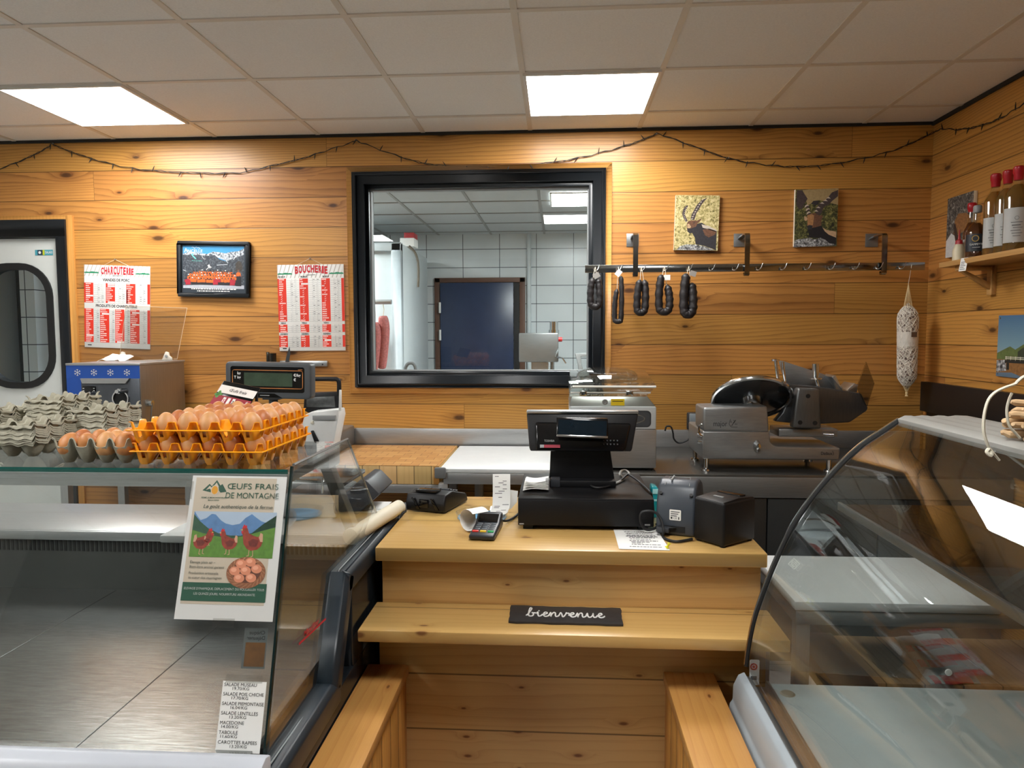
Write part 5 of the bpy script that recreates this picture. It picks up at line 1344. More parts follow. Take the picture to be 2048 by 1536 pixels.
for row, (yy, x0_, x1_, n) in enumerate(((800, 500, 1330, 15), (850, 420, 1400, 17), (905, 370, 1420, 18), (975, 320, 1400, 17))):
    for i in range(n):
        x = x0_ + (x1_ - x0_) * i / (n - 1) + rr.uniform(-8, 8); y = yy + rr.uniform(-10, 10); z = -.0107 + row * .0002
        red = (row == 3 and i in (0, 10, 11, 15, 16)); mt = RJ if red else OJ
        P_([(x - 30, y + 78), (x - 34, y + 25), (x - 12, y + 6), (x + 12, y + 6), (x + 34, y + 25), (x + 30, y + 78)], z, mt)
        c = uv(x, y - 10); A.disc(c[0], c[1], .0042, .0055, z + .0001, SK_ if rr.random() < .6 else DKP, 8)
        if rr.random() < .3: c = uv(x, y - 24); A.disc(c[0], c[1], .0042, .003, z + .00015, PAPER, 8)
for x, y in ((360, 1010), (980, 1000), (1360, 1010)):
    P_([(x - 60, y + 105), (x - 50, y), (x, y - 40), (x + 50, y), (x + 55, y + 100)], -.0098, RJ)
P_([(1440, 920), (1450, 830), (1490, 800), (1540, 820), (1560, 920), (1530, 870), (1520, 900), (1460, 900)], -.0098, OJ); P_([(1455, 900), (1530, 900), (1540, 1130), (1440, 1130)], -.0099, DKP)
c = uv(1497, 780); A.disc(c[0], c[1], .0055, .008, -.0097, SK_)
P_([(765, 750), (800, 730), (820, 690), (800, 665), (835, 635), (855, 650), (850, 675), (885, 690), (895, 710), (860, 700), (870, 730), (850, 725), (835, 700), (810, 735), (775, 765)], -.0098, PAPER)
P_([(430, 400), (480, 385), (520, 390), (470, 410), (480, 440), (520, 470), (555, 520), (520, 515), (450, 440)], -.0105, mat('turquoise mark', (110, 206, 196), .5))
A.line([uv(*p) for p in ((445, 245), (475, 235), (510, 275), (550, 232), (580, 262), (605, 245), (640, 285))], .0018, -.0104, PAPER); A.line([uv(*p) for p in ((605, 285), (605, 310))], .0018, -.0104, PAPER)
A.line([uv(*p) for p in ((690, 395), (680, 460), (715, 510), (760, 512))], .002, -.0104, PAPER)
A.obj('photograph', PAPER, fp, smooth=0)
T_ = MB(m); q = uv(490, 362); T_.text('NCELLE', .0235, q[0] + .008, q[1], -.0103, PAPER, width=.088); q = uv(315, 362); T_.text('A', .034, q[0], q[1], -.0103, PAPER)
q = uv(565, 566); T_.text('Mon domaine', .009, q[0], q[1], -.0103, mat('turquoise mark', (110, 206, 196), .5), width=.06)
for (yy, a, b) in ((1208, 430, 1440), (1256, 560, 1295)):
    x = a
    while x < b:
        l_ = rr.uniform(18, 70); p, q = uv(x, yy - 12), uv(min(b, x + l_), yy + 12); T_.rect(p[0], p[1], q[0], q[1], -.0103, PAPER); x += l_ + 14
T_.obj('lettering', PAPER, fp, smooth=0)
MB(m).rect(x0 - .001, y0 + .001, x1 + .001, y1 - .001, -.006).obj('picture_glass', glassmat('picture glass', (1, 1, 1), .02), fp, smooth=0)

# canvas prints of ibexes
def bgmat(name, *stops, scale=60):
    t = NT(name); v, ox, oy, oz = t.coords()
    t.l(t.ramp(t.noise(v, scale, 5, .7, .8), *stops), t.b.inputs['Base Color']); t.b.inputs['Roughness'].default_value = .7; return t.m
GRASS = bgmat('dry alpine grass', (.36, srgb(92, 84, 40)), (.5, srgb(196, 180, 118)), (.62, srgb(226, 212, 164)), scale=70)
MOSS = bgmat('dark mossy ground', (.38, srgb(34, 34, 22)), (.52, srgb(84, 86, 44)), (.7, srgb(170, 160, 96)), scale=60)
ROCKY = bgmat('grey rock', (.4, srgb(50, 50, 54)), (.52, srgb(150, 150, 150)), (.65, srgb(226, 230, 232)), scale=70)
FUR = mat('dark ibex coat', (52, 50, 54), .8, 0, .25, 90); FUR2 = mat('brown ibex coat', (112, 78, 58), .8, 0, .3, 90); HORN = mat('ridged horn', (74, 62, 62), .7, 0, .25, 90); HORNL = mat('horn light', (206, 194, 180), .7); MUZ = mat('pale muzzle', (196, 164, 130), .8, 0, .15, 90)
def canvas(label, tl, tr, bl, bg, y, draw, ref):
    m, w, h = place(tl, tr, bl, y)
    c = thing('canvas_print', label, 'canvas print', tuple(m @ Vector((w / 2, -h / 2, 0))))
    MB(m).box(0, w, -h, 0, -.02, 0).obj('stretcher', PAPER_W, c, bevel=.001)
    A = MB(m); X0, Y0, X1, Y1 = ref
    def f(pts, z, mt): A.poly([((px - X0) / (X1 - X0) * w, -(py - Y0) / (Y1 - Y0) * h) for px, py in pts], z * .0001, mt)
    f([(X0, Y0), (X1, Y0), (X1, Y1), (X0, Y1)], 3, bg)
    draw(f); A.obj('print', bg, c, smooth=0); return c
def ib1(f):
    f([(510, 900), (560, 870), (690, 850), (700, 800), (830, 760), (1000, 860), (1190, 950), (1190, 1420), (1130, 1390), (900, 1310), (710, 1280), (690, 1130), (620, 1010), (560, 1020), (505, 970)], 5, FUR)
    f([(860, 930), (1010, 900), (1190, 960), (1160, 1040), (1010, 1110), (920, 1060)], 6, FUR2)
    f([(830, 800), (1000, 840), (1190, 930), (1190, 980), (1000, 920), (860, 880)], 6, HORNL)
    f([(485, 800), (510, 740), (560, 715), (700, 710), (760, 740), (700, 860), (600, 900), (560, 900), (505, 960), (490, 880)], 7, FUR2)
    f([(500, 800), (540, 790), (590, 860), (560, 910), (500, 890)], 8, MUZ)
    f([(500, 905), (560, 895), (570, 930), (520, 960)], 9, FUR)
    f([(690, 750), (730, 710), (815, 665), (815, 700), (760, 760), (700, 785)], 9, FUR2); f([(640, 760), (670, 755), (672, 775), (642, 780)], 9, FUR)
    h1 = [(570, 700), (590, 570), (640, 470), (700, 350), (800, 230), (940, 168), (880, 240), (820, 320), (760, 430), (700, 540), (660, 700)]
    f(h1, 8, HORN)
    for k in range(9):
        t_ = k / 8; x = 575 + 235 * t_ ** 1.2; y = 680 - 460 * t_
        f([(x - 5, y), (x + 55 - 20 * t_, y - 28), (x + 30, y + 12)], 9, HORNL)
    f([(465, 760), (400, 650), (370, 560), (390, 450), (440, 380), (480, 345), (500, 380), (450, 460), (430, 560), (470, 650), (505, 720)], 8, HORN)
    for k in range(9):
        t_ = k / 8; x = 372 + 70 * abs(t_ - .45) * 1.5 ; y = 720 - 330 * t_
        f([(x + 2, y), (x + 62, y + 18), (x + 60, y + 30)], 9, HORNL)
    f([(270, 1420), (350, 1330), (500, 1285), (700, 1290), (900, 1320), (1050, 1370), (1160, 1420)], 10, ROCKY)
canvas('canvas print of a dark ibex in profile on pale grass, nearer the window', (1352, 390), (1440, 391), (1349, 500), GRASS, WY - .022, ib1, (210, 110, 1230, 1425))
def ib2(f):
    f([(120, 130), (1160, 90), (1160, 480), (700, 360), (420, 480), (300, 130)], 4, mat('print pale slope', (170, 148, 104), .7, 0, .15, 80))
    f([(430, 1000), (560, 960), (780, 960), (860, 1090), (1000, 1150), (1140, 1230), (1140, 1420), (980, 1400), (900, 1300), (760, 1250), (480, 1230), (460, 1080)], 5, mat('shadowed coat', (34, 30, 32), .8, 0, .2, 80))
    f([(800, 1000), (900, 1060), (1140, 1100), (1140, 1240), (960, 1170), (860, 1090)], 6, MUZ)
    f([(410, 720), (470, 680), (600, 660), (720, 700), (770, 820), (770, 960), (560, 1010), (430, 990), (420, 940), (440, 850)], 6, FUR2)
    f([(420, 720), (520, 680), (590, 720), (580, 860), (560, 950), (440, 960), (430, 830)], 7, mat('sunlit face', (176, 128, 84), .8, 0, .25, 90))
    f([(420, 970), (470, 940), (560, 950), (540, 1040), (450, 1050)], 8, FUR); f([(345, 740), (400, 740), (430, 800), (400, 850), (360, 830)], 7, MUZ); f([(700, 760), (780, 700), (800, 760), (760, 830)], 7, FUR2)
    f([(150, 130), (280, 130), (420, 330), (340, 450), (300, 560), (220, 570), (150, 480)], 7, HORN)
    for a, b in ((350, 480), (380, 560), (400, 640)): f([(a, b + 60), (a + 10, b + 10), (a + 60, b - 20), (a + 110, b + 10), (a + 60, b + 20)], 8, HORNL); f([(a + 20, b + 60), (a + 60, b + 15), (a + 115, b + 15), (a + 100, b + 50)], 8, HORN)
    f([(640, 690), (620, 580), (700, 450), (820, 380), (900, 320), (1000, 190), (1150, 130), (1150, 280), (1020, 380), (940, 470), (820, 520), (770, 650), (720, 720)], 7, HORN)
    for a, b in ((580, 620), (630, 540), (720, 440), (800, 380), (870, 320)): f([(a, b), (a + 60, b - 30), (a + 110, b + 10), (a + 50, b + 5)], 8, HORNL)
    f([(500, 450), (560, 380), (680, 370), (690, 440), (640, 480)], 7, FUR)
    f([(130, 1290), (300, 1260), (500, 1240), (620, 1280), (760, 1240), (880, 1290), (980, 1370), (1140, 1400), (1140, 1420), (110, 1460)], 9, ROCKY)
canvas('canvas print of an ibex facing the viewer on mossy ground, nearer the corner', (1591, 379), (1677, 378), (1589, 493), MOSS, WY - .022, ib2, (120, 110, 1160, 1440))

# ================================================================== RIGHT WALL: PICTURES, SHELF, BOTTLES
def wplace(tl, tr, bl, x):
    a, b, c = PX(*tl, x), PX(*tr, x), PX(*bl, x)
    return frame(a, b - a, a - c), (b - a).length, (a - c).length
m, w, h = wplace((1896, 398), (1948, 381), (1898, 514), XR - .02)
c3 = thing('canvas_print', 'canvas print of a shaggy brown animal on snow, leaning behind the shelf bottles', 'canvas print', tuple(m @ Vector((w / 2, -h / 2, 0))))
MB(m).box(0, w, -h, 0, -.018, 0).obj('stretcher', PAPER_W, c3, bevel=.001)
A = MB(m); f = lambda pts, z, mt: A.poly([(a * w, -b * h) for a, b in pts], z * .0001, mt)
f([(0, 0), (1, 0), (1, 1), (0, 1)], 3, bgmat('grey brown scree', (.4, srgb(44, 42, 40)), (.55, srgb(104, 98, 90)), (.7, srgb(190, 186, 180)), scale=60))
f([(0, 1), (0, .72), (.2, .6), (.4, .68), (.55, .8), (.6, 1)], 4, mat('print snow', (206, 206, 204), .6, 0, .12, 90))
f([(.3, .62), (.32, .4), (.45, .3), (.75, .32), (.95, .42), (.95, .7), (.8, .72), (.7, .6), (.5, .66)], 5, mat('shaggy brown coat', (142, 98, 56), .8, 0, .35, 90)); f([(.28, .5), (.34, .44), (.44, .6), (.5, .8), (.42, .84), (.34, .66)], 6, mat('dark brown coat', (62, 44, 36), .8, 0, .3, 90))
A.obj('print', PAPER, c3, smooth=0)
m, w, h = wplace((1998, 631), (2110, 628), (1996, 752), XR - .008)
lp = thing('landscape_print', 'colour photo print of a bridge below green hills, on the right wall', 'photo print', tuple(m @ Vector((w / 2, -h / 2, 0))))
MB(m).box(0, w, -h, 0, -.006, 0).obj('board', PAPER, lp)
A = MB(m); h_ = h
t = NT('print sky'); v, ox, oy, oz = t.coords(); t.l(t.ramp(t.math('MULTIPLY_ADD', oz, 3.2, .5), (.1, srgb(176, 170, 150)), (.5, srgb(120, 156, 172)), (.95, srgb(70, 112, 150))), t.b.inputs['Base Color']); t.b.inputs['Roughness'].default_value = .5
f([(0, 0), (1, 0), (1, 1), (0, 1)], 3, t.m)
f([(0, .62), (.12, .56), (.25, .5), (.35, .55), (.5, .46), (.62, .44), (1, .5), (1, .8), (0, .76)], 4, mat('print green hills', (96, 112, 62), .6, 0, .25, 50))
f([(.4, .58), (.6, .44), (.8, .36), (1, .3), (1, .7), (.4, .7)], 5, mat('print dark hill', (54, 62, 46), .6, 0, .25, 50))
f([(0, .72), (1, .7), (1, 1), (0, 1)], 6, mat('print autumn scrub', (142, 100, 56), .6, 0, .35, 50)); f([(0, .74), (.18, .72), (.2, .9), (0, .93)], 7, ROCKY)
f([(.16, .72), (1, .69), (1, .755), (.16, .77)], 8, mat('print bridge deck', (40, 40, 38), .6)); f([(.2, .77), (.25, .77), (.25, .88), (.2, .88)], 8, mat('print bridge deck', (40, 40, 38), .6))
for k in range(9): f([(.18 + k * .09, .66), (.19 + k * .09, .66), (.19 + k * .09, .73), (.18 + k * .09, .73)], 8, PAPER_W)
for yy in (.67, .695): f([(.17, yy), (1, yy - .01), (1, yy), (.17, yy + .01)], 9, PAPER_W)
f([(0, .94), (.3, .92), (.6, 1), (0, 1)], 8, mat('print river', (96, 120, 140), .4))
A.obj('print', PAPER, lp, smooth=0)
mb = MB(m)
for a, b in ((.012, -.012), (.012, -h + .012)): mb.disc(a, b, .004, z=.0008)
mb.obj('pins', CHROME, lp, smooth=0)

SX = 1.815; p = PX(1878, 526, SX); SZ, SYE = p.z, p.y; q = PX(2048, 495, SX)
shf = thing('wall_shelf', 'raw pine shelf on the right wall holding the bottles', 'shelf', (1.92, 3.2, SZ))
MB().box(SX, XR - .001, 2.5, SYE, SZ - .024, SZ).obj('board', W_SHELF, shf, bevel=.002)
by = PX(1984, 560, XR - .01).y
bz = PX(1984, 590, XR - .01).z
for i, yy in enumerate((by, 2.6)):
    mb = MB().box(XR - .022, XR - .001, yy - .02, yy + .02, bz, SZ - .024).box(SX + .03, XR - .022, yy - .02, yy + .02, SZ - .045, SZ - .024)
    mb.prism([(SX + .035, yy - .011, SZ - .045), (SX + .06, yy - .011, SZ - .045), (XR - .022, yy - .011, bz + .055), (XR - .022, yy - .011, bz + .025)], (0, .022, 0))
    mb.obj('bracket', W_SHELF, shf, bevel=.0015)
tg = PX(1927, 529, SX - .003)
pt_ = thing('shelf_price_tag', 'white price tag hooked over the front edge of the bottle shelf', 'price tag', tuple(tg))
mm = frame(tg, (.25, -1, 0), (.2, 0, 1))
MB(mm).box(-.02, .02, -.03, .03, 0, .0008).obj('card', PAPER, pt_); mb = MB(mm)
for i in range(5): mb.rect(-.015, .012 - i * .008, .013 - (i % 2) * .008, .009 - i * .008, .0011)
mb.obj('printed_lines', INK_G, pt_, smooth=0)
LIQ = mat('amber spirit', (170, 118, 48), .1, 0, .05); BGL = glassmat('bottle glass', (.9, .92, .9), .06)
t = NT('amber liquid'); t.b.inputs['Base Color'].default_value = srgb(196, 150, 70); t.b.inputs['Roughness'].default_value = .05; t.b.inputs['Transmission Weight'].default_value = .75; t.b.inputs['IOR'].default_value = 1.2; LIQ = t.m
t = NT('dark amber liquid'); t.b.inputs['Base Color'].default_value = srgb(120, 66, 34); t.b.inputs['Roughness'].default_value = .05; t.b.inputs['Transmission Weight'].default_value = .6; t.b.inputs['IOR'].default_value = 1.2; LIQD = t.m
WAX = mat('red sealing wax', (176, 26, 40), .28, 0, .08)
def bottle(label, px, x, ztop, r, body, neck, capm, liq, lab, labm, caph=.055):
    """round bottle: r radius, body share of the height up to the shoulder"""
    base = PX(px, 500, x); yy = base.y; H = PX(px, ztop, x).z - SZ
    b = thing('bottle', label, 'bottle', (x, yy, SZ), 0, 'bottles on the wall shelf')
    s = H * body; R = r
    prof = [(0, .004), (R * .9, 0), (R, .006), (R, s), (R * .93, s + .012), (R * .7, s + .032), (neck * 1.3, s + .047), (neck, s + .06), (neck, H)]
    MB().lathe(prof, 24).obj('glass_body', BGL, b, local=True)
    MB().lathe([(0, .008), (R * .94, .008), (R * .95, s - .002), (R * .85, s + .012), (R * .6, s + .03), (neck * 1.05, s + .045), (0, s + .045)], 24).obj('liquid', liq, b, local=True)
    MB().lathe([(neck * 1.02, H - caph), (neck * 1.14, H - caph + .004), (neck * 1.2, H - .03), (neck * 1.38, H - .026), (neck * 1.38, H - .004), (neck * 1.1, H + .002), (0, H + .002)], 20).obj('cap', capm, b, local=True)
    d = Vector((-x, -yy, 0)).normalized(); a0 = math.atan2(d.y, d.x)
    vs, fs = [], []; z0, z1 = lab
    for k in range(17):
        aa = a0 + (k - 8) * .14
        for z in (z0, z1): vs.append(((R + .0007) * math.cos(aa), (R + .0007) * math.sin(aa), z))
    for k in range(16): fs.append((2 * k, 2 * k + 2, 2 * k + 3, 2 * k + 1))
    MB().add(vs, fs).obj('paper_label', labm, b, local=True, smooth=80)
    tn = Vector((-d.y, d.x, 0)); mm = frame(d * (R + .0018) + Vector((0, 0, (z0 + z1) / 2)), tn, (0, 0, 1))
    lt = MB(mm); ink = INK_G if labm is not PAPER_D else CHALK
    if labm is PAPER_D:
        lt.disc(-.004, .018, .014, z=0, mt=mat('gold seal', (190, 150, 60), .4)); lt.disc(-.004, .018, .011, z=.0002, mt=PAPER_D)
        lt.text('GAMPETTE', .012, 0, -.012, 0, CHALK, width=.05); lt.rect(-.015, -.022, .015, -.0205, 0, CHALK)
    else:
        rr = random.Random(3)
        lt.disc(0, .028, .008, z=-.0004, mt=INK_G, n=12); lt.disc(0, .028, .0065, z=-.0002, mt=labm, n=12)
        for i in range(6): lt.rect(-.02 + (i % 3) * .004, .012 - i * .011, .02 - (i % 2) * .006, .0095 - i * .011 - (.002 if i == 1 else 0), 0, INK_G)
    lt.obj('label_print', ink, b, local=True, smooth=0)
    return b
LABW = mat('silvery label', (186, 188, 186), .5, 0, .03); PAPER_D = mat('dark blue label', (26, 34, 44), .45, 0, .05)
bottle('tall amber bottle with red wax cap, nearest the picture edge on the shelf', 2031, 1.885, 336, .049, .66, .0155, WAX, LIQ, (.035, .175), LABW)
bottle('tall amber bottle with red wax cap, middle one of the three tall bottles', 2010, 1.905, 344, .046, .66, .0155, WAX, LIQ, (.035, .17), LABW)
bottle('tall amber bottle with red wax cap, left one of the three tall bottles', 1986, 1.90, 351, .043, .66, .0155, WAX, LIQ, (.035, .165), LABW)
bottle('short red capped bottle in front of the small animal canvas', 1941, 1.92, 408, .034, .5, .014, WAX, LIQD, (.02, .10), LABW, .04)
bottle('grey capped bottle with dark blue label, between the small and tall red capped bottles', 1952, 1.875, 413, .044, .48, .013, GREY, LIQD, (.03, .105), PAPER_D, .03)
base = PX(1917, 516, 1.86)
db = thing('squeeze_bottle', 'small white squeeze bottle with red pointed tip at the shelf end', 'bottle', (1.86, base.y, SZ))
MB().lathe([(0, 0), (.026, 0), (.026, .05), (.018, .072), (.014, .08), (0, .08)], 18).obj('bottle_body', mat('milky plastic', (216, 206, 176), .4, 0, .05), db, local=True)
MB().lathe([(.016, .078), (.015, .094), (.006, .1), (.002, .145), (0, .145)], 14).obj('nozzle', WAX, db, local=True)

# black backing along the right wall
pz0 = PX(1845, 763, XR - .03).z
bp = thing('black_backsplash', 'black panel with deeper black recess along the right wall above the worktop', 'panel', (XR - .02, 3.2, BW))
MB().box(XR - .035, XR - .001, 2.0, 4.05, pz0 - .16, pz0).obj('upper_band', mat('black laminate', (24, 24, 26), .4, 0, .1), bp, bevel=.003)
MB().box(XR - .012, XR - .001, 2.0, 4.02, BW, pz0 - .16).obj('lower_panel', mat('black laminate', (24, 24, 26), .4, 0, .1), bp)
# ================================================================== THINGS ON THE TILL COUNTER
# cash drawer with till terminal
y0 = 2.165; a, b = PY(1036, 1030, y0), PY(1308, 1030, y0); dz1 = PY(1150, 997, y0).z
cd = thing('cash_drawer', 'flat black cash drawer on the pine counter, under the till screen', 'cash drawer', ((a.x + b.x) / 2, 2.35, CT))
MB().box(a.x, b.x, y0, y0 + .39, CT + .014, dz1).obj('case', BLACK, cd, bevel=.003)
MB().box(a.x + .003, b.x - .003, y0 - .003, y0, CT + .018, dz1 - .006).obj('drawer_front', BLACK, cd, bevel=.0015)
for x in (a.x + .03, b.x - .03):
    for y in (y0 + .03, y0 + .36): MB().box(x - .015, x + .015, y - .015, y + .015, CT, CT + .015).obj('foot', RUBBER, cd)
mb = MB(); mb.box(b.x - .028, b.x - .012, y0 - .0036, y0 - .003, CT + .02, CT + .024).box(a.x + .004, a.x + .018, y0 - .0036, y0 - .003, CT + .018, CT + .022); mb.obj('edge_mark', GREY, cd)
yt = 2.36
def K(px, py, y=yt): return PY(px, py, y)
tt = thing('till_terminal', 'black touch screen till seen from behind, on the cash drawer', 'till', (K(1163, 960).x, yt + .06, dz1))
prof = [K(1098, 972), K(1101, 905), K(1107, 868), K(1218, 868), K(1222, 908), K(1231, 972)]
MB().prism([(p.x, yt + .005, max(p.z, dz1)) for p in prof], (0, .06, 0)).obj('neck', BLACK, tt, bevel=.004)
q0, q1 = K(1098, 966, yt - .03), K(1232, 966, yt - .03)
MB().box(q0.x, q1.x, yt - .035, yt + .17, dz1, dz1 + .022).obj('foot_plate', BLACK, tt, bevel=.004)
q = K(1113, 960, yt - .034); MB().box(q.x - .02, q.x + .012, yt - .038, yt - .01, dz1, dz1 + .03).obj('side_trim', CHAR, tt, bevel=.003)
tl, tr, bl, br = K(1053, 828, yt - .0), K(1277, 828, yt - .0), K(1059, 903, yt - .04), K(1264, 904, yt - .04)
mb = MB(); mb.prism([tuple(p) for p in (bl, br, tr, tl)], (0, .03, .012)); mb.obj('screen_housing', BLACK, tt, bevel=.006)
mb = MB(); mb.prism([tuple(p + Vector((0, -.012, 0))) for p in (K(1071, 902, yt - .04), K(1250, 903, yt - .04), K(1262, 848, yt - .01), K(1070, 846, yt - .01))], (0, .03, .006)); mb.obj('rear_cover', BLACK_G, tt, bevel=.008, seg=3)
MB().box(tl.x, tr.x, tl.y - .004, tl.y + .03, tl.z + .002, tl.z + .012).obj('top_bezel', ALU, tt, bevel=.003)
m = frame(K(1080, 895, yt - .053), (1, 0, 0), (0, .33, 1)); mb = MB(m)
mb.rect(0, -.001, .065, .009, .003, mat('dark red strip', (150, 30, 52), .4)); mb.rect(0, -.001, .013, .009, .0032, GREY); mb.text('TOSHIBA', .0105, .03, .018, .003, GREY, width=.033); mb.obj('brand_strip', GREY, tt, smooth=0); mb = MB(m)
for k in range(10): mb.disc(.205 + (k % 5) * .011, .012 + (k // 5) * .012, .0024, z=.003, mt=CHAR, n=8)
mb.obj('button_row', GREY, tt, smooth=0)
q = [K(1113, 872, yt - .075), K(1216, 876, yt - .075), K(1216, 838, yt - .055), K(1113, 836, yt - .055)]
MB().prism([tuple(p) for p in q], (0, .022, .004)).obj('customer_display', BLACK_G, tt, bevel=.004)
n_ = (q[1] - q[0]).cross(q[3] - q[0]).normalized(); mm = frame(q[0] + n_ * .0008, q[1] - q[0], q[3] - q[0]); wd_ = (q[1] - q[0]).length; hd_ = (q[3] - q[0]).length
MB(mm).rect(.005, .006, wd_ - .005, hd_ - .004, .0003).obj('display_window', mat('dark mirror window', (30, 44, 56), .06, .6, .2, 30), tt, smooth=0)
MB(mm).box(.0, wd_, -.003, .005, -.001, .002).obj('display_bezel', CHROME, tt, bevel=.001)
# papers clipped beside the terminal
pp = thing('receipt_pile', 'small pile of white receipts on the left side of the cash drawer', 'receipts', (K(1070, 955, 2.3).x, 2.3, dz1))
for k in range(7):
    x0, x1 = K(1047 + k, 955, 2.3).x, K(1097, 955, 2.3).x; n = 8; vs, fs = [], []
    for i in range(n + 1):
        u = i / n; zz = dz1 + .004 + k * .0042 + .010 * math.sin(u * 2.4 + k * .5) * (1 - u) + .004 * u
        for yy in (2.25 + k * .003, 2.33 + k * .002): vs.append((x0 + (x1 - x0) * u, yy, zz))
    for i in range(n): fs.append((2 * i, 2 * i + 2, 2 * i + 3, 2 * i + 1))
    me = MB().add(vs, fs).mesh('receipt', PAPER, smooth=60); apply_solid(me, .0006)
    me.transform(world_of(pp).inverted()); o = bpy.data.objects.new('receipt', me); COL.objects.link(o); o.parent = pp
q = K(1095, 944, 2.28); MB().box(q.x - .006, q.x + .006, 2.27, 2.3, dz1 + .001, dz1 + .036).obj('bulldog_clip', GREY, pp, bevel=.002)
# cables
def cord(name, label, pts, r, mt, extra=None, bev=None):
    sp = spline([tuple(p) for p in pts], 6); mb = MB().tube(sp, r, 6)
    return solo(name, mb, mt, label, 'cord', loc=pts[0])
D = lambda px, py, dz=0: PZ(px, py, dz1 + .006 + dz)
cord('data_cable', 'black cable lying across the cash drawer behind the till foot', [D(1175, 966), D(1190, 975), D(1215, 973), D(1240, 962), D(1254, 950, .012), D(1262, 952, .012), D(1280, 965), D(1300, 984)] + [Vector((b.x + .012, 2.3, dz1 - .03)), Vector((b.x + .014, 2.28, CT + .03))], .0036, RUBBER)
cord('data_cable', 'white grey cable coiled on the cash drawer right of the till foot', [D(1182, 962), D(1205, 968), D(1232, 966), D(1250, 956), D(1258, 948, .01), D(1252, 941, .018), D(1243, 942, .018), D(1240, 950, .012), D(1248, 958)], .0042, mat('light cable', (176, 176, 172), .5))
C_ = lambda px, py, dz=.005: PZ(px, py, CT + dz)
lp_ = [Vector((b.x + .01, 2.16, CT + .02)), PY(1306, 1058, 2.145), PY(1290, 1058, 2.14), PY(1281, 1043, 2.14), PY(1283, 1026, 2.14), PY(1297, 1022, 2.14), PY(1312, 1026, 2.14), PY(1322, 1040, 2.13), PY(1327, 1060, 2.1), C_(1326, 1073), C_(1334, 1079), C_(1352, 1083), C_(1370, 1081), C_(1384, 1078)]
cord('power_cord', 'black power cord looping round the drawer corner to the black cube printer', lp_, .0042, RUBBER)
cord('power_cord', 'thin black lead with plug between the drawer and the rounded label printer', [C_(1312, 1048), C_(1324, 1052), C_(1332, 1056), PY(1338, 1056, 2.12), PY(1352, 1056, 2.12)], .0032, RUBBER)
# label printer (rounded) and cube receipt printer
c = (PZ(1326, 1060, CT) + PZ(1400, 1075, CT)) / 2
lr = thing('label_printer', 'dark grey round topped label printer, seen from behind, beside the cash drawer', 'label printer', (.366, 2.175, CT), -math.radians(20))
prof = [(-.055, 0), (-.058, .05), (-.05, .105), (-.03, .145), (.0, .16), (.05, .158), (.09, .14), (.11, .1), (.115, 0)]
Wp = .115
mb = MB(); mb.prism([(-Wp / 2, y, z) for y, z in prof], (Wp, 0, 0)); mb.obj('shell', mat('blue grey plastic', (62, 68, 76), .4, 0, .04), lr, bevel=.01, seg=3, local=True)
mb = MB(); mb.box(-.035, .03, -.0575, -.05, .012, .03); mb.obj('socket', RUBBER, lr, local=True); MB().box(-.05, -.012, -.085, -.055, .014, .028).obj('plug', CHAR, lr, bevel=.003, local=True)
m = frame((0.0, -.0592, .066), (1, 0, 0), (0, .0, 1)); mb = MB(m); mb.poly(rrect(-.016, .018, -.018, .014, .003), 0, PAPER)
for i in range(3): mb.rect(-.012, .009 - i * .006, .014 - i * .004, .006 - i * .006, .0003, INK_G)
mb.text('CE', .009, .001, -.014, .0003, INK); mb.rect(-.012, -.014, -.007, -.008, .0003, INK); mb.rect(.01, -.015, .013, -.007, .0003, INK)
mb.obj('rating_label', PAPER, lr, smooth=0, local=True)
mb = MB(); mb.tube([(-.02, -.012, .159), (-.02, .03, .163)], .003, 6); mb.tube([(-.036, -.03, .147), (-.03, .02, .163), (.03, .02, .163), (.036, -.03, .147)], .0012, 5); mb.obj('cover_seam', GREY, lr, local=True)
for x in (-.045, .045): MB().cyl((x, -.044, .122), (x, -.05, .126), .005, .005, 10).obj('screw_hole', RUBBER, lr, local=True)
n0, nl, nr = PZ(1447, 1098, CT), PZ(1371, 1084, CT), PZ(1510, 1081, CT)
ux = (nr - n0); uy = (nl - n0); an = math.atan2(ux.y, ux.x)
w1 = ux.length; w2 = .135
cu = thing('receipt_printer', 'black cube receipt printer at the right end of the pine counter', 'receipt printer', tuple(n0), an)
Lw = abs((Matrix.Rotation(-an, 3, 'Z') @ Vector(uy)).y); Lx = (Matrix.Rotation(-an, 3, 'Z') @ Vector(uy)).x
hc = .128
mb = MB(); mb.box(0, w1, 0, max(.1, Lw), .004, hc); mb.obj('case', BLACK, cu, bevel=.007, seg=3, local=True)
mb = MB(); yv = max(.1, Lw); mb.prism([(.004, .004, hc - .004), (w1 - .004, .004, hc - .004), (w1 - .004, .004, hc + .001), (w1 * .5, .004, hc + .006), (.004, .004, hc + .001)], (0, yv - .008, 0)); mb.obj('lid', BLACK, cu, bevel=.002, local=True)
mb = MB(); mb.box(w1 * .62, w1 * .82, yv * .15, yv * .9, hc + .002, hc + .008); mb.obj('paper_slot', BLACK_G, cu, bevel=.002, local=True)
mb = MB(); mb.box(w1 * .28, w1 * .33, yv * .35, yv * .65, hc + .004, hc + .0062); mb.obj('status_bar', GREY, cu, local=True)
mb = MB()
for x in (.012, w1 - .012):
    for y in (.012, yv - .012): mb.cyl((x, y, 0), (x, y, .006), .008, .008, 10)
mb.obj('rubber_feet', RUBBER, cu, local=True)
q = PZ(1311, 1046, CT)
tb = thing('teal_box', 'translucent teal plastic wrapped pack between the drawer and the label printer', 'package', (q.x + .004, 2.36, CT))
TEAL = NT('teal film'); TEAL.b.inputs['Base Color'].default_value = srgb(40, 176, 188); TEAL.b.inputs['Roughness'].default_value = .12; TEAL.b.inputs['Transmission Weight'].default_value = .35; TEAL = TEAL.m
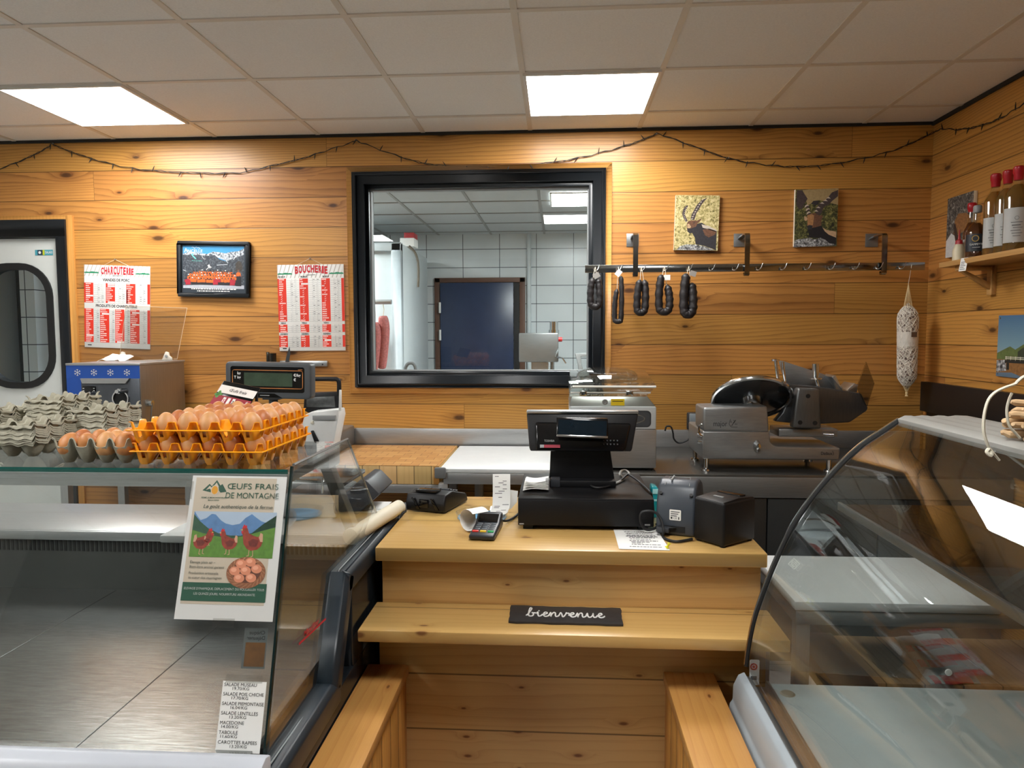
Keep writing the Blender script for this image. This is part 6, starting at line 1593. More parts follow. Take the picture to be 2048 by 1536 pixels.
mb = MB(); mb.prism([(-.012, -.03, 0), (.02, -.03, 0), (.022, -.03, .07), (.012, -.03, .1), (-.008, -.03, .105)], (0, .06, 0)); mb.obj('wrapped_body', TEAL, tb, bevel=.006, local=True)
mb = MB(); mb.box(-.013, .024, -.0315, -.0295, .056, .062).box(-.006, .012, -.0315, -.0295, .08, .096); mb.obj('printed_band', mat('pale teal', (176, 232, 232), .3), tb, local=True)
# info sheet and yellow pin
A_, B_, C2, D2 = PZ(1228, 1062, CT + .0012), PZ(1316, 1062, CT + .0012), PZ(1340, 1101, CT + .0012), PZ(1238, 1098, CT + .0012)
ih = thing('notice_sheet', 'white notice sheet pinned on the counter in front of the drawer', 'paper sheet', tuple((A_ + C2) / 2))
MB().prism([tuple(A_ + Vector((.0, .02, 0))), tuple(B_ + Vector((.0, .02, 0))), tuple(C2), tuple(D2)], (0, 0, .0006)).obj('sheet', PAPER, ih)
mm = frame(D2 + Vector((0, 0, .0009)), C2 - D2, A_ - D2); wd_ = (C2 - D2).length; hd_ = (A_ - D2).length; mb = MB(mm)
mb.text('INFORMATION', .0155, wd_ * .46, hd_ * .93, 0, INK, width=wd_ * .6, bold=.02); mb.text('IMPORTANTE', .0135, wd_ * .47, hd_ * .83, 0, INK, width=wd_ * .56, bold=.02)
rr = random.Random(6)
for i, (yy, xa, xb, mt) in enumerate(((.74, .2, .8, INK), (.68, .18, .84, INK), (.62, .24, .78, INK), (.53, .25, .68, INK_G), (.44, .24, .82, INK), (.37, .27, .66, INK_G), (.31, .28, .5, INK_G), (.24, .27, .86, INK_G), (.12, .22, .86, INK_G))):
    x = xa
    while x < xb: l_ = rr.uniform(.03, .1); mb.rect(wd_ * x, hd_ * yy, wd_ * min(xb, x + l_), hd_ * (yy + .035), 0, mt); x += l_ + .015
mb.obj('printed_text', INK, ih, smooth=0)
q = PZ(1333, 1096, CT + .004)
yp = thing('push_pin', 'yellow push pin at the corner of the notice sheet', 'pin', tuple(q))
YEL = mat('yellow pin', (226, 220, 40), .35)
MB(Matrix.Translation(q) @ Matrix.Rotation(.5, 4, 'Y')).lathe([(0, 0), (.006, .001), (.006, .003), (.003, .005), (.0025, .012), (.005, .014), (.005, .016), (0, .016)], 14).obj('head', YEL, yp)
MB().cyl(q, (q.x, q.y, CT), .0007, .0006, 6).obj('needle', CHROME, yp)
# small card reader
f0, f1 = PZ(941, 1082, CT), PZ(992, 1087, CT)
cr = thing('card_reader', 'small dark card reader with red, yellow and green keys, in front of the coin dish', 'card reader', ((f0.x + f1.x) / 2, f0.y + .085, CT), math.radians(-4))
hw = (f1.x - f0.x) / 2
mb = MB(); mb.prism([(-hw, -.085, .002), (-hw, -.088, .018), (-hw, .02, .026), (-hw, .06, .045), (-hw, .088, .045), (-hw, .09, .002)], (2 * hw, 0, 0)); mb.obj('case', mat('dark graphite', (46, 50, 56), .35, 0, .05), cr, bevel=.006, seg=3, local=True)
def sl_(y): return .018 + (y + .088) / .108 * .008
mb = MB(); mm = frame((0, .04, .0368), (1, 0, 0), (0, 1, .475)); mb.m = mm; mb.rect(-hw * .8, -.018, hw * .8, .018, .0008); mb.obj('screen', BLACK_G, cr, smooth=0, local=True)
kt = MB()
for r in range(4):
    for c_ in range(3):
        x = (c_ - 1) * hw * .55; y = .012 - r * .016; kt.box(x - hw * .2, x + hw * .2, y - .0055, y + .0055, sl_(y) - .002, sl_(y) + .0018)
kt.obj('number_keys', mat('key grey', (92, 98, 104), .4), cr, bevel=.0008, local=True)
for c_, (mt) in enumerate((mat('red key', (226, 56, 44), .4), mat('yellow key', (238, 190, 40), .4), mat('green key', (40, 160, 90), .4))):
    x = (c_ - 1) * hw * .6; MB().box(x - hw * .24, x + hw * .24, -.062, -.051, .018, .0235).obj(('cancel_key', 'correct_key', 'enter_key')[c_], mt, cr, bevel=.001, local=True)
cord('data_cable', 'black lead from the small card reader back to the cash drawer', [Vector((cr.location.x + .025, cr.location.y + .085, CT + .02)), C_(1012, 1042, .01), C_(1026, 1036), C_(1036, 1028)], .0038, RUBBER)
# larger payment terminal lying near the left case
f0, f1 = PZ(806, 1026, CT), PZ(893, 1034, CT)
pt2 = thing('payment_terminal', 'larger black payment terminal seen from behind, at the left end of the counter', 'payment terminal', ((f0.x + f1.x) / 2 + .02, f0.y + .09, CT), math.radians(-16))
hw = .073
mb = MB(); mb.prism([(-hw, -.085, .003), (-hw, -.09, .03), (-hw, -.075, .062), (-hw, -.02, .066), (-hw, .1, .034), (-hw, .115, .003)], (2 * hw, 0, 0)); mb.obj('case', BLACK, pt2, bevel=.007, seg=3, local=True)
mb = MB(); mb.box(-.045, .035, -.07, -.03, .064, .072); mb.obj('paper_cover', BLACK_G, pt2, bevel=.004, local=True)
mb = MB()
for x0 in (-.05, .02): mb.prism([(x0, -.093, .05), (x0 + .012, -.093, .05), (x0 + .034, -.093, .012), (x0 + .022, -.093, .012)], (0, .008, 0))
mb.box(-.02, .014, -.0925, -.085, .018, .046); mb.obj('rear_ribs', BLACK_G, pt2, bevel=.002, local=True)
mb = MB()
for i in range(4):
    for j in range(3): mb.box(-.045 + j * .034, -.02 + j * .034, .0 + i * .022, .014 + i * .022, .06 - i * .006, .0655 - i * .006)
mb.obj('keys', CHAR, pt2, bevel=.001, local=True)
cord('power_cord', 'short black lead from the payment terminal down toward the left case frame', [C_(812, 1022, .02), C_(800, 1030, .01), C_(797, 1038, .004)], .004, RUBBER)
# coin dish with receipt roll
q = PZ(964, 1036, CT)
dh = thing('coin_dish', 'round clear coin dish with blue base, under the curled receipt', 'coin dish', (q.x, q.y, CT))
MB().lathe([(0, .001), (.078, .001), (.08, .004), (.078, .006), (0, .006)], 40).obj('blue_disc', mat('sky blue disc', (112, 172, 216), .35), dh, local=True)
MB().lathe([(.078, .006), (.084, .02), (.086, .02), (.082, .002), (.079, .0)], 40).obj('clear_rim', GLASS_T, dh, local=True)
rc = thing('receipt_strip', 'long white printed receipt strip curling up from the coin dish', 'receipt', (q.x, q.y, CT + .01))
def strip(center, wdir, wid, mt=PAPER):
    sp = spline([tuple(p) for p in center], 6); vs, fs = [], []
    for p in sp:
        vs += [tuple(p - wdir * wid / 2), tuple(p + wdir * wid / 2)]
    for i in range(len(sp) - 1): fs.append((2 * i, 2 * i + 1, 2 * i + 3, 2 * i + 2))
    return vs, fs, sp
yq = q.y + .02
cen = [PY(1003, 948, yq + .04), PY(1003, 965, yq + .03), PY(1003, 990, yq + .022), PY(1002, 1012, yq + .01), PY(996, 1026, yq - .01), PY(985, 1033, yq - .03)]
cen[-1].z = max(cen[-1].z, CT + .012); cen[-2].z = max(cen[-2].z, CT + .014)
vs, fs, sp = strip(cen, Vector((1, .1, 0)).normalized(), .058)
me = MB().add(vs, fs).mesh('standing_strip', PAPER, smooth=80); apply_solid(me, .0005); me.transform(world_of(rc).inverted()); o = bpy.data.objects.new('standing_strip', me); COL.objects.link(o); o.parent = rc
c0 = PZ(950, 1040, CT + .034); axd = Vector((.75, .66, 0)).normalized(); up = Vector((0, 0, 1)); sd = Vector((-.66, .75, 0)).normalized()
cen = []
for k in range(11):
    a_ = -1.9 + k * .42; r_ = .034 + .0012 * k
    cen.append(c0 + sd * (-math.cos(a_) * r_) * -1 + up * (math.sin(a_) * r_ * .82))
vs, fs, sp2 = strip(cen, axd, .058)
me = MB().add(vs, fs).mesh('curled_end', PAPER, smooth=80); apply_solid(me, .0005); me.transform(world_of(rc).inverted()); o = bpy.data.objects.new('curled_end', me); COL.objects.link(o); o.parent = rc
mb = MB(); rr = random.Random(8)
for i in range(0, len(sp) - 8):
    if i < 1 or rr.random() < .25: continue
    d_ = (sp[i + 1] - sp[i]).normalized(); wv = Vector((1, .1, 0)).normalized(); nn = d_.cross(wv).normalized()
    if nn.y > 0: nn = -nn
    x0_ = rr.choice((-.022, -.01, .004)); l_ = rr.uniform(.01, .024)
    P = [sp[i] + nn * .0008 + wv * x0_, sp[i] + nn * .0008 + wv * min(.025, x0_ + l_)]
    mb.add([P[0], P[1], P[1] + d_ * .0022, P[0] + d_ * .0022], [(0, 1, 2, 3)])
mb.obj('printed_lines', INK_G, rc, smooth=0)
vs = [tuple(PY(x, y, yq + .03)) for x, y in ((1010, 978), (1036, 982), (1034, 1004), (1022, 1018), (1006, 1020))]
me = MB().add(vs, [(0, 1, 2, 3, 4)]).mesh('torn_receipt', PAPER, smooth=0); apply_solid(me, .0006); o = bpy.data.objects.new('torn_receipt', me); COL.objects.link(o); me.transform(Matrix.Translation(-Vector(vs[4]))); o.location = vs[4]
tag(o, 'torn receipt leaning behind the standing receipt strip, beside the drawer', 'receipt')
# roll of wrapping and loose sheets beside the left case
r0, r1 = PZ(798, 1014, .958), PZ(716, 1064, .958); dd = (r1 - r0).normalized(); r1 = r0 + dd * .36
wr = thing('paper_roll', 'cream paper roll lying across the end frame of the left case', 'paper roll', tuple((r0 + r1) / 2))
MB().cyl(r0, r1, .0235, .0235, 24).obj('roll', mat('cream wrapping', (222, 214, 192), .6, 0, .04), wr, bevel=.001)
MB().cyl(r0 - dd * .0008, r0 + dd * .001, .012, .012, 16).obj('core', CHAR, wr)
q0, q1 = PZ(724, 1022, .934), PZ(782, 1004, .934)
solo('paper_sheets', MB().box(q0.x - .03, q1.x, q0.y - .02, q0.y + .1, .9335, .937).box(q0.x - .02, q1.x + .006, q0.y + .01, q0.y + .12, .937, .939), PAPER, 'few white sheets lying behind the cream paper roll', 'paper', loc=(q0.x, q0.y, .9335), bevel=.0004)

# ================================================================== SCALE ON THE LEFT CASE
ys = 2.3; zw = .9215
def Q(px, py, y=ys): return PY(px, py, y)
sb = thing('scale', 'retail scale with steel platter and pole display, at the end of the left case', 'scale', (Q(660, 1000).x, 2.36, zw))
prof = [Q(694, 984), Q(719, 960), Q(733, 961), Q(759, 988), Q(733, 1013), Q(714, 1030), Q(668, 1030), Q(662, 1012), Q(668, 998)]
MB().prism([(p.x, ys, max(p.z, zw)) for p in prof], (0, .2, 0)).obj('body', CHAR, sb, bevel=.006)
bx0 = Q(560, 1000).x
MB().box(bx0, Q(672, 1000).x, ys + .0, ys + .26, zw, zw + .075).obj('base', mat('scale base grey', (120, 124, 126), .45), sb, bevel=.01)
p0, p1 = Q(688, 976, ys - .03), Q(731, 948, ys + .1)
mb = MB(); mb.prism([(p0.x, p0.y, p0.z + .004), (p1.x, p1.y, p1.z + .004), (p1.x, p1.y, p1.z + .018), (p0.x, p0.y, p0.z + .018)], (-.3, .06, .002)); mb.obj('platter', CHROME, sb, bevel=.003)
MB().tube(spline([tuple(Q(x, y, ys - .06)) for x, y in ((600, 956), (625, 955), (642, 955), (645, 960), (645, 986))], 4), .004, 6).obj('guard_wire', CHROME, sb)
yd = 2.45
def V_(px, py, o=0): return PY(px, py, yd - o)
tl, tr, bl, br = V_(452, 723), V_(622, 724), V_(451, 794), V_(622, 798)
m = frame(bl, br - bl, tl - bl); wd_ = (br - bl).length; hd_ = (tl - bl).length
head = MB(m); head.prism([(x, z, 0) for x, z in rrect(0, wd_, -.002, hd_, .014, 5)], (0, 0, -.05)); head.obj('display_head', mat('graphite casing', (74, 78, 82), .42, 0, .04), sb, bevel=.006, seg=3)
X_ = lambda px: (px - 120) / (1790 - 120) * wd_
Y_ = lambda py: hd_ - (py - 110) / (890 - 110) * hd_
g = MB(m); g.poly(rrect(X_(225), X_(1665), Y_(765), Y_(205), .008), .0008, BLACK_G); g.poly([(X_(400), Y_(880)), (X_(400), Y_(790)), (X_(1080), Y_(790)), (X_(1150), Y_(830)), (X_(1230), Y_(880))], .0008, BLACK_G)
g.obj('display_glass', BLACK_G, sb, smooth=0)
g = MB(m); o1 = rrect(X_(265), X_(1630), Y_(675), Y_(285), .007); g.line(o1 + [o1[0]], .0022, .0014); g.line([(X_(1545), Y_(260)), (X_(1625), Y_(258))], .0016, .0014); g.obj('orange_outline', mat('orange outline', (206, 132, 70), .5), sb, smooth=0)
g = MB(m); g.rect(X_(490), Y_(632), X_(1430), Y_(340), .0014); g.obj('display_panel', mat('dull green display', (62, 78, 62), .25, 0, .15, 30), sb, smooth=0)
g = MB(m)
for s_, x, y, a in (('kg', 425, 385, 'RIGHT'), ('T kg', 425, 475, 'RIGHT'), ('\u20ac/kg', 1455, 408, 'LEFT'), ('\u20ac', 1455, 508, 'LEFT')): g.text(s_, .0135, X_(x), Y_(y), .0014, CHALK, a, bold=.02)
g.rect(X_(800), Y_(842), X_(985), Y_(825), .0014, GREY); g.obj('lettering', CHALK, sb, smooth=0)
q = V_(540, 800); MB().cyl((q.x, yd + .03, zw + .04), (q.x, yd + .03, tl.z - .03), .016, .016, 14).box(q.x - .03, q.x + .03, yd + .005, yd + .06, q.z, q.z + .05).box(q.x - .04, bx0 + .02, yd + .0, yd + .07, zw, zw + .05).obj('pole', CHAR, sb, bevel=.002)
# price ticket standing among the eggs
yk = 1.83
a_, b_, c_ = PY(446, 764, yk), PY(519, 779, yk), PY(419, 806, yk - .02)
tk = thing('price_ticket', 'tilted price ticket lettered Oeufs frais, standing among the eggs of the orange tray', 'price ticket', tuple((b_ + c_) / 2))
m = frame(c_ + (c_ - a_) * .35, b_ - a_, a_ - c_); wd_ = (b_ - a_).length; hd_ = (a_ - c_).length * 1.35
SK = (a_ - c_).normalized().dot((b_ - a_).normalized())
m = Matrix(((*(b_ - a_).normalized(), 0), (*(a_ - c_).normalized(), 0), (0, -1, 0, 0), (0, 0, 0, 1))).transposed(); base_ = c_ - (a_ - c_) * .35; m.translation = base_
MB(m).box(0, wd_, 0, hd_ + .004, -.004, 0).obj('holder', BLACK_G, tk, bevel=.001)
g = MB(m); g.rect(.001, hd_ * .66, wd_ - .001, hd_ * .92, .0006, PAPER); g.rect(.001, 0, wd_ - .001, hd_ * .58, .0006, mat('wine red', (150, 26, 44), .4))
g.disc(.012, hd_ * .61, .006, .004, .0009, mat('leaf green', (90, 150, 80), .6), 8); g.disc(.004, hd_ * .58, .006, .004, .0009, mat('leaf green', (90, 150, 80), .6), 8); g.disc(.008, hd_ * .66, .004, .006, .0009, mat('leaf green', (90, 150, 80), .6), 8); g.disc(.007, hd_ * .54, .004, .006, .0009, mat('leaf green', (90, 150, 80), .6), 8)
g.obj('card', PAPER, tk, smooth=0)
g = MB(m); g.text('\u0152ufs frais', .0115, wd_ * .52, hd_ * .75, .001, INK, shear=.1, width=wd_ * .46, bold=.008)
for i, s_ in enumerate('50230'):
    x = wd_ * (.3 + .125 * i); g.rect(x - .0036, hd_ * .34, x + .0036, hd_ * .54, .001, PAPER if i in (0, 1, 2) else mat('wine red', (150, 26, 44), .4))
    if i != 1: g.text(s_, .0115, x, hd_ * .385, .0013, REDT if i == 0 else INK if i == 2 else CHALK, width=.005, bold=.02)
g.text('\u20ac', .009, wd_ * .9, hd_ * .46, .0013, CHALK); g.obj('lettering', INK, tk, smooth=0)
MB().box(b_.x - .012, b_.x - .006, b_.y - .002, b_.y + .004, GT + .1, b_.z - .01).box(c_.x + .02, c_.x + .026, b_.y - .002, b_.y + .004, GT + .1, c_.z).obj('spike', BLACK, tk)

# ================================================================== RIGHT CURVED CASE
RY = 1.775; RN = -.45
cp = [PY(1480 + u * .4793, 800 + v * .4793, RY) for u, v in ((668, 85), (600, 130), (500, 198), (400, 295), (300, 412), (215, 540), (150, 678), (100, 802), (60, 922), (36, 1040), (27, 1112))]
cs = spline([tuple(p) for p in cp], 5)
rc2 = thing('curved_display_case', 'display case with big curved front glass and pale top, cut by the right picture edge', 'display case', (1.0, .7, 0))
vs, fs = [], []
for p in cs: vs += [(p.x, RY, p.z), (p.x, RN, p.z)]
for i in range(len(cs) - 1): fs.append((2 * i, 2 * i + 2, 2 * i + 3, 2 * i + 1))
me = MB().add(vs, fs).mesh('curved_glass', GLASS_S, smooth=80); apply_solid(me, .006); me.transform(world_of(rc2).inverted()); o = bpy.data.objects.new('curved_glass', me); COL.objects.link(o); o.parent = rc2
MB().tube([(p.x, RY + .002, p.z) for p in cs], .0055, 8).obj('glass_edge_seal', RUBBER, rc2)
MB().tube([(p.x - .004, RY + .003, p.z + .004) for p in cs], .0028, 6).obj('glass_edge_trim', CHROME, rc2)
# pale top
tp = cp[0]; tx1 = PY(1935, 835, RY).x; tw = tx1 - tp.x
P = [(tp.x - .004, tp.z - .014), (tp.x - .006, tp.z + .004), (tp.x + .01, tp.z + .012)]
for k in range(1, 7): P += [(tp.x + .01 + (tw - .02) * (k - .25) / 7, tp.z + .012), (tp.x + .01 + (tw - .02) * k / 7, tp.z + .010 if k % 2 else tp.z + .013)]
P += [(tx1, tp.z + .012), (tx1, tp.z - .014)]
MB().prism([(x, RN, z) for x, z in P], (0, RY - RN, 0)).obj('top_board', mat('pale grey top', (150, 150, 145), .45, 0, .02), rc2, bevel=.001)
# end pane, deck, inner shelf, posts, back
zd = PY(1560, 1365, RY).z; xd0 = cp[-1].x + .012; xb = 1.42
end = [(p.x + .006, p.z - .004) for p in cs] + [(xb, zd), (xb, tp.z - .02), (tx1, tp.z - .012)]
MB().prism([(x, RY - .004, z) for x, z in end], (0, .004, 0)).obj('end_glass', glassmat('end pane', (.92, .93, .92), .05), rc2, smooth=0)
MB().prism([(cp[-1].x + .055, RN, zd - .012), (xb, RN, zd - .012), (xb, RN, zd), (cp[-1].x + .055, RN, zd)], (0, RY - RN - .006, 0)).obj('deck', mat('pale blue grey deck', (186, 196, 196), .16, 0, .03), rc2, bevel=.002)
q = PZ(1575, 1386, zd + .002); MB().lathe([(0, .003), (.014, .003), (.018, .0), (0, 0)], 20, loc=(q.x, q.y, zd)).obj('deck_plug', mat('beige plug', (150, 140, 122), .5), rc2)
MB().prism([(cp[-1].x + .0, RN, zd - .03), (cp[-1].x + .055, RN, zd - .03), (cp[-1].x + .055, RN, zd + .004), (cp[-1].x + .048, RN, zd + .004), (cp[-1].x + .046, RN, zd - .012), (cp[-1].x + .012, RN, zd - .012), (cp[-1].x + .01, RN, zd + .014), (cp[-1].x + .0, RN, zd + .014)], (0, RY - RN, 0)).obj('glass_channel', STEEL_D, rc2, bevel=.001)
x = cp[-1].x; P = [(x - .002, zd + .022), (x - .018, zd + .014), (x - .03, zd - .012), (x - .031, zd - .05), (x - .038, zd - .06), (x - .042, zd - .09), (x - .036, zd - .14), (x - .002, zd - .14)]
MB().prism([(a, RN, b) for a, b in P], (0, RY - RN + .01, 0)).obj('front_rail', mat('pale bumper plastic', (158, 168, 174), .35, 0, .03), rc2, bevel=.004)
zs = PY(1670, 1003, RY).z; xs_ = PY(1670, 1003, RY).x
MB().box(xs_ + .006, 1.34, RN, RY - .02, zs - .012, zs - .002).obj('inner_shelf', glassmat('grey shelf glass', (.62, .64, .63), .05), rc2, smooth=0)
MB().box(xs_, xs_ + .008, RN, RY - .015, zs - .016, zs + .003).obj('shelf_edge', ALU, rc2, bevel=.0015)
for yy in (1.6, .5):
    MB().prism([(tp.x + .1, yy, tp.z - .015), (tp.x + .125, yy, tp.z - .015), (1.2, yy, zs - .002), (1.17, yy, zs - .002)], (0, .025, 0)).obj('shelf_support', ALU, rc2, bevel=.003)
    MB().box(xb - .05, xb - .01, yy, yy + .04, zd, tp.z - .014).obj('back_post', SLATEBLUE, rc2, bevel=.003)
MB().box(tp.x + .06, xb, RN, RY - .01, tp.z - .03, tp.z - .012).obj('lamp_box', mat('dull white inside', (150, 150, 146), .5), rc2, bevel=.003)
MB().box(x - .0, xb, RN, RY, .08, zd - .03).obj('body', mat('dark case body', (52, 54, 56), .4), rc2, bevel=.004)
MB().box(x + .04, xb - .04, RN, RY - .04, 0, .08).obj('plinth', RUBBER, rc2)
q = PY(1507, 1341, RY - .004); mm = Matrix.Translation((x + .018, RY - .03, zd + .05)) @ Matrix.Rotation(math.radians(90), 4, 'X')
st_ = MB(Matrix.Translation((x + .012, RY - .006, zd + .03)) @ frame((0, 0, 0), (1, 0, 0), (.1, 0, 1)))
st_.poly(rrect(-.006, .018, -.035, .03, .004), .0004, PAPER); st_.disc(.004, .012, .009, z=.0008, mt=REDT); st_.disc(.004, .012, .0055, z=.001, mt=PAPER); st_.disc(.004, .012, .0035, z=.0012, mt=REDT); st_.rect(-.003, -.012, .012, -.022, .0008, INK_G); st_.obj('warning_sticker', PAPER, rc2, smooth=0)
q = PY(1897, 1345, RY - .006); MB().lathe([(0, -.004), (.008, -.002), (.008, .002), (0, .004)], 14, m=facing(q)).obj('glass_button', PAPER, rc2)

# white board table behind the case, slatted shelf and stand-in cloth under it
zt2 = .76
a, b = PZ(1528, 1110, zt2), PZ(1832, 1110, zt2); yfr = PZ(1590, 1203, zt2).y; x0 = PZ(1590, 1203, zt2).x; x1 = max(PZ(1985, 1200, zt2).x, b.x)
wt2 = thing('work_table', 'low steel table behind the curved case, topped by a white board', 'table', ((x0 + x1) / 2, (a.y + yfr) / 2, 0))
xe = 1.72
MB().box(x0 + .004, xe, yfr + .004, a.y - .004, zt2 - .07, zt2 - .028).obj('top_rail', STEEL, wt2, bevel=.003)
for xx in (x0 + .008, xe - .045):
    for yy in (yfr + .008, a.y - .05): MB().box(xx, xx + .04, yy, yy + .04, 0, zt2 - .07).obj('leg', STEELV, wt2, bevel=.002)
zsh = .5
MB().box(x0 + .25, xe - .05, yfr + .05, a.y - .05, zsh - .02, zsh).obj('slatted_shelf', W_FLOORB, wt2, bevel=.002)
MB().box(x0 + .12, x0 + .25, yfr + .02, a.y - .05, zsh - .06, zsh + .01).obj('dark_crosspiece', CHAR, wt2, bevel=.003)
solo('chopping_board', MB().box(x0, x1, yfr, a.y, zt2 - .027, zt2), PE, 'white plastic board on the low table seen through the curved glass', 'chopping board', loc=((x0 + x1) / 2, (a.y + yfr) / 2, zt2 - .027), bevel=.004)
c0_, c1_, c2_, c3_ = (PZ(*p, zsh + .004) for p in ((1789, 1277), (1877, 1269), (1962, 1366), (1862, 1372)))  # banded cloth stands in for a reflection in the end glass
cl = []; rr = random.Random(2); NXc, NYc = 14, 24; vs, fs, ms = [], [], []
for j in range(NYc + 1):
    for i in range(NXc + 1):
        u, v = i / NXc, j / NYc; p = (c0_ * (1 - u) + c1_ * u) * (1 - v) + (c3_ * (1 - u) + c2_ * u) * v
        vs.append((p.x, p.y, zsh + .0075 + .003 * math.sin(v * 14 + u * 3) + .002 * math.sin(u * 11)))
CG = mat('grey woven cloth', (128, 134, 134), .9, 0, .15, 90, bump=.3); CRd = mat('red woven band', (160, 40, 40), .9, 0, .15, 90, bump=.3)
mb = MB(); mb.add(vs, [])
for j in range(NYc):
    v = (j + .5) / NYc
    for i in range(NXc):
        red = any(abs(v - c) < .07 for c in (.27, .6, .92)) and 1 <= i <= 11 and i not in (3,)
        mb.f.append([j * (NXc + 1) + i, (j + 1) * (NXc + 1) + i, (j + 1) * (NXc + 1) + i + 1, j * (NXc + 1) + i + 1]); mb.mi.append(mb.slot(CRd if red else CG))
me = mb.mesh('reflection_cloth', CG, smooth=80); apply_solid(me, .003); me.transform(Matrix.Translation(-c0_)); o = bpy.data.objects.new('reflection_cloth', me); COL.objects.link(o); o.location = c0_
tag(o, 'grey red banded cloth standing in for a reflection in the curved case end glass', 'cloth')

# bundle of pale sticks tied with white string, on top of the curved case
by_ = 1.36; bxx = PY(2030, 800, by_).x; bz_ = tp.z + .013
bd = thing('stick_bundle', 'bundle of pale wooden sticks tied with white string on the curved case top', 'stick bundle', (bxx + .1, by_, bz_))
STK = mat('pale peeled wood', (196, 164, 124), .7, 0, .15, 50, bump=.2); rr = random.Random(4)
for k in range(26):
    dz = .008 + (k // 7) * .019 + rr.uniform(-.003, .003); dy = -.036 + (k % 7) * .012 + rr.uniform(-.003, .003); r_ = rr.uniform(.006, .0085); x_ = bxx + rr.uniform(-.012, .03)
    MB().tube([(x_, by_ + dy + rr.uniform(-.006, .006), bz_ + dz + rr.uniform(0, .006)), (x_ + .006, by_ + dy, bz_ + dz + .002), (bxx + .07, by_ + dy * .8, bz_ + dz * .95 + .001), (bxx + .22, by_ + dy + rr.uniform(-.01, .01), bz_ + dz)], [r_ * .6, r_, r_ * 1.05, r_ * .9], 8).obj('stick', STK, bd)
MB().tube([(bxx + .055, by_ + .05 * math.cos(q_ / 14 * 2 * PI), bz_ + .042 + .046 * math.sin(q_ / 14 * 2 * PI)) for q_ in range(14)], .0026, 6, closed=True).obj('binding', mat('white cotton string', (232, 226, 206), .8, 0, .05), bd)
STR = mat('white cotton string', (232, 226, 206), .8, 0, .05)
st1 = [PY(*p, by_ - .05) for p in ((2070, 745), (2048, 753), (2036, 762), (2030, 768))] + [PY(*p, by_ - .055) for p in ((2010, 775), (1990, 785), (1977, 800), (1970, 822), (1967, 845), (1968, 866), (1974, 886), (1979, 897))]
ws = thing('string', 'white string with a knot dangling from the stick bundle over the glass', 'string', tuple(st1[4]))
MB().tube(spline([tuple(p) for p in st1], 5), .0026, 6).obj('hanging_strand', STR, ws)
k0, k1 = PY(1979, 897, by_ - .055), PY(1999, 921, by_ - .055)
MB().tube(spline([tuple(k0), tuple(k0 + Vector((-.004, 0, -.006))), tuple(k0 + Vector((.002, -.002, -.012))), tuple(k0 + Vector((.003, 0, -.004)))], 4), .0034, 6).cyl(k0, k1, .0026, .002, 6).obj('knot', STR, ws)
st2 = [PY(*p, by_ - .05) for p in ((2024, 786), (2018, 800), (2014, 818), (2015, 838), (2020, 854), (2030, 865), (2040, 876))]
MB().tube(spline([tuple(p) for p in st2], 5), .0023, 6).obj('second_strand', STR, ws)

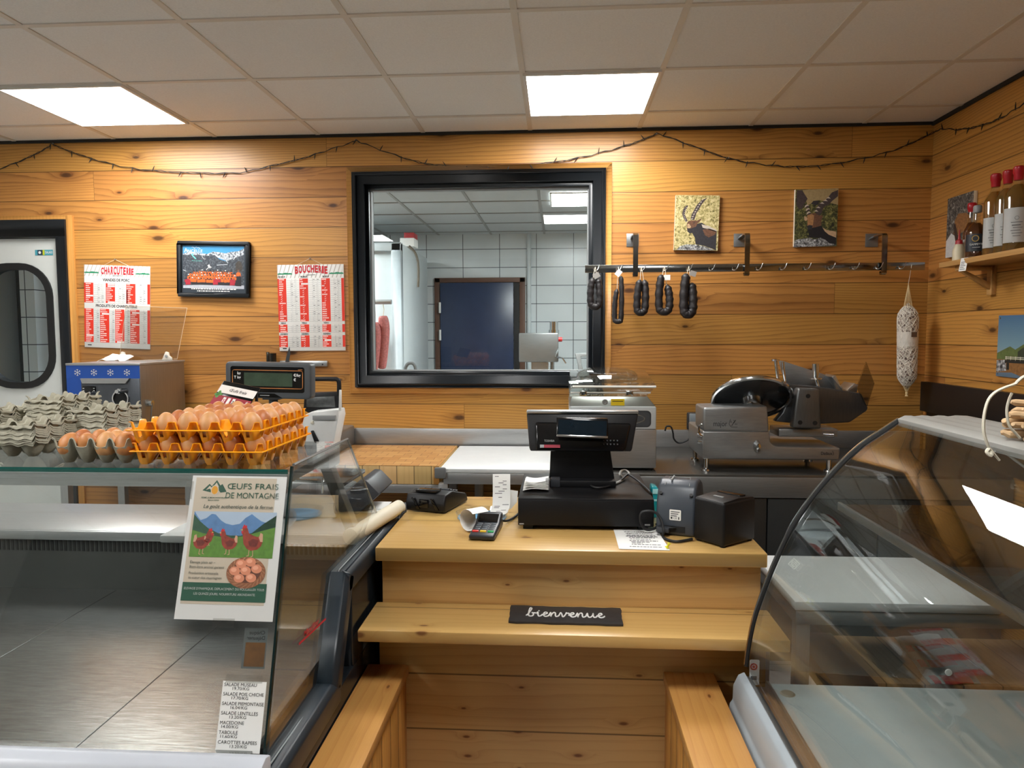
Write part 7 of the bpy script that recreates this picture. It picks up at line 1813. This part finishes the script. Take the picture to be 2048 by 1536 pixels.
# ================================================================== SUB-PARTS: pieces that belong to a part rather than to the whole thing
def kind_of(o): return o.name.split('.')[0]
def nest(root_name, part, *kids):
    for r in [o for o in COL.objects if o.parent is None and kind_of(o) == root_name]:
        ch = sorted(r.children, key=lambda c: c.name); ps = [c for c in ch if kind_of(c) == part]
        if not ps: continue
        for kn in kids:
            ks = [c for c in ch if kind_of(c) == kn]
            for i, c in enumerate(ks): c.parent = ps[i] if len(ks) == len(ps) else ps[0]
for rule in (('till_terminal', 'customer_display', 'display_window', 'display_bezel'), ('till_terminal', 'screen_housing', 'rear_cover', 'top_bezel', 'brand_strip', 'button_row'), ('till_terminal', 'foot_plate', 'side_trim'),
             ('cash_drawer', 'drawer_front', 'edge_mark'), ('meat_slicer', 'blade', 'blade_hub'), ('meat_slicer', 'carriage_arm', 'screw_caps'), ('meat_slicer', 'motor_cover', 'lettering'), ('meat_slicer', 'base', 'maker_lettering', 'thickness_knob', 'foot', 'side_switches'),
             ('vacuum_sealer', 'lid', 'lid_dome', 'lid_seal', 'lid_clamp'), ('vacuum_sealer', 'control_head', 'control_plate'), ('vacuum_sealer', 'chamber', 'warning_label', 'label_print', 'gas_nozzle'), ('wall_socket', 'back_box', 'flap'),
             ('hook_rail', 'bracket', 'wall_plate'), ('bottle', 'paper_label', 'label_print'), ('price_board', 'panel', 'price_table', 'title', 'heading'), ('price_board', 'string', 'nail'),
             ('egg_poster', 'paper', 'print', 'lettering'), ('egg_poster', 'sleeve', 'tape'), ('price_slip', 'paper', 'lettering', 'tape'), ('voucher_sticker', 'backing', 'brown_field', 'lettering'),
             ('display_case', 'end_glass', 'end_glass_rim'), ('display_case', 'front_glass', 'front_glass_edge'), ('display_case', 'top_glass', 'top_glass_edge'), ('display_case', 'back_panel', 'vent_slots'), ('display_case', 'strut', 'strut_clamp'), ('display_case', 'end_frame', 'frame_seam'), ('display_case', 'deck', 'deck_base'),
             ('scale', 'display_head', 'display_glass', 'orange_outline', 'display_panel', 'lettering'), ('scale', 'base', 'guard_wire'), ('price_ticket', 'holder', 'card', 'lettering', 'spike'),
             ('label_printer', 'shell', 'cover_seam', 'screw_hole', 'rating_label', 'socket', 'plug'), ('receipt_printer', 'lid', 'paper_slot', 'status_bar'), ('receipt_printer', 'case', 'rubber_feet'),
             ('payment_terminal', 'case', 'rear_ribs', 'keys', 'paper_cover'), ('dried_sausage', 'string', 'paper_tag'), ('salami', 'paper_band', 'band_label'), ('salami', 'net', 'net_ends'),
             ('framed_photo', 'mount', 'photograph', 'lettering'), ('canvas_print', 'stretcher', 'print'), ('landscape_print', 'board', 'print', 'pins'), ('notice_sheet', 'sheet', 'printed_text'), ('splash_shield', 'sheet', 'bright_edge'), ('splash_shield', 'clip', 'clip_screw'),
             ('curved_display_case', 'curved_glass', 'glass_edge_seal', 'glass_edge_trim', 'warning_sticker'), ('curved_display_case', 'inner_shelf', 'shelf_edge', 'shelf_support'), ('curved_display_case', 'deck', 'deck_plug'), ('curved_display_case', 'end_glass', 'glass_button'),
             ('tray_sealer', 'lid', 'lid_plate', 'handle'), ('tray_sealer', 'base', 'front_bar', 'stud', 'cutter_lever'), ('knife_rack', 'bar', 'screw_head'), ('slate_sign', 'slate', 'lettering'), ('shelf_price_tag', 'card', 'printed_lines'), ('receipt_strip', 'standing_strip', 'printed_lines'), ('red_decal', 'red_bar', 'lettering'),
             ('butcher_block', 'block_body', 'end_strip'), ('string', 'hanging_strand', 'knot'), ('push_pin', 'head', 'needle'), ('paper_roll', 'roll', 'core'), ('teal_box', 'wrapped_body', 'printed_band')):
    nest(*rule)
for r in [o for o in COL.objects if o.parent is None and kind_of(o) == 'meat_grinder' and any(kind_of(c) == 'blue_panel' for c in o.children)]:
    by = {kind_of(c): c for c in r.children}
    for k_, p_ in (('snowflake_symbols', 'blue_panel'), ('display', 'front_plate'), ('display_buttons', 'front_plate'), ('outlet_ring', 'front_plate'), ('outlet_bore', 'front_plate'), ('clamp_stud', 'front_plate'), ('small_stud', 'front_plate'), ('front_ledge', 'front_plate'), ('side_lever', 'body')): by[k_].parent = by[p_]
